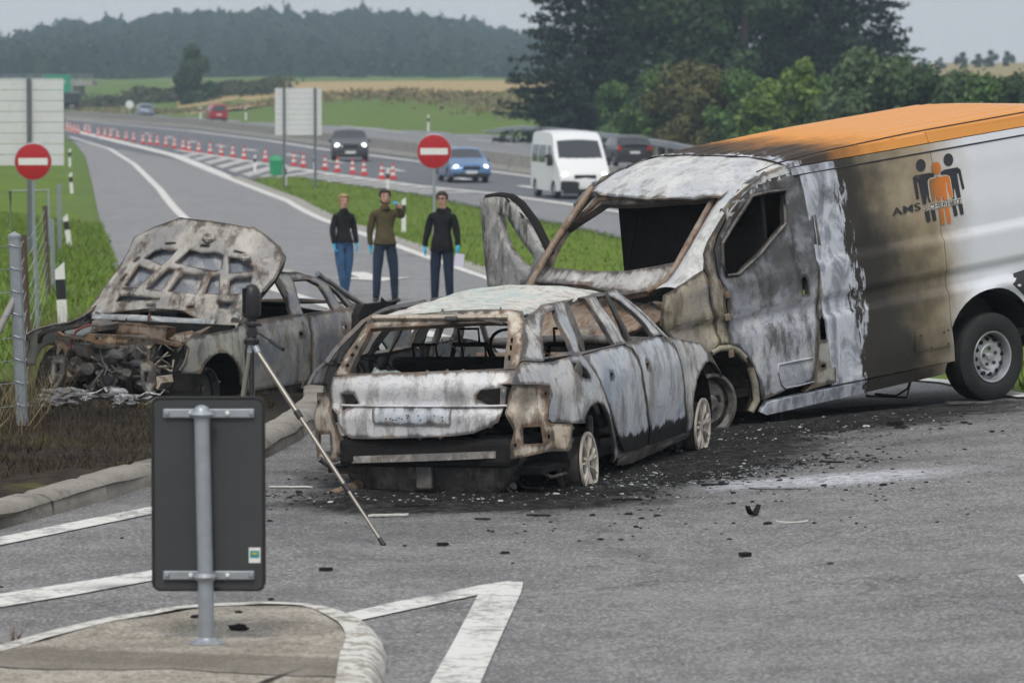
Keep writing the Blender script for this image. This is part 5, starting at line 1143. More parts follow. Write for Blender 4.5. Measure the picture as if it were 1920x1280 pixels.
# ================================================================ roadside furniture
M_GALV = simple('galvanised steel', (.33, .36, .39), .45, .5, .22, 14, .15, 40, .5)
M_BLKG = simple('dark sign back', (.045, .049, .051), .55, .1, .12, 5, .1, 60)
M_RUBB = simple('black rubber edge', (.018, .018, .018), .7)
M_WHITE = simple('white plastic', (.72, .72, .70), .5, 0, .06, 5, dirt=.15)
M_BLACK = simple('black plastic part', (.02, .02, .021), .5)
M_RED = simple('sign red', (.40, .012, .018), .45, 0, .05)
M_ALU = simple('aluminium sign back', (.62, .63, .64), .5, .1, .08, 3, dirt=.15)
M_WOOD = simple('weathered post', (.10, .075, .055), .9, 0, .4, 12, .6, 30)
def rrect(w, h, r, n=6):
    P = []
    for cx, cy, a0 in ((w/2-r, h/2-r, 0), (-w/2+r, h/2-r, 90), (-w/2+r, -h/2+r, 180), (w/2-r, -h/2+r, 270)):
        P += [(cx+r*math.cos(R_(a0+90*k/n)), cy+r*math.sin(R_(a0+90*k/n))) for k in range(n+1)]
    return P
# --- back of the keep-sign on the island
gb = gp(388, 1205); dS = 19.55; base = at(388, 1205, dS); base.z = zi(base.x, base.y); top = at(378, 762, dS)
SG = tag(empty('traffic_sign', base), 'dark grey back of an upright traffic sign on a galvanised post', 'sign')
tp = top-base; k_ = ppm(dS)
po = MB(); po.tube([(0, 0, 0), tp*.5, tp*.985], .038, 20); po.lathe([(.038, 0), (.03, .016), (.012, .024)], 20, c=tuple(tp*.985)); po.build('post', M_GALV, SG, auto=40)
fo = MB(); fo.lathe([(.085, -.004), (.085, .006), (.05, .016), (.04, .03)], 24); fo.build('foot_plate', M_GALV, SG, auto=40)
for s_ in (-1, 1):
    MB().lathe([(.011, .004), (.011, .018), (.006, .022)], 6, c=(s_*.065, -.02, 0)).build('bolt', M_GALV, SG)
cb = at(389, 928, dS)-base; bw, bh_ = 214/k_, 368/k_; by = .062
bd = MB(); P2 = rrect(bw-.02, bh_-.02, .03); bd.prism([(cb.x+x, by, cb.z+z) for x, z in P2], (0, .006, 0)); bd.build('board', M_BLKG, SG, auto=30)
rb = MB(); P3 = rrect(bw-.012, bh_-.012, .034); pts = [Vector((cb.x+x, by+.003, cb.z+z)) for x, z in P3]; rb.tube(pts+[pts[0]], .0085, 8); rb.build('edge_profile', M_RUBB, SG, auto=60)
for zz, lean in ((776, 0), (1080, 0)):
    c = at(390, zz, dS)-base; xc = tp.x*(c.z/tp.z)
    q = MB(); q.box((c.x, by-.012, c.z), (172/k_, .014, .042), bev=.004); q.build('bracket', M_GALV, SG)
    q = MB(); q.tube([(xc+.046*math.cos(a), -.046*math.sin(a)+.0, c.z) for a in np.linspace(-.2, math.pi+.2, 12)], .018, 4, up=(0, 0, 1)); q.build('clamp', M_GALV, SG)
    for dx in (-.20, -.085, .09, .205):
        MB().lathe([(.012, 0), (.012, -.008), (.007, -.014)], 8, c=(c.x+dx, by-.018, c.z), axis='y').build('bolt', M_WHITE if abs(dx) < .1 else M_GALV, SG, auto=40)
st = at(476, 1043, dS)-base; q = MB(); q.box((st.x, by-.003, st.z), (.056, .002, .074)); q.build('sticker', M_WHITE, SG)
q = MB(); q.box((st.x, by-.005, st.z+.005), (.044, .002, .034)); q.build('sticker_print', simple('teal print', (.02, .25, .27), .5), SG)
q = MB(); q.box((st.x, by-.007, st.z+.008), (.024, .002, .010)); q.build('sticker_print', simple('yellow print', (.45, .38, .05), .5), SG)
# --- tripod with scanner
dT = 25.2; ap = at(472, 652, dT)
TR = tag(empty('tripod', (ap.x, ap.y, zg(ap.x, ap.y))), 'photo tripod with silver-brown telescopic legs beside the burnt estate car', 'tripod'); tb = Vector(TR.location)
M_LEG = simple('bronze tube', (.26, .24, .21), .35, .7, .1, 9)
feet = [gp(720, 1022), gp(415, 1000), Vector((-1.66, 26.2, 0))]
for ft in feet:
    ft.z = zg(ft.x, ft.y); a = ap+Vector((0, 0, .03))-tb; b = ft-tb
    L = empty('leg'); L.parent = TR
    q = MB(); q.tube([a.lerp(b, .02), a.lerp(b, .36)], .0165, 12); q.tube([a.lerp(b, .36), a.lerp(b, .72)], .0135, 12); q.tube([a.lerp(b, .72), a.lerp(b, .97)], .0105, 12); q.build('leg_tube', M_LEG, L, auto=40)
    for t0 in (.36, .72): MB().tube([a.lerp(b, t0-.018), a.lerp(b, t0+.014)], .021, 10).build('leg_clamp', M_BLACK, L, auto=40)
    MB().tube([a.lerp(b, .965), a.lerp(b, 1.0)], [.014, .017], 10).build('rubber_foot', M_BLACK, L, auto=40)
    MB().tube([a.lerp(b, .0)+Vector((0, 0, .02)), a.lerp(b, .05)], .021, 10).build('leg_joint', M_GALV, L, auto=40)
a = ap-tb
q = MB(); q.lathe([(.02, -.42), (.016, -.40), (.016, .02), (.045, .02), (.05, .05), (.03, .07), (.022, .09)], 16, c=tuple(a)); q.build('centre_column', M_BLACK, TR, auto=40)
hd_ = at(473, 622, dT)-tb; q = MB(); q.lathe([(.03, -.035), (.036, -.02), (.036, .02), (.03, .035)], 16, c=tuple(hd_), axis='y'); q.lathe([(.024, -.06), (.024, .03), (.04, .04), (.04, .055)], 16, c=tuple(hd_)); q.box(hd_+Vector((.035, 0, .045)), (.05, .03, .02), bev=.005); q.build('head', M_BLACK, TR, auto=40)
h1_, h2_ = at(486, 625, dT-.05)-tb, at(531, 655, dT-.3)-tb
q = MB(); q.tube([h1_, h1_.lerp(h2_, .45)], .006, 8); q.tube([h1_.lerp(h2_, .42), h1_.lerp(h2_, .5), h2_], [.010, .014, .013], 10); q.build('pan_handle', M_BLACK, TR, auto=50)
sc = at(472, 592, dT)
SC = tag(empty('panorama_scanner', sc), 'black dome-shaped scanner mounted on top of the tripod', 'scanner')
hs = .19; rs = .058
q = MB(); q.lathe([(rs*.92, 0), (rs, .012), (rs, .10), (rs*.97, .135), (rs*.83, .165), (rs*.55, .187), (rs*.2, .195), (.002, .196)], 28); q.build('housing', simple('matt black housing', (.018, .019, .02), .45), SC, auto=40)
q = MB(); q.box((-rs*.72, -rs*.55, .10), (.022, .03, .15), Euler((0, 0, .6)).to_matrix(), bev=.006); q.build('mirror_slot', simple('slot glass', (.005, .005, .006), .15), SC)
q = MB(); q.lathe([(.03, -.035), (.03, -.012), (.045, -.010), (.05, .002)], 20); q.build('adapter', M_BLACK, SC, auto=40)
# --- no-entry signs
def no_entry(px, py, depth, D, label):
    c = at(px, py, depth); gz = zg(c.x, c.y); e = tag(empty('no_entry_sign', (c.x, c.y, gz)), label, 'sign'); h = c.z-gz
    MB().tube([(0, .04, 0), (0, .04, h+D*.42)], .035, 10).build('post', M_GALV, e, auto=50)
    MB().lathe([(D/2, .012), (D/2, 0), (D/2*.97, -.004), (.002, -.004)], 40, c=(0, 0, h), axis='y').build('disc', M_RED, e, auto=40)
    q = MB(); q.lathe([(D/2+.004, .014), (D/2+.012, .0), (D/2-.004, -.006)], 40, c=(0, 0, h), axis='y', capend=False); q.build('rim', M_GALV, e, auto=60)
    MB().box((0, -.008, h), (D*.80, .006, D*.19)).build('white_bar', M_WHITE, e)
    for dz in (-.2, .2): MB().box((0, .03, h+dz*D), (D*.5, .02, .04)).build('bracket', M_GALV, e)
no_entry(62, 303, 90, .80, 'round red no-entry sign in front of the large sign back by the fence')
no_entry(814, 284, 96, .80, 'round red no-entry sign standing on the grass island above the people')
# --- big sign boards seen from behind
def sign_back(px0, px1, py0, py1, depth, posts, ribs, label):
    a, b = at(px0, py1, depth), at(px1, py0, depth); cx = (a.x+b.x)/2; gz = zg(cx, depth); e = tag(empty('sign_board', (cx, depth, gz)), label, 'sign')
    w_, h_ = b.x-a.x, b.z-a.z; n = ribs; ph = h_/n
    for k in range(n):
        q = MB(); q.box((0, 0, a.z-gz+ph*(k+.5)), (w_, .03, ph*.94), bev=.006); q.build('panel', M_ALU, e)
    for px in posts:
        p = at(px, py1, depth); q = MB(); q.box((p.x-cx, -.07, (b.z-gz+.02)/2), (.10, .10, b.z-gz+.02)); q.build('post', simple('grey steel post', (.14, .16, .18), .5, .4), e)
    q = MB(); q.box((0, 0, b.z-gz+.012), (w_, .05, .02)); q.build('top_profile', M_ALU, e)
sign_back(-70, 119, 149, 311, 93, (56, -40), 8, 'large grey back of a direction board at the left edge')
sign_back(516, 603, 166, 254, 168, (533, 591), 9, 'square pale back of a motorway sign on two posts')
# --- marker posts
M_MP = M_WHITE
mpp = MB(); mpp.prism([(-.06, -.04, 0), (.06, -.04, 0), (.06, .04, 0), (0, .055, 0), (-.06, .04, 0)], (0, 0, .50))
def marker(px, py, h, label, lean=0):
    g = gp(px, py); e = tag(empty('marker_post', g, (0, lean, 0)), label, 'post', 'roadside marker posts')
    sec = [(-.06, -.035), (.06, -.035), (.06, .03), (0, .045), (-.06, .03)]
    q = MB(); q.prism([(x, y, 0) for x, y in sec], (0, 0, h*.52)); q.build('lower_post', M_WHITE, e)
    q = MB(); q.prism([(x, y, h*.52) for x, y in sec], (0, 0, h*.26)); q.build('black_band', M_BLACK, e)
    q = MB(); v = [Vector((x, y, h*.78)) for x, y in sec]; t = [Vector((x, y, h*(.95+.05*(x/.06)))) for x, y in sec]
    q.add(v+t, [tuple(range(4, -1, -1)), tuple(range(5, 10))]+[(i, (i+1) % 5, 5+(i+1) % 5, 5+i) for i in range(5)]); q.build('white_cap', M_WHITE, e)
marker(120, 637, .98, 'tilted black-and-white marker post just behind the burnt saloon', R_(-3))
marker(131, 463, .80, 'black-and-white marker post on the verge beside the fence corner', R_(-8))
marker(135, 363, .85, 'marker post on the left verge right of the red sign disc', R_(-4))
marker(131, 313, .95, 'farthest marker post of the left verge, by the sign board edge')
marker(535, 350, .95, 'marker post at the tip of the grass island near the green bin')
marker(727, 356, .85, 'marker post on the gore behind the pointing person')
marker(757, 437, .98, 'white marker post directly right of the pointing person')
marker(478, 321, .8, 'marker post left of the green bin')
marker(590, 320, .8, 'marker post beside the right leg of the square sign board')
for i, (px, py, d, w_) in enumerate(((803, 243, 340, 'marker post beyond the motorway above the right no-entry sign'), (1029, 241, 300, 'marker post behind the guard rail above the white minibus'), (376, 222, 430, 'marker post on the far bank left of the red van'), (461, 222, 420, 'marker post on the far bank right of the red van'))):
    c = at(px, py, d); e = tag(empty('marker_post', (c.x, c.y, c.z-.2)), w_, 'post', 'roadside marker posts'); q = MB(); q.box((0, 0, .7), (.16, .1, 1.4)); q.build('lower_post', M_WHITE, e); q = MB(); q.box((0, 0, 1.0), (.17, .11, .3)); q.build('black_band', M_BLACK, e)
# --- green bin
g = gp(518, 329); gb_ = tag(empty('green_bin', g), 'green domed plastic grit bin beside the motorway gore', 'bin')
M_GRN = simple('green plastic', (.02, .26, .11), .5, 0, .1)
q = MB(); P4 = rrect(.60, .5, .08); q.add([(x*.92, y*.92, 0) for x, y in P4]+[(x, y, .62) for x, y in P4], [tuple(range(len(P4)-1, -1, -1))]+[(i, (i+1) % len(P4), len(P4)+(i+1) % len(P4), len(P4)+i) for i in range(len(P4))]); q.build('body', M_GRN, gb_, auto=40)
q = MB(); rows = [(1.06, .62), (1.06, .68), (.9, .80), (.55, .89), (.15, .93)]; v = [(x*k, y*k, z) for k, z in rows for x, y in P4]; n4 = len(P4)
q.add(v, [(r*n4+i, r*n4+(i+1) % n4, (r+1)*n4+(i+1) % n4, (r+1)*n4+i) for r in range(4) for i in range(n4)]+[tuple(4*n4+i for i in range(n4))]); q.build('lid', M_GRN, gb_, auto=40)
# --- traffic cones
M_CRED = simple('cone red', (.55, .035, .03), .5, 0, .08); M_CWHT = simple('cone white', (.70, .68, .66), .5, 0, .05)
def cone_proto(px, py):
    g = gp(px, py); e = empty('traffic_cone', g)
    MB().prism([(x, y, 0) for x, y in rrect(.40, .40, .05, 3)], (0, 0, .05)).build('base', M_CRED, e)
    prof = [(.05, .145), (.20, .12), (.33, .097), (.46, .074), (.59, .052), (.75, .03)]
    for i in range(5):
        (z0, r0), (z1, r1) = prof[i], prof[i+1]; q = MB(); q.lathe([(r0, z0), (r1, z1)], 14, capend=(i == 4)); q.build('band', M_CWHT if i % 2 else M_CRED, e, auto=60)
    return e
zc = lambda u, t: (u/2.743, 100+t/2.743)
CN = [zc(*q) for q in ((345, 392), (362, 398), (382, 405), (402, 411), (438, 407), (460, 415), (505, 427), (540, 432), (570, 438), (605, 443), (648, 449), (687, 456), (735, 466), (772, 470), (808, 473), (853, 481), (897, 489), (942, 498), (972, 506), (1022, 512), (1080, 520), (1137, 529), (1197, 535), (1255, 547), (1365, 558), (1512, 579), (1560, 587), (1672, 602), (1735, 612), (1813, 622), (1872, 630))]+[(716, 337), (737, 337)]
cone0 = None
for i, (px, py) in enumerate(CN):
    if cone0 is None: e = cone0 = cone_proto(px, py)
    else: e = copy_tree(cone0); e.location = gp(px, py)
    ORD = ['first', 'second', 'third', 'fourth', 'fifth', 'sixth', 'seventh', 'eighth', 'ninth', 'tenth', 'eleventh', 'twelfth', 'thirteenth', 'fourteenth', 'fifteenth', 'sixteenth', 'seventeenth']
    j = len(CN)-1-i
    lb = 'red-and-white traffic cone, '+(ORD[j]+' from the near right end of the row' if j < 17 else ORD[i]+' from the far left end of the row')
    tag(e, lb, 'cone', 'cones along the motorway gore')
# --- concrete median barrier
bt = tag(empty('concrete_barrier'), 'pale concrete barrier wall dividing the two carriageways', 'barrier')
bl = [Vector(p) for p in mot_bar]
def resample(P, step):
    return walk(P, step)
bp = resample(bl, 6.0)
prof = [(-.30, 0), (-.30, .08), (-.17, .30), (-.11, .88), (.11, .88), (.17, .30), (.30, .08), (.30, 0)]
for i in range(len(bp)-1):
    a, b = bp[i], bp[i+1]
    if a.y > 480: continue
    t = (b-a).normalized(); nn = Vector((-t.y, t.x)); a2, b2 = a+t*.05, b-t*.05; a2 = a2+nn*.35; b2 = b2+nn*.35
    v = [(p.x+nn.x*d, p.y+nn.y*d, zg(p.x, p.y)+h) for p in (a2, b2) for d, h in prof]; m = len(prof)
    MB().add(v, [(k, (k+1) % m, m+(k+1) % m, m+k) for k in range(m)]+[tuple(range(m)), tuple(range(2*m-1, m-1, -1))]).build('barrier_segment', M_BARR, bt)
# --- guard rails
def guard_rail(pts, label, mat, h=.75, step=4.0, drop=True):
    e = tag(empty('guard_rail'), label, 'guard rail'); P3 = [Vector(p) for p in pts]
    sec = [(-.03, -.16), (.02, -.12), (.02, -.05), (-.03, 0), (.02, .05), (.02, .12), (-.03, .16)]
    v = []; 
    for i, p in enumerate(P3):
        t = (P3[min(i+1, len(P3)-1)]-P3[max(i-1, 0)]); t = Vector((t.x, t.y)).normalized(); nn = Vector((t.y, -t.x))
        v += [(p.x+nn.x*d, p.y+nn.y*d, p.z+h_) for d, h_ in sec]
    m = len(sec); o = MB().add(v, [(i*m+k, i*m+k+1, (i+1)*m+k+1, (i+1)*m+k) for i in range(len(P3)-1) for k in range(m-1)]).build('beam', mat, e)
    mm = o.modifiers.new('t', 'SOLIDIFY'); mm.thickness = .01
    acc = 0
    for i in range(len(P3)-1):
        L = (P3[i+1]-P3[i]).length; n = max(1, int(L/step))
        for k in range(n):
            p = P3[i].lerp(P3[i+1], k/n); q = MB(); q.box((p.x, p.y+.05, p.z-h*.5), (.08, .08, h)); q.build('post', mat, e)
def rail_pts(px): # on the far edge: depth from the road there
    out = []
    for x, y, d in px: out.append(tuple(at(x, y, d)))
    return out
guard_rail(rail_pts([(905, 250, 330), (925, 246, 325), (950, 242, 312), (979, 240, 295), (1049, 245, 268), (1115, 252, 245), (1180, 260, 225), (1250, 271, 206), (1315, 284, 190), (1420, 306, 170), (1560, 340, 150)]), 'long galvanised guard rail on the far side of the motorway', M_GALV)
guard_rail(rail_pts([(204, 217, 445), (260, 222, 425), (300, 227, 408), (350, 233, 390)]), 'low dark steel rail in the gap of the median barrier', simple('dark rail', (.05, .055, .06), .5, .4), h=.5)
# --- fence on the left
FN = tag(empty('wire_fence'), 'wire fence with galvanised and wooden posts along the left verge', 'fence')
fpos = []
def fpost(px0, py0, px1, py1, wpx, mat, pyr=False):
    b = gp(px1, py1); d = b.y; t = at(px0, py0, d); w_ = wpx/ppm(d)
    q = MB(); q.tube([b-Vector((0, 0, .1)), t], w_/2, 8 if pyr else 6)
    if pyr: q.lathe([(w_*.56, 0), (w_*.56, .02), (.005, .05)], 8, c=tuple(t))
    q.build('post', mat, FN, auto=40); fpos.append((b, t)); return b, t
fpost(27, 446, 44, 816, 23, M_GALV, True)
fpost(44, 440, 56, 720, 13, M_WOOD)
fpost(64, 424, 72, 640, 8, M_GALV)
fpost(84, 386, 92, 560, 9, M_WOOD)
fpost(97, 411, 101, 540, 9, M_GALV)
fpost(111, 345, 112, 470, 9, M_GALV)
b0, t0 = fpos[0]
for k in range(9): # wires: towards the camera side and back along the posts
    u = .04+.115*k
    p0 = b0.lerp(t0, u); L0 = p0+Vector((-1.5, -2.4, .02+.05*math.sin(k)))
    q = MB(); q.tube([L0, (L0+p0)/2-Vector((0, 0, .04)), p0], .003, 5); q.build('wire', M_GALV, FN)
    prev = p0
    for bb, tt in fpos[1:5]:
        p1 = bb.lerp(tt, u); q = MB(); q.tube([prev, (prev+p1)/2-Vector((0, 0, .03)), p1], .003, 5); q.build('wire', M_GALV, FN); prev = p1
    lp = [p0+Vector((.055*math.cos(a), .055*math.sin(a), .012*math.sin(2*a))) for a in np.linspace(0, 2*math.pi, 10)]; q = MB(); q.tube(lp, .0035, 5); q.build('wire_tie', M_GALV, FN)
s0 = b0.lerp(t0, .72); q = MB(); q.tube([s0, s0+Vector((-.35, -.25, -.75))], .028, 10); q.build('brace', simple('grey brace tube', (.30, .29, .28), .6), FN, auto=60)
# tubular frame behind the fence
c = gp(92, 470); d = c.y
fr = tag(empty('tube_frame', (c.x, d, zg(c.x, d))), 'thin grey tubular steel frame behind the fence posts', 'frame'); b_ = Vector(fr.location)
q = MB(); q.tube([at(22, 480, d)-b_, at(19, 358, d)-b_, at(90, 356, d)-b_, at(92, 470, d)-b_], .03, 8); q.build('tube', M_GALV, fr, auto=60)
# --- far things: green direction sign, round sign, bridge
dG = 520; a, b = at(82, 178, dG), at(132, 141, dG)
gs_ = tag(empty('motorway_sign', ((a.x+b.x)/2, dG, zterr((a.x+b.x)/2, dG))), 'green motorway direction sign far away beside the bridge', 'sign'); gz = gs_.location.z
q = MB(); q.box((0, 0, (a.z+b.z)/2-gz), (b.x-a.x, .1, b.z-a.z)); q.build('panel', simple('motorway green', (.015, .27, .16), .5, 0, .03), gs_)
q = MB(); q.box((.1, -.07, (a.z+b.z)/2-gz+.4), ((b.x-a.x)*.6, .02, .25)); q.build('white_text_band', simple('pale text', (.5, .6, .55), .5), gs_)
for x in (-1.2, 1.2): MB().box((x, .1, (b.z-gz)/2), (.15, .15, b.z-gz)).build('post', M_GALV, gs_)
dR = 440; c = at(243, 196, dR); rs_ = tag(empty('round_sign', (c.x, c.y, c.z-1.6)), 'small round white sign on the far motorway bank', 'sign')
MB().lathe([(.42, 0), (.42, .03), (.002, .03)], 20, c=(0, 0, 1.6), axis='y').build('disc', M_WHITE, rs_); MB().box((0, .04, .8), (.1, .06, 1.6)).build('post', M_GALV, rs_)
dB = 640; br = tag(empty('road_bridge', (0, dB, 0)), 'long low concrete road bridge crossing behind the left sign board', 'bridge')
pa, pb = at(-120, 152, dB), at(178, 158, dB)
q = MB(); q.box(((pa.x+pb.x)/2, 0, pa.z-.35), (pb.x-pa.x, 9, .8)); q.build('deck', M_BARR, br)
for k in range(14):
    x = pa.x+(pb.x-pa.x)*k/13; MB().box((x, -4.4, pa.z+.5), (.12, .12, 1.0)).build('rail_post', M_GALV, br)
for zz in (.5, .95): MB().box(((pa.x+pb.x)/2, -4.4, pa.z+zz), (pb.x-pa.x, .08, .10)).build('rail', M_GALV, br)
for x in (.25, .6, .9): MB().box((pa.x+(pb.x-pa.x)*x, 0, (pa.z-3.6)/2-.4), (1.2, 7, abs(-3.6-pa.z)+.2)).build('pier', M_BARR, br)
# ================================================================ traffic on the motorway
M_GLASS = simple('dark car glass', (.03, .035, .04), .08, 0, .1, 3, spec=.8)
M_HEAD = glow('lit headlamp', (1, .97, .88), 2.0); M_TAIL = simple('tail lamp', (.35, .012, .012), .25)
M_TYRE = simple('traffic tyre', (.018, .018, .019), .8); M_HUB = simple('traffic hub', (.32, .33, .34), .35, .6)
M_PLATE = simple('pale number plate', (.65, .65, .62), .5)
def traffic(name, label, cat, loc, yaw, L, W_, H, paint, prof, wins, axles, R=.33, lit=False, front_lamps=True, wscreen=None, rscreen=None, belt=.62, trim=None, extra=None, k=1.0):
    """prof: closed side outline (x from 0 rear to 1 front, z in metres); wins: side window outlines"""
    e = tag(empty(name, loc, (0, 0, yaw), k), label, cat)
    P = [((x-.5)*L, z) for x, z in prof]; bz = belt*H
    def yy(x, z):
        h = W_/2*(1-.05*abs(2*x/L)**4); h -= (W_/2*.24)*max(0, (z-bz)/(H-bz))**1.2 if cat != 'minibus' else (W_/2*.10)*max(0, (z-bz)/(H-bz))
        return h-(.06 if z < .3 else 0)
    S = (1, yy, (0, 2), 1.0); P = chaikin(P, 2); P = dens(P, .25)
    class _v: pass
    v = _v(); v.e = e
    holes = [[((a-.0)*1.0+ax, R+R*1.12*math.sin(t)) for t in [0]] for ax in axles for a in [0]][:0]
    arch = [[(ax+R*1.13*math.cos(t), max(.16, R+R*1.13*math.sin(t))) for t in np.linspace(-.55, math.pi+.55, 16)] for ax in axles]
    b = MB()
    for s in (1, -1):
        Q, T = mesh2d(P, arch, .16); b.add([(x, s*yy(x, z), z) for x, z in Q], T)
    n = len(P); rows = 7
    vv = []
    for x, z in P:
        h = yy(x, z)
        for j in range(rows):
            u = -1+2*j/(rows-1); crown = .05*(1-u*u) if z > .5*H else 0
            vv.append((x+(.12*(1-u*u) if x > .3*L else (-.08*(1-u*u) if x < -.3*L else 0)), u*h, z+crown))
    b.add(vv, [(i*rows+j, ((i+1) % n)*rows+j, ((i+1) % n)*rows+j+1, i*rows+j+1) for i in range(n) for j in range(rows-1)])
    o = b.build('body', paint, e, auto=35)
    for w_ in wins:
        w2 = [((x-.5)*L, z) for x, z in w_]
        for SS in (S, mir(S)): panel(v, 'side_window', SS, w2, (), M_GLASS, res=.2, thick=0, dent=0, off=.008 if SS is S else -.008)
    def across(nm, x0, z0, x1, z1, mat, inset=.86, off=.05):
        x0, x1 = (x0-.5)*L, (x1-.5)*L; q = MB(); N = 9; d = Vector((z1-z0, 0, -(x1-x0))).normalized() if x0 > x1 else Vector((-(z1-z0), 0, (x1-x0))).normalized()
        sg = 1 if x0 > 0 else -1
        for t_, (x, z) in enumerate(((x0, z0), (x1, z1))):
            pass
        vv = []
        for x, z in ((x0, z0), ((x0+x1)/2, (z0+z1)/2), (x1, z1)):
            h = yy(x, z)*inset
            for j in range(N):
                u = -1+2*j/(N-1); vv.append((x+sg*(.02+.12*(1-(u*inset)**2)*(1 if abs(x) > .3*L else .25)), u*h, z+.02+.05*(1-u*u)))
        q.add(vv, [(r*N+j, r*N+j+1, (r+1)*N+j+1, (r+1)*N+j) for r in range(2) for j in range(N-1)]); return q.build(nm, mat, e, auto=60)
    if wscreen: across('windscreen', *wscreen, M_GLASS)
    if rscreen: across('rear_window', *rscreen, M_GLASS)
    xf = L/2
    for s in (1, -1):
        for ax in axles:
            q = MB(); q.lathe([(R*.6, -.1), (R*.95, -.1), (R, -.05), (R, .05), (R*.95, .1), (R*.6, .1)], 20, c=(ax, s*(W_/2-.14), R), axis='y'); q.build('tyre', M_TYRE, e, auto=40)
            q = MB(); q.lathe([(R*.62, s*.09), (R*.55, s*.105), (.03, s*.10)], 16, c=(ax, s*(W_/2-.14), R), axis='y'); q.build('hub', M_HUB, e, auto=40)
    if extra: extra(e, L, W_, H)
    return e
def bits(e, L, W_, H, lz, lr, lit, tail=False, grille=True, plate=True, bumper=True, lw=1.0, lx=None):
    xf = lx if lx else L/2; sg = 1
    if tail: xf = -xf; sg = -1
    for s in (1, -1):
        q = MB(); 
        if tail: q.box((xf+.02, s*(W_/2-.17), lz), (.10, .20, lr*2), bev=.02)
        else: q.lathe([(lr, -.02), (lr*.95, .025), (lr*.5, .05), (.002, .055)], 14, c=(xf-.06, s*(W_/2-.26), lz), axis='x')
        q.build('tail_lamp' if tail else 'headlamp', M_TAIL if tail else (M_HEAD if lit else M_GLASS), e, auto=40)
        q = MB(); q.box((L*.16, s*(W_/2+.05), H*.64), (.12, .18, .13), bev=.03); q.build('mirror', M_BLACK, e)
    if grille: q = MB(); q.box((xf+sg*.065, 0, lz-.02), (.06, W_*.42, .16), bev=.02); q.build('grille' if not tail else 'boot_trim', M_BLACK, e)
    if bumper: q = MB(); q.box((xf+sg*.05, 0, .34), (.12, W_*.86, .20), bev=.04); q.build('bumper', M_BLACK, e)
    if plate: q = MB(); q.box((xf+sg*.13, 0, .48 if not tail else .75), (.02, .50, .12)); q.build('number_plate', M_PLATE, e)
yawT = math.atan2(-1, .19); yawA = math.atan2(1, -.19)
suvP = [(.0, .35), (.0, .85), (.02, 1.05), (.10, 1.46), (.22, 1.55), (.45, 1.56), (.56, 1.50), (.70, 1.08), (.93, .92), (.99, .80), (1, .45), (.98, .28), (.02, .25)]
suvW = [[(.10, 1.08), (.13, 1.40), (.30, 1.46), (.31, 1.06)], [(.33, 1.06), (.33, 1.46), (.46, 1.47), (.54, 1.40), (.64, 1.06)]]
carP = [(.0, .35), (.0, .80), (.03, 1.0), (.16, 1.38), (.28, 1.45), (.46, 1.46), (.56, 1.40), (.72, .98), (.93, .84), (.99, .72), (1, .42), (.98, .24), (.02, .24)]
carW = [[(.14, 1.02), (.20, 1.32), (.36, 1.37), (.36, .98)], [(.38, .98), (.38, 1.37), (.47, 1.37), (.55, 1.30), (.66, .97)]]
def carpaint(name, col): return simple(name, col, .25, .2, .05, 3, spec=.6)
g = gp(655, 302)
traffic('sport_utility_car', 'dark grey crossover car with bright headlamps on the motorway', 'car', g, yawT-.12, 4.42, 1.82, 1.56, carpaint('dark grey paint', (.045, .05, .06)), suvP, suvW, (-1.35, 1.35), .35, wscreen=(.71, 1.06, .565, 1.47), extra=lambda e, L, W_, H: bits(e, L, W_, H, .80, .13, True), k=1.08)
g = gp(868, 341)
traffic('estate_car', 'blue estate car with lit headlamps behind the right no-entry sign', 'car', g, yawT-.02, 4.6, 1.80, 1.47, carpaint('mid blue paint', (.09, .19, .36)), [(.0, .35), (.0, .85), (.02, 1.0), (.06, 1.35), (.14, 1.44), (.46, 1.47), (.56, 1.40), (.72, .98), (.93, .84), (.99, .72), (1, .42), (.98, .24), (.02, .24)], carW, (-1.35, 1.32), .33, wscreen=(.725, .97, .565, 1.38), extra=lambda e, L, W_, H: bits(e, L, W_, H, .68, .12, True))
def vanx(e, L, W_, H):
    bits(e, L, W_, H, .88, .15, True); q = MB(); q.box((L/2+.03, 0, .55), (.16, W_*.94, .34), bev=.05); q.build('front_bumper', M_BLACK, e)
    for s in (1, -1): q = MB(); q.box((L*.30, s*(W_/2+.14), 1.42), (.12, .20, .34), bev=.04); q.build('door_mirror', M_BLACK, e)
g = gp(1068, 371)
vanP = [(.0, .40), (.0, 2.2), (.02, 2.42), (.10, 2.50), (.60, 2.50), (.70, 2.40), (.74, 2.22), (.86, 1.45), (.96, 1.15), (1, .85), (1, .40), (.98, .30), (.02, .30)]
vanW = [[(.05, 1.35), (.05, 1.98), (.28, 2.0), (.28, 1.35)], [(.31, 1.35), (.31, 2.0), (.54, 2.0), (.54, 1.35)], [(.59, 1.30), (.59, 2.0), (.70, 2.0), (.80, 1.42), (.80, 1.30)]]
traffic('minibus', 'white high-roofed minibus with lit headlamp on the motorway', 'minibus', g, yawT+.02, 5.2, 1.98, 2.5, simple('white minibus paint', (.72, .73, .73), .3, 0, .04), vanP, vanW, (-1.7, 1.55), .34, wscreen=(.862, 1.44, .745, 2.16), extra=vanx)
g = at(1172, 303, 205); g.z = zg(g.x, g.y)+.05
traffic('hatchback_car', 'dark car with red tail lamps driving away behind the white minibus', 'car', g, yawA+.0, 4.4, 1.85, 1.56, carpaint('black paint', (.03, .03, .035)), suvP, suvW, (-1.35, 1.35), .34, rscreen=(.0, 1.06, .09, 1.42), extra=lambda e, L, W_, H: bits(e, L, W_, H, .95, .12, False, True, False))
g = gp(406, 229)
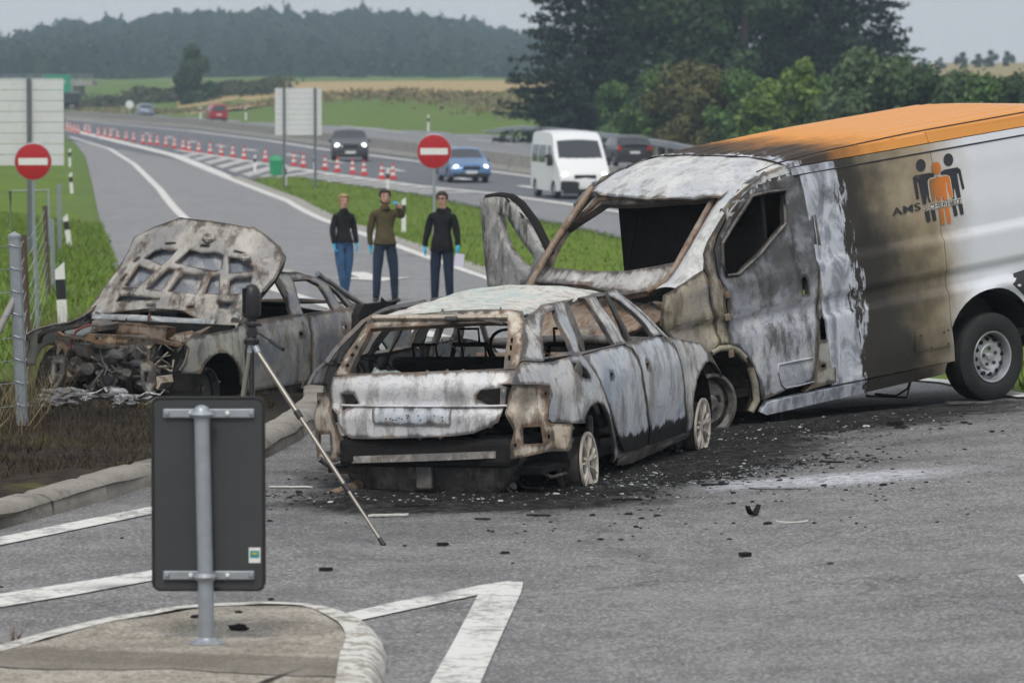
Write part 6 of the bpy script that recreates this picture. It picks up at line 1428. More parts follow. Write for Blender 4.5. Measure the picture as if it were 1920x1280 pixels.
traffic('red_van', 'small bright red van driving away on the far carriageway', 'van', g, yawA, 4.3, 1.8, 1.78, carpaint('bright red paint', (.42, .02, .025)), [(.0, .35), (.0, 1.2), (.03, 1.70), (.10, 1.78), (.50, 1.78), (.60, 1.70), (.74, 1.12), (.93, .95), (.99, .82), (1, .42), (.98, .26), (.02, .26)], [[(.08, 1.08), (.09, 1.55), (.30, 1.56), (.30, 1.08)], [(.33, 1.08), (.33, 1.56), (.52, 1.56), (.66, 1.08)]], (-1.3, 1.3), .33, rscreen=(.0, 1.08, .035, 1.62), extra=lambda e, L, W_, H: bits(e, L, W_, H, .95, .14, False, True, False))
g = gp(271, 220)
traffic('saloon_car', 'small silver-blue car driving away near the round white sign', 'car', g, yawA, 4.3, 1.78, 1.47, carpaint('silver blue paint', (.20, .27, .36)), carP, carW, (-1.3, 1.3), .32, rscreen=(.03, 1.0, .155, 1.34), extra=lambda e, L, W_, H: bits(e, L, W_, H, .85, .12, False, True, False))
g = gp(130, 209)
traffic('truck', 'dark far-away truck on the motorway below the green sign', 'truck', g, yawA, 7, 2.4, 2.4, carpaint('dark truck paint', (.04, .06, .07)), [(.0, .5), (.0, 2.3), (.02, 2.4), (.75, 2.4), (.78, 2.0), (.95, 1.9), (1, 1.2), (1, .5)], [[(.80, 1.3), (.80, 1.8), (.9, 1.8), (.95, 1.3)]], (-2.3, 2.2), .45, rscreen=(.0, 1.3, .0, 2.2), belt=.95, extra=lambda e, L, W_, H: bits(e, L, W_, H, .9, .12, False, True, False))
# ================================================================ people
def skin_body(name, verts, edges, radii, parent, subdiv=2, root=0):
    me = bpy.data.meshes.new(name); me.from_pydata(verts, edges, []); o = bpy.data.objects.new(name, me); COL.objects.link(o)
    sk = o.modifiers.new('skin', 'SKIN'); sk.use_smooth_shade = True; sk.branch_smoothing = .6
    sv = me.skin_vertices[0].data
    for i, r in enumerate(radii): sv[i].radius = (r, r) if not isinstance(r, tuple) else r; sv[i].use_root = (i == root)
    sb = o.modifiers.new('sub', 'SUBSURF'); sb.levels = sb.render_levels = subdiv
    dg = bpy.context.evaluated_depsgraph_get(); m2 = bpy.data.meshes.new_from_object(o.evaluated_get(dg)); bpy.data.objects.remove(o)
    m2.name = name; o2 = bpy.data.objects.new(name, m2); COL.objects.link(o2); o2.parent = parent
    m2.polygons.foreach_set('use_smooth', [True]*len(m2.polygons)); return o2
def cloth(name, col, rough=.85): 
    n = NT(name); v = n.obj(); f = n.noise(v, 5, 4, .6); g_ = n.noise(v, 90, 2)
    n.bump(n.math('ADD', n.math('MULTIPLY', n.noise(n.scale(v, (1, 1, .5)), 7, 3, .6), 1.2), n.math('MULTIPLY', g_, .2)), .8, .02)
    return n.done(n.mix(n.ramp(f, .3, .7), tuple(k*.75 for k in col), tuple(k*1.2 for k in col)), rough, 0, .2)
M_SKIN = simple('skin', (.50, .30, .22), .55, 0, .08, 12); M_GLOVE = simple('blue nitrile glove', (.02, .42, .68), .4, 0, .08, 12)
M_SHOE = simple('dark shoe', (.03, .028, .027), .6); M_EYE = simple('dark eye', (.02, .015, .012), .3)
def hand(par, wrist, d, palm_n, s=1.0):
    """glove with palm, four fingers and a thumb; d = pointing direction, palm_n = palm normal"""
    d = Vector(d).normalized(); n_ = Vector(palm_n); n_ = (n_-d*n_.dot(d)).normalized(); side = d.cross(n_); w0 = Vector(wrist)
    V = [w0-d*.02, w0+d*.035, w0+d*.075]; E = [(0, 1), (1, 2)]; Rr = [(.030*s, .024*s), (.036*s, .022*s), (.040*s, .018*s)]
    for k, (u, l) in enumerate(((-.030, .060), (-.010, .072), (.010, .068), (.029, .052))):
        b = len(V); p0 = w0+d*.085+side*u*s; p1 = p0+d*l*.55*s+n_*.012; p2 = p1+d*l*.35*s+n_*.022
        V += [p0, p1, p2]; E += [(2, b), (b, b+1), (b+1, b+2)]; Rr += [.0095*s, .0088*s, .0075*s]
    b = len(V); p0 = w0+d*.035-side*.038*s; p1 = p0+d*.03*s-side*.018*s+n_*.01; p2 = p1+d*.03*s-side*.004*s+n_*.014
    V += [p0, p1, p2]; E += [(1, b), (b, b+1), (b+1, b+2)]; Rr += [.013*s, .0105*s, .009*s]
    o = skin_body('glove', [tuple(v) for v in V], E, Rr, par, 1); o.data.materials.clear(); o.data.materials.append(M_GLOVE); return o
def person(label, foot, yaw, h, top, leg, hair, arms, legs, hem=.93, long_hair=False, collar=1.50, fem=False, glasses=False, lean=0, beard=False, hood=False):
    e = tag(empty('person', foot, (0, 0, yaw), h/1.80), label, 'person')
    sw = .150 if fem else .178
    V = [(0, 0, .98), (0, .005, 1.12), (0, .01, 1.28), (0, .015, 1.42), (0, .01, 1.505), (0, -.005, 1.56), (0, -.012, 1.63), (0, -.005, 1.705), (0, .0, 1.755)]
    E = [(i, i+1) for i in range(8)]
    Rr = [(.182, .135), (.172 if not fem else .140, .125), (.195 if not fem else .158, .130), (.185 if not fem else .155, .115), (.062, .062), (.058, .060), (.073, .088), (.080, .096), (.055, .065)]
    hands = []
    for s, (el, wr, hdv, pn) in zip((-1, 1), arms):
        b = len(V); V += [(s*sw, .015, 1.415), tuple(el), tuple(Vector(el).lerp(Vector(wr), .55)), tuple(wr)]; E += [(3, b), (b, b+1), (b+1, b+2), (b+2, b+3)]
        Rr += [.078 if not fem else .066, .060, .056, .044]; hands.append((wr, hdv, pn))
    for s, (kn, an, toe) in zip((-1, 1), legs):
        b = len(V); kn, an, toe = Vector(kn), Vector(an), Vector(toe)
        hip = Vector((s*.095, 0, .90)); V += [tuple(hip), tuple(hip.lerp(kn, .5)), tuple(kn), tuple(kn.lerp(an, .4)), tuple(an), tuple(an+Vector((0, .03, -.055))), tuple(toe)]
        E += [(0, b)]+[(b+i, b+i+1) for i in range(6)]; Rr += [.108, .098, .078, .074, .060, .050, .036]
    o = skin_body('body', V, E, Rr, e, 2); m = o.data; m.materials.clear()
    for q in (top, leg, M_SKIN, M_SHOE): m.materials.append(q)
    for p in m.polygons:
        c = p.center
        if c.z > collar: k = 2
        elif c.z > hem or (abs(c.x) > .19 and c.z > .72): k = 0
        elif c.z < .10: k = 3
        else: k = 1
        p.material_index = k
    # loosen the jacket over the hips
    for v in m.vertices:
        if hem-.01 < v.co.z < 1.1 and abs(v.co.x) < .22: v.co.x *= 1.06; v.co.y *= 1.10
    for wr, hdv, pn in hands: hand(e, wr, hdv, pn, .95)
    # jacket hem and collar
    hm = MB(); hm.tube([(.185*math.cos(a), .135*math.sin(a), hem+.005) for a in np.linspace(0, 2*math.pi, 20)], .014, 6); hm.build('hem', top, e, auto=80)
    cl = MB(); cl.lathe([(.085, 1.475), (.078, 1.51), (.070, 1.53)], 16, c=(0, .0, 0), capend=False); cl.build('collar', top, e, auto=80)
    if hood: lump(e, 'hood', (0, .10, 1.49), (.13, .07, .07), top, 2, .1, 2)
    # head: nose, ears, eyes, mouth, hair
    ns = MB(); ns.add([(-.014, -.098, 1.638), (.014, -.098, 1.638), (0, -.122, 1.640), (0, -.094, 1.682)], [(0, 1, 2), (1, 3, 2), (3, 0, 2), (0, 3, 1)]); ns.build('nose', M_SKIN, e)
    for s in (-1, 1):
        lump(e, 'ear', (s*.083, .0, 1.655), (.012, .02, .032), M_SKIN, 1, 0)
        lump(e, 'eye', (s*.032, -.088, 1.685), (.014, .008, .008), M_EYE, 1, 0)
        q = MB(); q.tube([(s*.018, -.096, 1.706), (s*.050, -.086, 1.706)], .005, 5); q.build('eyebrow', hair, e)
    q = MB(); q.tube([(-.024, -.092, 1.607), (0, -.098, 1.606), (.024, -.092, 1.607)], .006, 5); q.build('mouth', simple('lips', (.30, .12, .10), .5), e)
    # hair cap
    bm = bmesh.new(); bmesh.ops.create_icosphere(bm, subdivisions=3, radius=1); bm.verts.index_update()
    hv = []; 
    for v in bm.verts:
        c = v.co; k = 1+.06*mnoise.noise(c*4+Vector((h, 0, 0))); hv.append(Vector((c.x*.096*k, c.y*.115*k+.006, 1.705+c.z*.100*k)))
    keep = []
    for f in bm.faces:
        c = f.calc_center_median()
        if (c.y > -.35 and c.z > -.35 - (.3 if c.y > .3 else 0)) or c.z > .42: keep.append([v.index for v in f.verts])
    bm.free(); oh = obj('hair', hv, keep, hair, e, True); oh.modifiers.new('t', 'SOLIDIFY').thickness = .012
    if long_hair: lump(e, 'hair_knot', (-.03, .115, 1.70), (.035, .045, .04), hair, 2, .2)
    if glasses:
        for s in (-1, 1): q = MB(); q.tube([(s*.034+.024*math.cos(a), -.100, 1.685+.017*math.sin(a)) for a in np.linspace(0, 2*math.pi, 12)], .004, 5); q.build('glasses', M_BLACK, e)
    if beard: 
        q = MB(); q.tube([(-.075, -.02, 1.60), (-.05, -.07, 1.575), (0, -.085, 1.565), (.05, -.07, 1.575), (.075, -.02, 1.60)], .016, 6); q.build('beard', hair, e, auto=80)
    return e
M_JB = cloth('black fleece', (.014, .014, .016)); M_OL = cloth('olive pullover', (.075, .062, .032)); M_JK = cloth('black jacket', (.011, .011, .013))
M_J1 = cloth('blue jeans', (.045, .10, .20)); M_J2 = cloth('dark jeans', (.022, .035, .06)); M_J3 = cloth('navy jeans', (.017, .026, .048))
M_BLOND = simple('blond hair', (.32, .22, .11), .6, 0, .3, 30); M_BRN = simple('dark brown hair', (.035, .022, .015), .6, 0, .3, 30)
stand = [((-.11, -.01, .50), (-.125, .02, .085), (-.15, -.14, .03)), ((.11, -.01, .50), (.125, .02, .085), (.15, -.14, .03))]
def footat(px, py): g = gp(px, py); return Vector((g.x, g.y, g.z))
person('person in black fleece and blue jeans with blue gloves, leftmost of three people', footat(645, 558), R_(20), 1.72, M_JB, M_J1, M_BLOND,
       [((-.20, .02, 1.17), (-.195, -.08, .93), (.1, -.1, -1), (1, 0, 0)), ((.20, .03, 1.17), (.215, -.04, .93), (.15, -.1, -1), (-1, 0, 0))],
       [((-.06, -.04, .50), (.01, -.02, .085), (-.01, -.18, .03)), ((.08, .02, .50), (.045, .06, .085), (.08, -.10, .03))], hem=.97, long_hair=True, fem=True, collar=1.545)
person('person in olive pullover and dark jeans pointing with a blue-gloved hand', footat(722, 566), R_(14), 1.82, M_OL, M_J2, M_BRN,
       [((-.23, .06, 1.15), (-.215, .08, .90), (0, .1, -1), (1, 0, 0)), ((.25, -.17, 1.37), (.11, -.36, 1.58), (-.3, -.9, .2), (0, .2, -1))],
       [((-.13, -.02, .50), (-.14, .02, .085), (-.19, -.13, .03)), ((.14, -.02, .50), (.16, .0, .085), (.20, -.16, .03))], hem=.93, beard=True)
p3 = person('person in black hooded jacket and glasses, rightmost of three people', footat(829, 574), R_(-14), 1.80, M_JK, M_J3, M_BRN,
       [((-.235, .0, 1.16), (-.265, -.06, .93), (-.05, -.15, -1), (1, 0, 0)), ((.235, .0, 1.17), (.27, -.05, .95), (.02, -.15, -1), (-1, 0, 0))], stand, hem=.88, glasses=True, hood=True)
hp = p3.matrix_world.copy(); hp = Matrix.LocRotScale(p3.location, p3.rotation_euler, Vector((1, 1, 1))) @ Vector((.30, -.09, .80))
q = MB(); q.box((0, 0, -.07), (.145, .006, .20), Euler((.1, .12, .1)).to_matrix()); ob = q.build('paper_sheet', simple('pale lilac paper', (.62, .60, .72), .6, 0, .03)); ob.location = hp
tag(ob, 'pale sheet of paper held low by the person in the black jacket', 'paper')
# ================================================================ vegetation
def leafmat(name, dark, light, tint=None, tr=.25):
    n = NT(name); ri = n.node('ShaderNodeNewGeometry', 'Random Per Island'); P = n.obj(); a = n.noise(P, .55, 3, .6)
    c = n.mix(n.ramp(n.math('ADD', n.math('MULTIPLY', a, .9), n.math('MULTIPLY', ri, .45)), .4, .95), dark, light)
    if tint: c = n.mix(n.math('MULTIPLY', n.ramp(n.noise(P, .9, 3), .5, .7), .6), c, tint)
    return n.done(c, .7, 0, .25)
def cards(P, D, size, asp=.6, rng=nrng, droop=0):
    """leaf quads at points P roughly facing D (with scatter) -> verts, faces"""
    n = len(P); D = D+rng.normal(0, .55, (n, 3)); D /= np.linalg.norm(D, axis=1)[:, None]+1e-9
    T = np.cross(D, rng.normal(0, 1, (n, 3))); T /= np.linalg.norm(T, axis=1)[:, None]+1e-9; B = np.cross(D, T); s = size*rng.uniform(.6, 1.35, (n, 1))
    V = np.stack([P-T*s*.5, P+B*s*asp*.5, P+T*s*.5, P-B*s*asp*.5], 1).reshape(-1, 3)
    F = np.arange(n*4).reshape(-1, 4); return V, F
def rawmesh(name, V, F, mat):
    me = bpy.data.meshes.new(name); V = np.asarray(V, np.float32); F = np.asarray(F, np.int32)
    me.vertices.add(len(V)); me.vertices.foreach_set('co', V.ravel()); k = F.shape[1]
    me.loops.add(F.size); me.loops.foreach_set('vertex_index', F.ravel()); me.polygons.add(len(F))
    me.polygons.foreach_set('loop_start', np.arange(0, F.size, k, dtype=np.int32)); me.polygons.foreach_set('loop_total', np.full(len(F), k, np.int32))
    me.materials.append(mat); me.update(calc_edges=True); me.validate(); return me
def link(name, me, parent=None, loc=(0, 0, 0)):
    o = bpy.data.objects.new(name, me); COL.objects.link(o); o.parent = parent; o.location = loc; return o
M_BARK = simple('bark', (.06, .045, .033), .9, 0, .4, 6, .6, 20)
def spruce_mesh(H, Rb, n_lv, mat, seed, card=.34):
    r = np.random.default_rng(seed); Ps = []; Ds = []
    for i in range(n_lv):
        z = H*(.04+.96*i/n_lv); rad = Rb*(1-(z/H)**1.25)*r.uniform(.82, 1.15)+.15; nb = int(5+rad*2.0)
        for b in range(nb):
            a = r.uniform(0, 2*np.pi); L = rad*r.uniform(.65, 1.12); m = int(7+L*11)
            t = np.sqrt(r.uniform(.02, 1, m)); lat = r.normal(0, .10+.12*L*(1-t)*.9, m)
            x = np.cos(a)*L*t-np.sin(a)*lat; y = np.sin(a)*L*t+np.cos(a)*lat; zz = z-.30*L*t+.10*L*t**3*1.6-np.abs(lat)*.35+r.normal(0, .06, m)
            Ps.append(np.stack([x, y, zz], 1)); Ds.append(np.tile([np.cos(a)*.25, np.sin(a)*.25, .75], (m, 1)))
    P = np.concatenate(Ps); D = np.concatenate(Ds); V, F = cards(P, D, card, .38, r); return rawmesh('crown', V, F, mat)
def leafy_mesh(H, R, n, mat, seed, card=.22, base=.0, lobes=26, up=1.0, col=False):
    r = np.random.default_rng(seed); C = []
    for k in range(lobes):
        a = r.uniform(0, 2*np.pi); t = r.uniform(0, 1); z = H*(base+(1-base)*t); rr = R*np.sqrt(max(.05, 1-(2*t-.85)**2*.8))*r.uniform(.25, .95)
        C.append((np.cos(a)*rr, np.sin(a)*rr, z*.93+.0, R*r.uniform(.24, .46)))
    C = np.array(C); idx = r.integers(0, lobes, n); d = r.normal(0, 1, (n, 3)); d /= np.linalg.norm(d, axis=1)[:, None]
    rad = C[idx, 3:4]*(r.uniform(.35, 1.0, (n, 1))**.45)*(1+.25*r.normal(0, .5, (n, 1))); P = C[idx, :3]+d*rad*np.array([1, 1, up]); P[:, 2] = np.maximum(P[:, 2], .03)
    V, F = cards(P, d, card, .7, r); return rawmesh('crown', V, F, mat)
def tree(name, label, cat, loc, crown, trunk_h, tr, group=None, scale=1, rot=0, trunk=True):
    e = tag(empty(name, loc, (0, 0, rot), scale), label, cat, group); link('crown', crown, e)
    if trunk:
        q = MB(); q.tube([(0, 0, -.3), (.03, .02, trunk_h*.35), (-.05, .03, trunk_h*.7), (0, 0, trunk_h)], [tr*1.25, tr, tr*.7, tr*.15], 9)
        for k in range(7):
            a = rnd.uniform(0, 6.28); z = trunk_h*rnd.uniform(.25, .8); q.tube([(0, 0, z), (math.cos(a)*.8, math.sin(a)*.8, z+.5), (math.cos(a)*1.6, math.sin(a)*1.6, z+.8)], [tr*.35, tr*.22, tr*.08], 6)
        q.build('trunk', M_BARK, e, auto=60)
    return e
L_SPR = leafmat('spruce needles', (.007, .016, .011), (.022, .042, .024)); L_DK = leafmat('dark foliage', (.016, .036, .015), (.055, .10, .034)); L_MID = leafmat('mid foliage', (.035, .075, .022), (.105, .19, .05))
L_YEL = leafmat('yellow-green foliage', (.065, .115, .022), (.18, .27, .055)); L_BRN = leafmat('reddish foliage', (.055, .065, .022), (.13, .13, .045), (.13, .075, .035)); L_GRY = leafmat('grey-green foliage', (.045, .080, .036), (.115, .17, .075))
def tp_(px, d): 
    p = at(px, 200, d); return Vector((p.x, p.y, zterr(p.x, p.y)-.1))
spr = [spruce_mesh(17, 3.7, 62, L_SPR, 3, .38), spruce_mesh(16, 3.4, 58, L_SPR, 4, .38)]
lf = [leafy_mesh(12, 3.3, 15000, L_DK, 5, .34, .12, 42), leafy_mesh(13, 3.6, 15000, L_DK, 6, .34, .1, 42)]
for k, (px, d, m, l) in enumerate(((1085, 282, 0, 'tall dark spruce at the left end of the grove behind the van'), (1165, 292, 1, 'second dark spruce from the left in the grove'), (1598, 292, 0, 'dark spruce at the right end of the grove against the sky'), (1540, 284, 1, 'dark spruce second from the right end of the grove'))):
    tree('spruce_tree', l, 'tree', tp_(px, d), spr[m], 16, .22, 'grove behind the motorway', rnd.uniform(1.2, 1.35), k*1.3)
for k, (px, d, m, l) in enumerate(((1245, 286, 0, 'dark leafy tree right of the two left spruces'), (1320, 292, 1, 'dark leafy tree in the left middle of the grove'), (1395, 283, 0, 'broad leafy tree in the middle of the grove'), (1470, 290, 1, 'dark leafy tree left of the right spruces'))):
    tree('leafy_tree', l, 'tree', tp_(px, d), lf[m], 9, .25, 'grove behind the motorway', rnd.uniform(1.28, 1.42), k*1.7)
sh = {n_: leafy_mesh(h, r, 8500, m, s, .20, .0, 30) for n_, h, r, m, s in (('dk', 3.4, 1.35, L_DK, 11), ('mid', 3.5, 1.25, L_MID, 12), ('yel', 3.4, 1.15, L_YEL, 13), ('brn', 3.3, 1.4, L_BRN, 14), ('gry', 3.6, 1.5, L_GRY, 15), ('tall', 3.9, .95, L_YEL, 16))}
SHR = [(1030, 195, 'dk', 178, 'dark shrub at the left foot of the grove'), (1150, 160, 'mid', 168, 'rounded mid-green shrub left of the hedge row'), (1195, 176, 'dk', 172, 'dark shrub between two rounded green shrubs'), (1225, 140, 'mid', 150, 'light green pointed shrub in the hedge row'), (1275, 128, 'brn', 152, 'reddish-brown shrub left of the hedge middle'), (1335, 135, 'brn', 150, 'wide reddish-brown shrub in the hedge middle'), (1385, 140, 'mid', 155, 'green shrub right of the reddish shrubs'), (1440, 158, 'yel', 148, 'yellow-green shrub left of the tall bright shrub'), (1508, 118, 'tall', 150, 'tall bright yellow-green shrub rising above the hedge'), (1555, 150, 'mid', 155, 'green shrub right of the tall bright shrub'), (1610, 112, 'gry', 148, 'large grey-green shrub below the right spruces'), (1675, 125, 'gry', 146, 'grey-green shrub right of the grove'), (1735, 142, 'dk', 144, 'low dark shrub above the orange van roof'), (1795, 150, 'gry', 142, 'grey-green shrub in front of the far field'), (1850, 150, 'mid', 140, 'green shrub near the right edge of the hedge'), (1905, 155, 'dk', 138, 'dark shrub at the right edge of the picture'), (1960, 150, 'gry', 136, 'grey-green shrub just beyond the right edge')]
for k, (px, py, kd, d, l) in enumerate(SHR):
    d = {0: 300, 1: 262, 2: 268, 3: 240, 4: 236, 5: 224, 6: 220, 7: 210}.get(k, d+48); b = tp_(px, d); t = at(px, py, d); hh_ = {'dk': 3.4, 'mid': 3.5, 'yel': 3.4, 'brn': 3.3, 'gry': 3.6, 'tall': 3.9}[kd]
    tree('shrub', l, 'shrub', b, sh[kd], 2.2, .06, 'hedge of shrubs behind the motorway', max(.45, (t.z-b.z)/hh_*1.02), k*2.1)
# lone round tree, far small trees
b = tp_(366, 520); t = at(366, 84, 520); lone = leafy_mesh(9, 3.2, 9000, L_DK, 21, .5, .05, 30)
tree('round_tree', 'lone round dark tree in front of the wooded hill', 'tree', (b.x, b.y, b.z), lone, 5, .2, scale=(t.z-b.z)/9.0)
fm = leafy_mesh(9, 3.4, 2500, L_DK, 22, .9, .1, 16)
for k, (px, py, l) in enumerate(((1700, 112, 'first small far tree on the right skyline'), (1733, 112, 'second small far tree on the right skyline'), (1763, 114, 'third small far tree on the right skyline'), (1803, 100, 'tallest small far tree on the right skyline'), (1833, 103, 'small far tree right of the tallest skyline tree'), (1858, 96, 'small far tree on the skyline near the right edge'), (1890, 98, 'rightmost small far tree on the skyline'))):
    d = 800; p = at(px, 140, d); t = at(px, py, d); z0 = zterr(p.x, d)-.5
    tree('far_tree', l, 'tree', (p.x, p.y, z0), fm, 5, .2, 'far trees on the right skyline', max(.3, (t.z-z0)/9), k, False)
# wooded hill
RIDGE = [(-200, 88), (0, 75), (60, 58), (110, 50), (200, 46), (260, 36), (330, 30), (450, 25), (520, 30), (600, 29), (690, 26), (760, 27), (830, 38), (880, 48), (950, 60), (1010, 66), (1100, 72), (1300, 90)]
def forest():
    r = np.random.default_rng(31); bm = bmesh.new(); bmesh.ops.create_icosphere(bm, subdivisions=2, radius=1); bm.verts.index_update()
    B = np.array([v.co[:] for v in bm.verts]); F0 = np.array([[v.index for v in f.verts] for f in bm.faces]); bm.free()
    protos = []
    for k in range(8):
        W_ = np.array([1+.34*mnoise.noise(Vector(b)*2.2+Vector((k*7, 0, 0)))+.22*mnoise.noise(Vector(b)*5.5+Vector((0, k*5, 0))) for b in B]); protos.append(B*W_[:, None])
    Vs = []; Fs = []; n = 0
    for row in range(11):
        f = row/10; d = 900+f*420
        px = -230
        while px < 1340:
            px += r.uniform(14, 30)*(1+.0*f); ry = np.interp(px, [q[0] for q in RIDGE], [q[1] for q in RIDGE]); by = 172-(16 if px < 200 else 0)
            ytop = by-42+(ry-by+42)*f**.85+r.normal(0, 3.5); con = r.random() < .03
            t = at(px+r.normal(0, 6), ytop, d+r.normal(0, 12)); w_ = r.uniform(3.2, 5.6)*(d/1000); h_ = r.uniform(5.5, 8.5)*(d/1000)
            if con: w_ *= .5; h_ *= 1.25; t.z += 2.0
            p = protos[r.integers(0, 8)]; a = r.uniform(0, 6.28); ca_, sa_ = math.cos(a), math.sin(a)
            q = np.stack([p[:, 0]*ca_-p[:, 1]*sa_, p[:, 0]*sa_+p[:, 1]*ca_, p[:, 2]], 1)*np.array([w_, w_, h_])+np.array([t.x, t.y, t.z-h_*.9])
            Vs.append(q); Fs.append(F0+n); n += len(q)
            # leafy fringe so the crowns are not smooth
    V = np.concatenate(Vs); F = np.concatenate(Fs)
    nn = NT('wooded hill'); ri = nn.node('ShaderNodeNewGeometry', 'Random Per Island'); P = nn.pos(); a = nn.noise(P, .28, 5, .7); b = nn.noise(P, .9, 4, .7)
    c = nn.mix(nn.ramp(nn.math('ADD', nn.math('MULTIPLY', ri, .6), nn.math('MULTIPLY', a, .5)), .2, .8), (.010, .034, .024), (.030, .070, .034)); c = nn.mix(nn.math('MULTIPLY', nn.ramp(b, .5, .65), .6), c, (.006, .014, .009))
    nn.bump(nn.math('ADD', a, b), 1.0, 2.5)
    me = rawmesh('wooded_hill', V, F, nn.done(c, .9, 0, .1)); me.polygons.foreach_set('use_smooth', [True]*len(me.polygons)); o = link('wooded_hill', me); tag(o, 'far wooded hill of merged dark tree crowns', 'forest', kind='stuff')
    # leaf fringe over the crowns
    k = 60000; idx = r.integers(0, len(V), k); Vc, Fc = cards(V[idx]+r.normal(0, .5, (k, 3)), r.normal(0, 1, (k, 3)), 1.5, .7, r)
    o = link('hill_foliage', rawmesh('hill_foliage', Vc, Fc, leafmat('hill leaves', (.014, .030, .016), (.036, .064, .024)))); tag(o, 'leaves of the far wooded hill', 'foliage', kind='stuff')
forest()
# dark scrub strip along the top of the far bank, and dry tufts
def strip(name, label, pts, n, h, size, mat, spread=2.0, seed=1):
    r = np.random.default_rng(seed); P = []
    for k in range(n):
        t = r.uniform(0, 1)*(len(pts)-1); i = min(int(t), len(pts)-2); u = t-i; a, b = pts[i], pts[i+1]
        x = a[0]+(b[0]-a[0])*u+r.normal(0, spread); y = a[1]+(b[1]-a[1])*u+r.normal(0, spread*2); hh = h*(.5+.6*abs(mnoise.noise((x*.15, y*.1, 0)))*1.6)
        P.append((x, y, zterr(x, y)+hh*r.uniform(0, 1)**.8))
    P = np.array(P); V, F = cards(P, np.tile([0, -.5, .5], (n, 1)), size, .6, r); o = link(name, rawmesh(name, V, F, mat)); tag(o, label, 'scrub', kind='stuff')
def gpx(px, d): p = at(px, 170, d); return (p.x, p.y)
strip('scrub', 'dark scrub along the top of the far motorway bank', [gpx(170, 560), gpx(300, 545), gpx(420, 535), gpx(520, 520)], 5000, 2.0, .7, leafmat('dark scrub', (.03, .04, .018), (.075, .075, .035)), 1.5, 41)
strip('dry_scrub', 'dry tufts and bushes along the edge of the stubble field', [gpx(150, 500), gpx(400, 480), gpx(620, 470), gpx(760, 440), gpx(900, 400), gpx(1000, 360)], 4000, .9, .45, leafmat('dry tufts', (.09, .075, .035), (.22, .18, .09)), 2.0, 42)
strip('bush_row', 'low dark bushes beside the guard rail', [gpx(1010, 372), gpx(1090, 335), gpx(1140, 300)], 1500, 1.6, .4, L_DK, 1.2, 43)
# grass blades
def blades(name, label, poly, n, h, wdt, mat, zf, seed, keep=None):
    r = np.random.default_rng(seed); a = np.array(poly); x0, y0 = a.min(0); x1, y1 = a.max(0); Q = np.stack([r.uniform(x0, x1, n*4), r.uniform(y0, y1, n*4)], 1); Q = Q[inpoly(Q, poly)]
    if keep: Q = Q[np.array([keep(*q) for q in Q])] if len(Q) else Q
    Q = Q[:n]; m = len(Q); z = np.array([zf(*q) for q in Q]); P = np.column_stack([Q, z-.01]); ang = r.uniform(0, 6.28, m); hh = h*r.uniform(.4, 1.4, m); ww = wdt*r.uniform(.6, 1.4, m)
    dx = np.stack([np.cos(ang), np.sin(ang), 0*ang], 1)*ww[:, None]; ln = np.stack([r.normal(0, .45, m)*hh, r.normal(0, .45, m)*hh, hh], 1)
    V = np.stack([P-dx, P+dx, P+ln], 1).reshape(-1, 3); o = link(name, rawmesh(name, V, np.arange(m*3).reshape(-1, 3), mat)); tag(o, label, 'grass', kind='stuff')
L_GR = leafmat('grass blades', (.085, .145, .014), (.165, .25, .035), (.22, .22, .07)); L_BG = leafmat('scorched blades', (.018, .013, .010), (.065, .048, .028), (.12, .11, .035)); L_WEED = leafmat('red weed', (.06, .03, .02), (.16, .08, .05)); L_DRY = leafmat('dry stalks', (.10, .085, .04), (.24, .19, .10), (.09, .12, .04))
inview = lambda x, y: abs(x)*F_PX/y < 1010
blades('scorched_grass', 'short scorched grass on the verge before the saloon', [(-4.6, 26), (-2.6, 29.2), (-2.0, 35), (-2.4, 38), (-5.6, 40), (-5, 27)], 15000, .06, .005, L_BG, zbed, 51, inview)
blades('kerb_grass', 'small tuft of grass in the gutter at the left edge', [(-3.45, 25.75), (-3.12, 26.0), (-3.2, 26.25), (-3.5, 26.15)], 260, .05, .004, L_GR, zg, 52)
blades('verge_grass', 'green grass along the left edge of the ramp', [(-4.0, 42), (-4.6, 57), (-8.2, 85), (-12, 120), (-22, 150), (-12, 66), (-6.5, 42)], 26000, .13, .018, L_GR, lambda x, y: zg(x, y)+.04 if y > 66 else zbed(x, y), 53, inview)
blades('island_grass', 'green grass on the island between ramp and motorway', ISLG[:8]+ISLG[9:], 36000, .11, .020, L_GR, zisl, 54, inview)
blades('dry_weeds', 'tall dry weeds along the foot of the wire fence', [(-3.95, 30.4), (-3.66, 31), (-3.95, 36), (-5.3, 50), (-6.0, 52), (-4.5, 36), (-4.2, 30.5)], 1100, .42, .0035, L_DRY, zbed, 55)
blades('left_meadow_grass', 'rough grass behind the wire fence', [(-4.1, 30), (-5.0, 38), (-6.6, 52), (-8, 52), (-6, 30)], 6000, .22, .008, L_GR, zbed, 56, inview)
blades('island_weed', 'dry reddish weed growing on the traffic island rim at the left edge', [(gp(26, 1243).x-.02, gp(26, 1243).y-.02), (gp(26, 1243).x+.03, gp(26, 1243).y-.02), (gp(26, 1243).x+.03, gp(26, 1243).y+.02), (gp(26, 1243).x-.02, gp(26, 1243).y+.02)], 22, .10, .003, L_WEED, zi, 57)
# haze: even air round the whole place
hz = NT('haze air'); hz.n.remove(hz.b); pv = hz.n.new('ShaderNodeVolumePrincipled'); pv.inputs['Color'].default_value = (.68, .86, 1.0, 1); pv.inputs['Density'].default_value = .0004; pv.inputs['Anisotropy'].default_value = .2
hz.t.links.new(pv.outputs[0], hz.n['Material Output'].inputs['Volume'])
q = MB(); q.box((0, 780, 27), (1500, 1590, 66)); o = q.build('haze', hz.m); tag(o, 'pale summer haze over the valley', 'haze', kind='stuff')
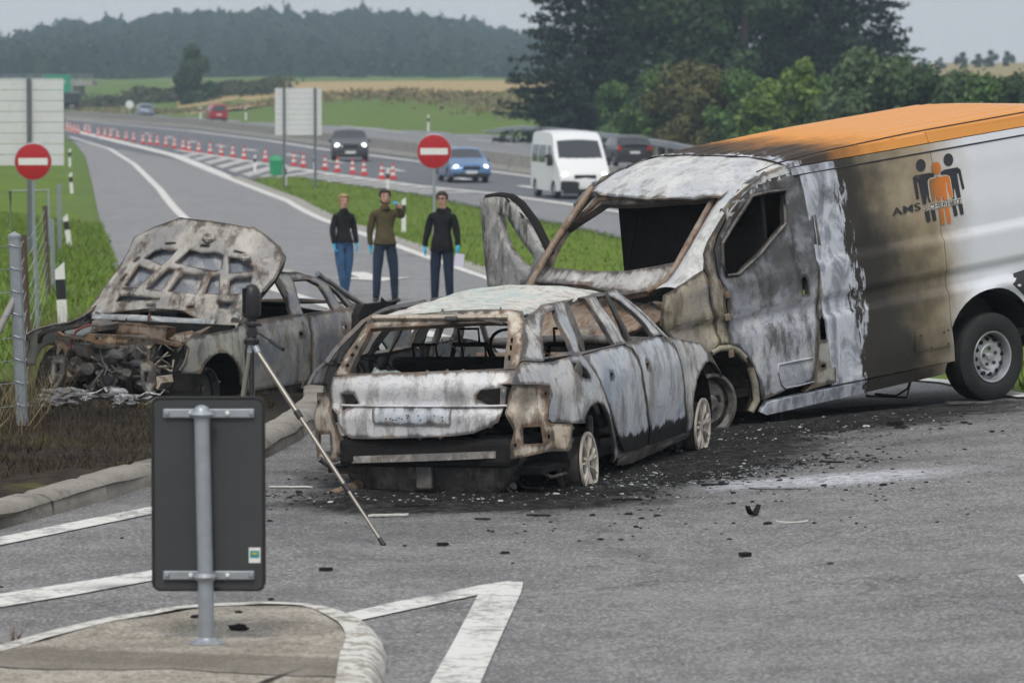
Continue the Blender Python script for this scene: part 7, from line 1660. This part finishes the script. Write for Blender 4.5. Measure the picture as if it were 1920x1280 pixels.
# ================================================================ debris on the road and verge
def chips(name, label, n, spots, size, mat, seed, flat=.5):
    r = np.random.default_rng(seed); V = []; F = []
    for k in range(n):
        cx, cy, ang, a, b = spots[r.integers(0, len(spots))]; t = r.uniform(0, 6.28); q = abs(r.normal(0, .62)); u, v = a*q*math.cos(t), b*q*math.sin(t)
        x = cx+u*math.cos(ang)-v*math.sin(ang); y = cy+u*math.sin(ang)+v*math.cos(ang)
        if x < -1.7 and y > 27: continue
        s = size*r.lognormal(0, .55); z = zg(x, y)+.002; rr = r.uniform(0, 6.28); l = r.uniform(.5, 1.6); b0_ = len(V)
        for zz, k2 in ((0, 1), (s*flat, .6)):
            for c_, d_ in ((-1, -1), (1, -.8), (1, 1), (-.8, 1)):
                X, Y = c_*s*l*k2*r.uniform(.7, 1.2), d_*s*k2*r.uniform(.7, 1.2); V.append((x+X*math.cos(rr)-Y*math.sin(rr), y+X*math.sin(rr)+Y*math.cos(rr), z+zz*r.uniform(.6, 1.2)))
        F += [(b0_+4, b0_+5, b0_+6, b0_+7)]+[(b0_+i, b0_+(i+1) % 4, b0_+4+(i+1) % 4, b0_+4+i) for i in range(4)]
    o = link(name, rawmesh(name, np.array(V), np.array(F), mat)); tag(o, label, 'debris', kind='stuff')
SP = [(.55, 29.3, R_(70), 3.0, 1.5), (2.0, 31.8, R_(38), 2.4, 1.2), (-.3, 27.4, R_(10), 1.3, .5), (1.3, 28.7, R_(35), 1.6, .6)]
chips('charred_debris', 'charred black crumbs strewn around the burnt vehicles', 6000, SP, .0075, M_SOOT, 61)
chips('pale_debris', 'pale ash flakes and broken glass around the estate car', 1100, SP, .0045, simple('ash flakes', (.42, .42, .40), .7, 0, .4, 30), 62)
WIDE = [(.8, 25.5, 0, 4.5, 3.2), (2.5, 27.5, 0, 3.5, 2.2)]
chips('scattered_crumbs', 'black crumbs scattered over the open asphalt', 200, WIDE, .008, M_SOOT, 63)
def flake(name, label, px, py, L, W_, ang, mat, th=.006, curl=.0):
    g = gp(px, py); q = MB(); N = 8; v = []
    for k in range(N+1):
        t = k/N-.5; wv = W_*(1-.35*abs(2*t)**3)*(1+.2*mnoise.noise((t*5, px, 0))); z = th/2+.002+curl*(4*t*t-.0)+.004*mnoise.noise((t*7, 0, py))
        v += [(t*L, -wv/2, z-th/2), (t*L, wv/2, z-th/2), (t*L, wv/2, z+th/2), (t*L, -wv/2, z+th/2)]
    q.add(v, [(k*4+i, k*4+(i+1) % 4, (k+1)*4+(i+1) % 4, (k+1)*4+i) for k in range(N) for i in range(4)]+[(0, 1, 2, 3), tuple(N*4+i for i in (3, 2, 1, 0))]); o = q.build(name, mat, auto=50); o.location = (g.x, g.y, g.z+.003); o.rotation_euler = (0, 0, ang); tag(o, label, 'debris')
M_WP = simple('scorched white plastic', (.60, .59, .55), .6, 0, .2, 20, dirt=.4)
flake('plastic_strip', 'white scorched plastic strip lying beside the tripod foot', 728, 968, .26, .03, R_(12), M_WP, .012)
flake('paper_scrap', 'flat white scrap on the road left of the estate car tail pipe', 545, 914, .30, .05, R_(-4), M_WP)
flake('metal_rod', 'thin dark metal rod lying on the open asphalt', 1462, 919, .42, .010, R_(-3), M_DARK, .010)
flake('pale_strip', 'thin pale strip on the asphalt at the right', 1485, 981, .20, .022, R_(6), M_WP, .006, .01)
flake('burnt_flap', 'bent black flap on the asphalt right of centre', 1412, 967, .12, .05, R_(50), M_SOOT, .008, .06)
flake('burnt_lump', 'small black lump on the asphalt below the metal rod', 1397, 1043, .07, .05, R_(20), M_SOOT, .02)
flake('burnt_shard', 'black shard on the asphalt in front of the tripod foot', 830, 1023, .07, .04, R_(20), M_SOOT, .015)
flake('flat_debris', 'dark flat plastic sheet lying in front of the van rear wheel', 1816, 757, .38, .16, R_(8), M_DARK, .012)
flake('black_scrap', 'black scrap lying near the van below the sill', 1678, 797, .12, .08, R_(35), M_SOOT, .03)
flake('burnt_shard', 'lone black shard between sign and tripod foot', 611, 1070, .08, .04, R_(5), M_SOOT, .015)
flake('long_shard', 'long black shard in the soot under the estate car tail', 772, 950, .22, .03, R_(5), M_SOOT, .01)
for px, py, L, l in ((1010, 968, .16, 'narrow black splinter on the asphalt below the estate car'), (1175, 938, .2, 'narrow black splinter near the estate rear wheel'), (1560, 868, .18, 'narrow black splinter beside the powder patch'), (905, 975, .10, 'tiny black splinter below the estate bumper'), (1340, 770+140, .2, 'dark splinter left of the metal rod')): flake('splinter', l, px, py, L, .02, rnd.uniform(-.3, .3), M_SOOT, .01)
# molten remains before the saloon
def heap():
    e = tag(empty('molten_heap', (0, 0, 0)), 'heap of molten grey bumper and lamp remains before the saloon', 'debris')
    for k in range(26):
        px, py = rnd.uniform(95, 275), rnd.uniform(742, 786); g = gp(px, py); g.z = zbed(g.x, g.y)
        lump(e, 'molten_lump', (g.x, g.y, g.z+.02+.06*rnd.random()), (rnd.uniform(.05, .2), rnd.uniform(.04, .1), rnd.uniform(.02, .06)), MH[k % 3], 3, .6, 5, k)
    for k in range(12):
        g = gp(rnd.uniform(100, 280), rnd.uniform(738, 780)); g.z = zbed(g.x, g.y)+.03; pts = [g]
        for j in range(4): pts.append(pts[-1]+Vector((rnd.uniform(-.02, .16), rnd.uniform(-.06, .06), rnd.uniform(-.04, .05))))
        MB().tube(pts, [.02, .03, .025, .02, .01], 7, aspect=.5).build('molten_strand', MH[k % 3], e, auto=60)
    g = gp(222, 772); q = MB(); q.box((g.x, g.y, zbed(g.x, g.y)+.07), (.14, .12, .12), Euler((.2, .1, .4)).to_matrix(), bev=.01); q.build('lamp_box', MH[0], e)
MH = [burnt('molten aluminium', (.42, .43, .45), (.16, .16, .17), kb=.7, kr=.1, ks=.8, kc=.1, sc=9, seed=120, white=.8), burnt('molten plastic', (.14, .14, .145), (.07, .07, .07), kb=.6, kr=.1, ks=.7, kc=.05, sc=8, seed=123, white=.35), M_DARK]
for m in MH[:2]: m.node_tree.nodes['Principled BSDF'].inputs['Roughness'].default_value = .3
heap()
def strips():
    g = gp(385, 758); e = tag(empty('folded_strips', (g.x, g.y-.35, zbed(g.x, g.y)+.0)), 'crossed pale plastic strips standing before the saloon wheel', 'debris'); b = Vector(e.location); d = b.y
    for pts in ([(361, 702), (372, 720), (380, 745), (384, 762)], [(381, 742), (392, 722), (398, 708)], [(384, 752), (398, 730), (406, 712), (411, 718)], [(358, 738), (372, 736), (384, 742)]):
        q = MB(); q.tube([at(u, t, d)-b for u, t in pts], .022, 4, aspect=.25, up=(0, 1, 0)); q.build('strip', simple('pale strip plastic', (.55, .56, .62), .5), e)
strips()
# bits on the traffic island
for px, py, s, l in ((448, 1226, .05, 'small black lump on the traffic island beside the sign foot'), (368, 1203, .03, 'tiny dark stone touching the sign foot'), (448, 1196, .02, 'tiny brown leaf on the traffic island edge'), (508, 1167, .02, 'dry leaf on the far rim of the traffic island')):
    g = gp(px, py); o = lump(None, 'debris_lump', (0, 0, 0), (s, s*.6, s*.35), M_SOOT, 2, .4, 3, px); o.location = (g.x, g.y, zi(g.x, g.y)+s*.2); tag(o, l, 'debris')
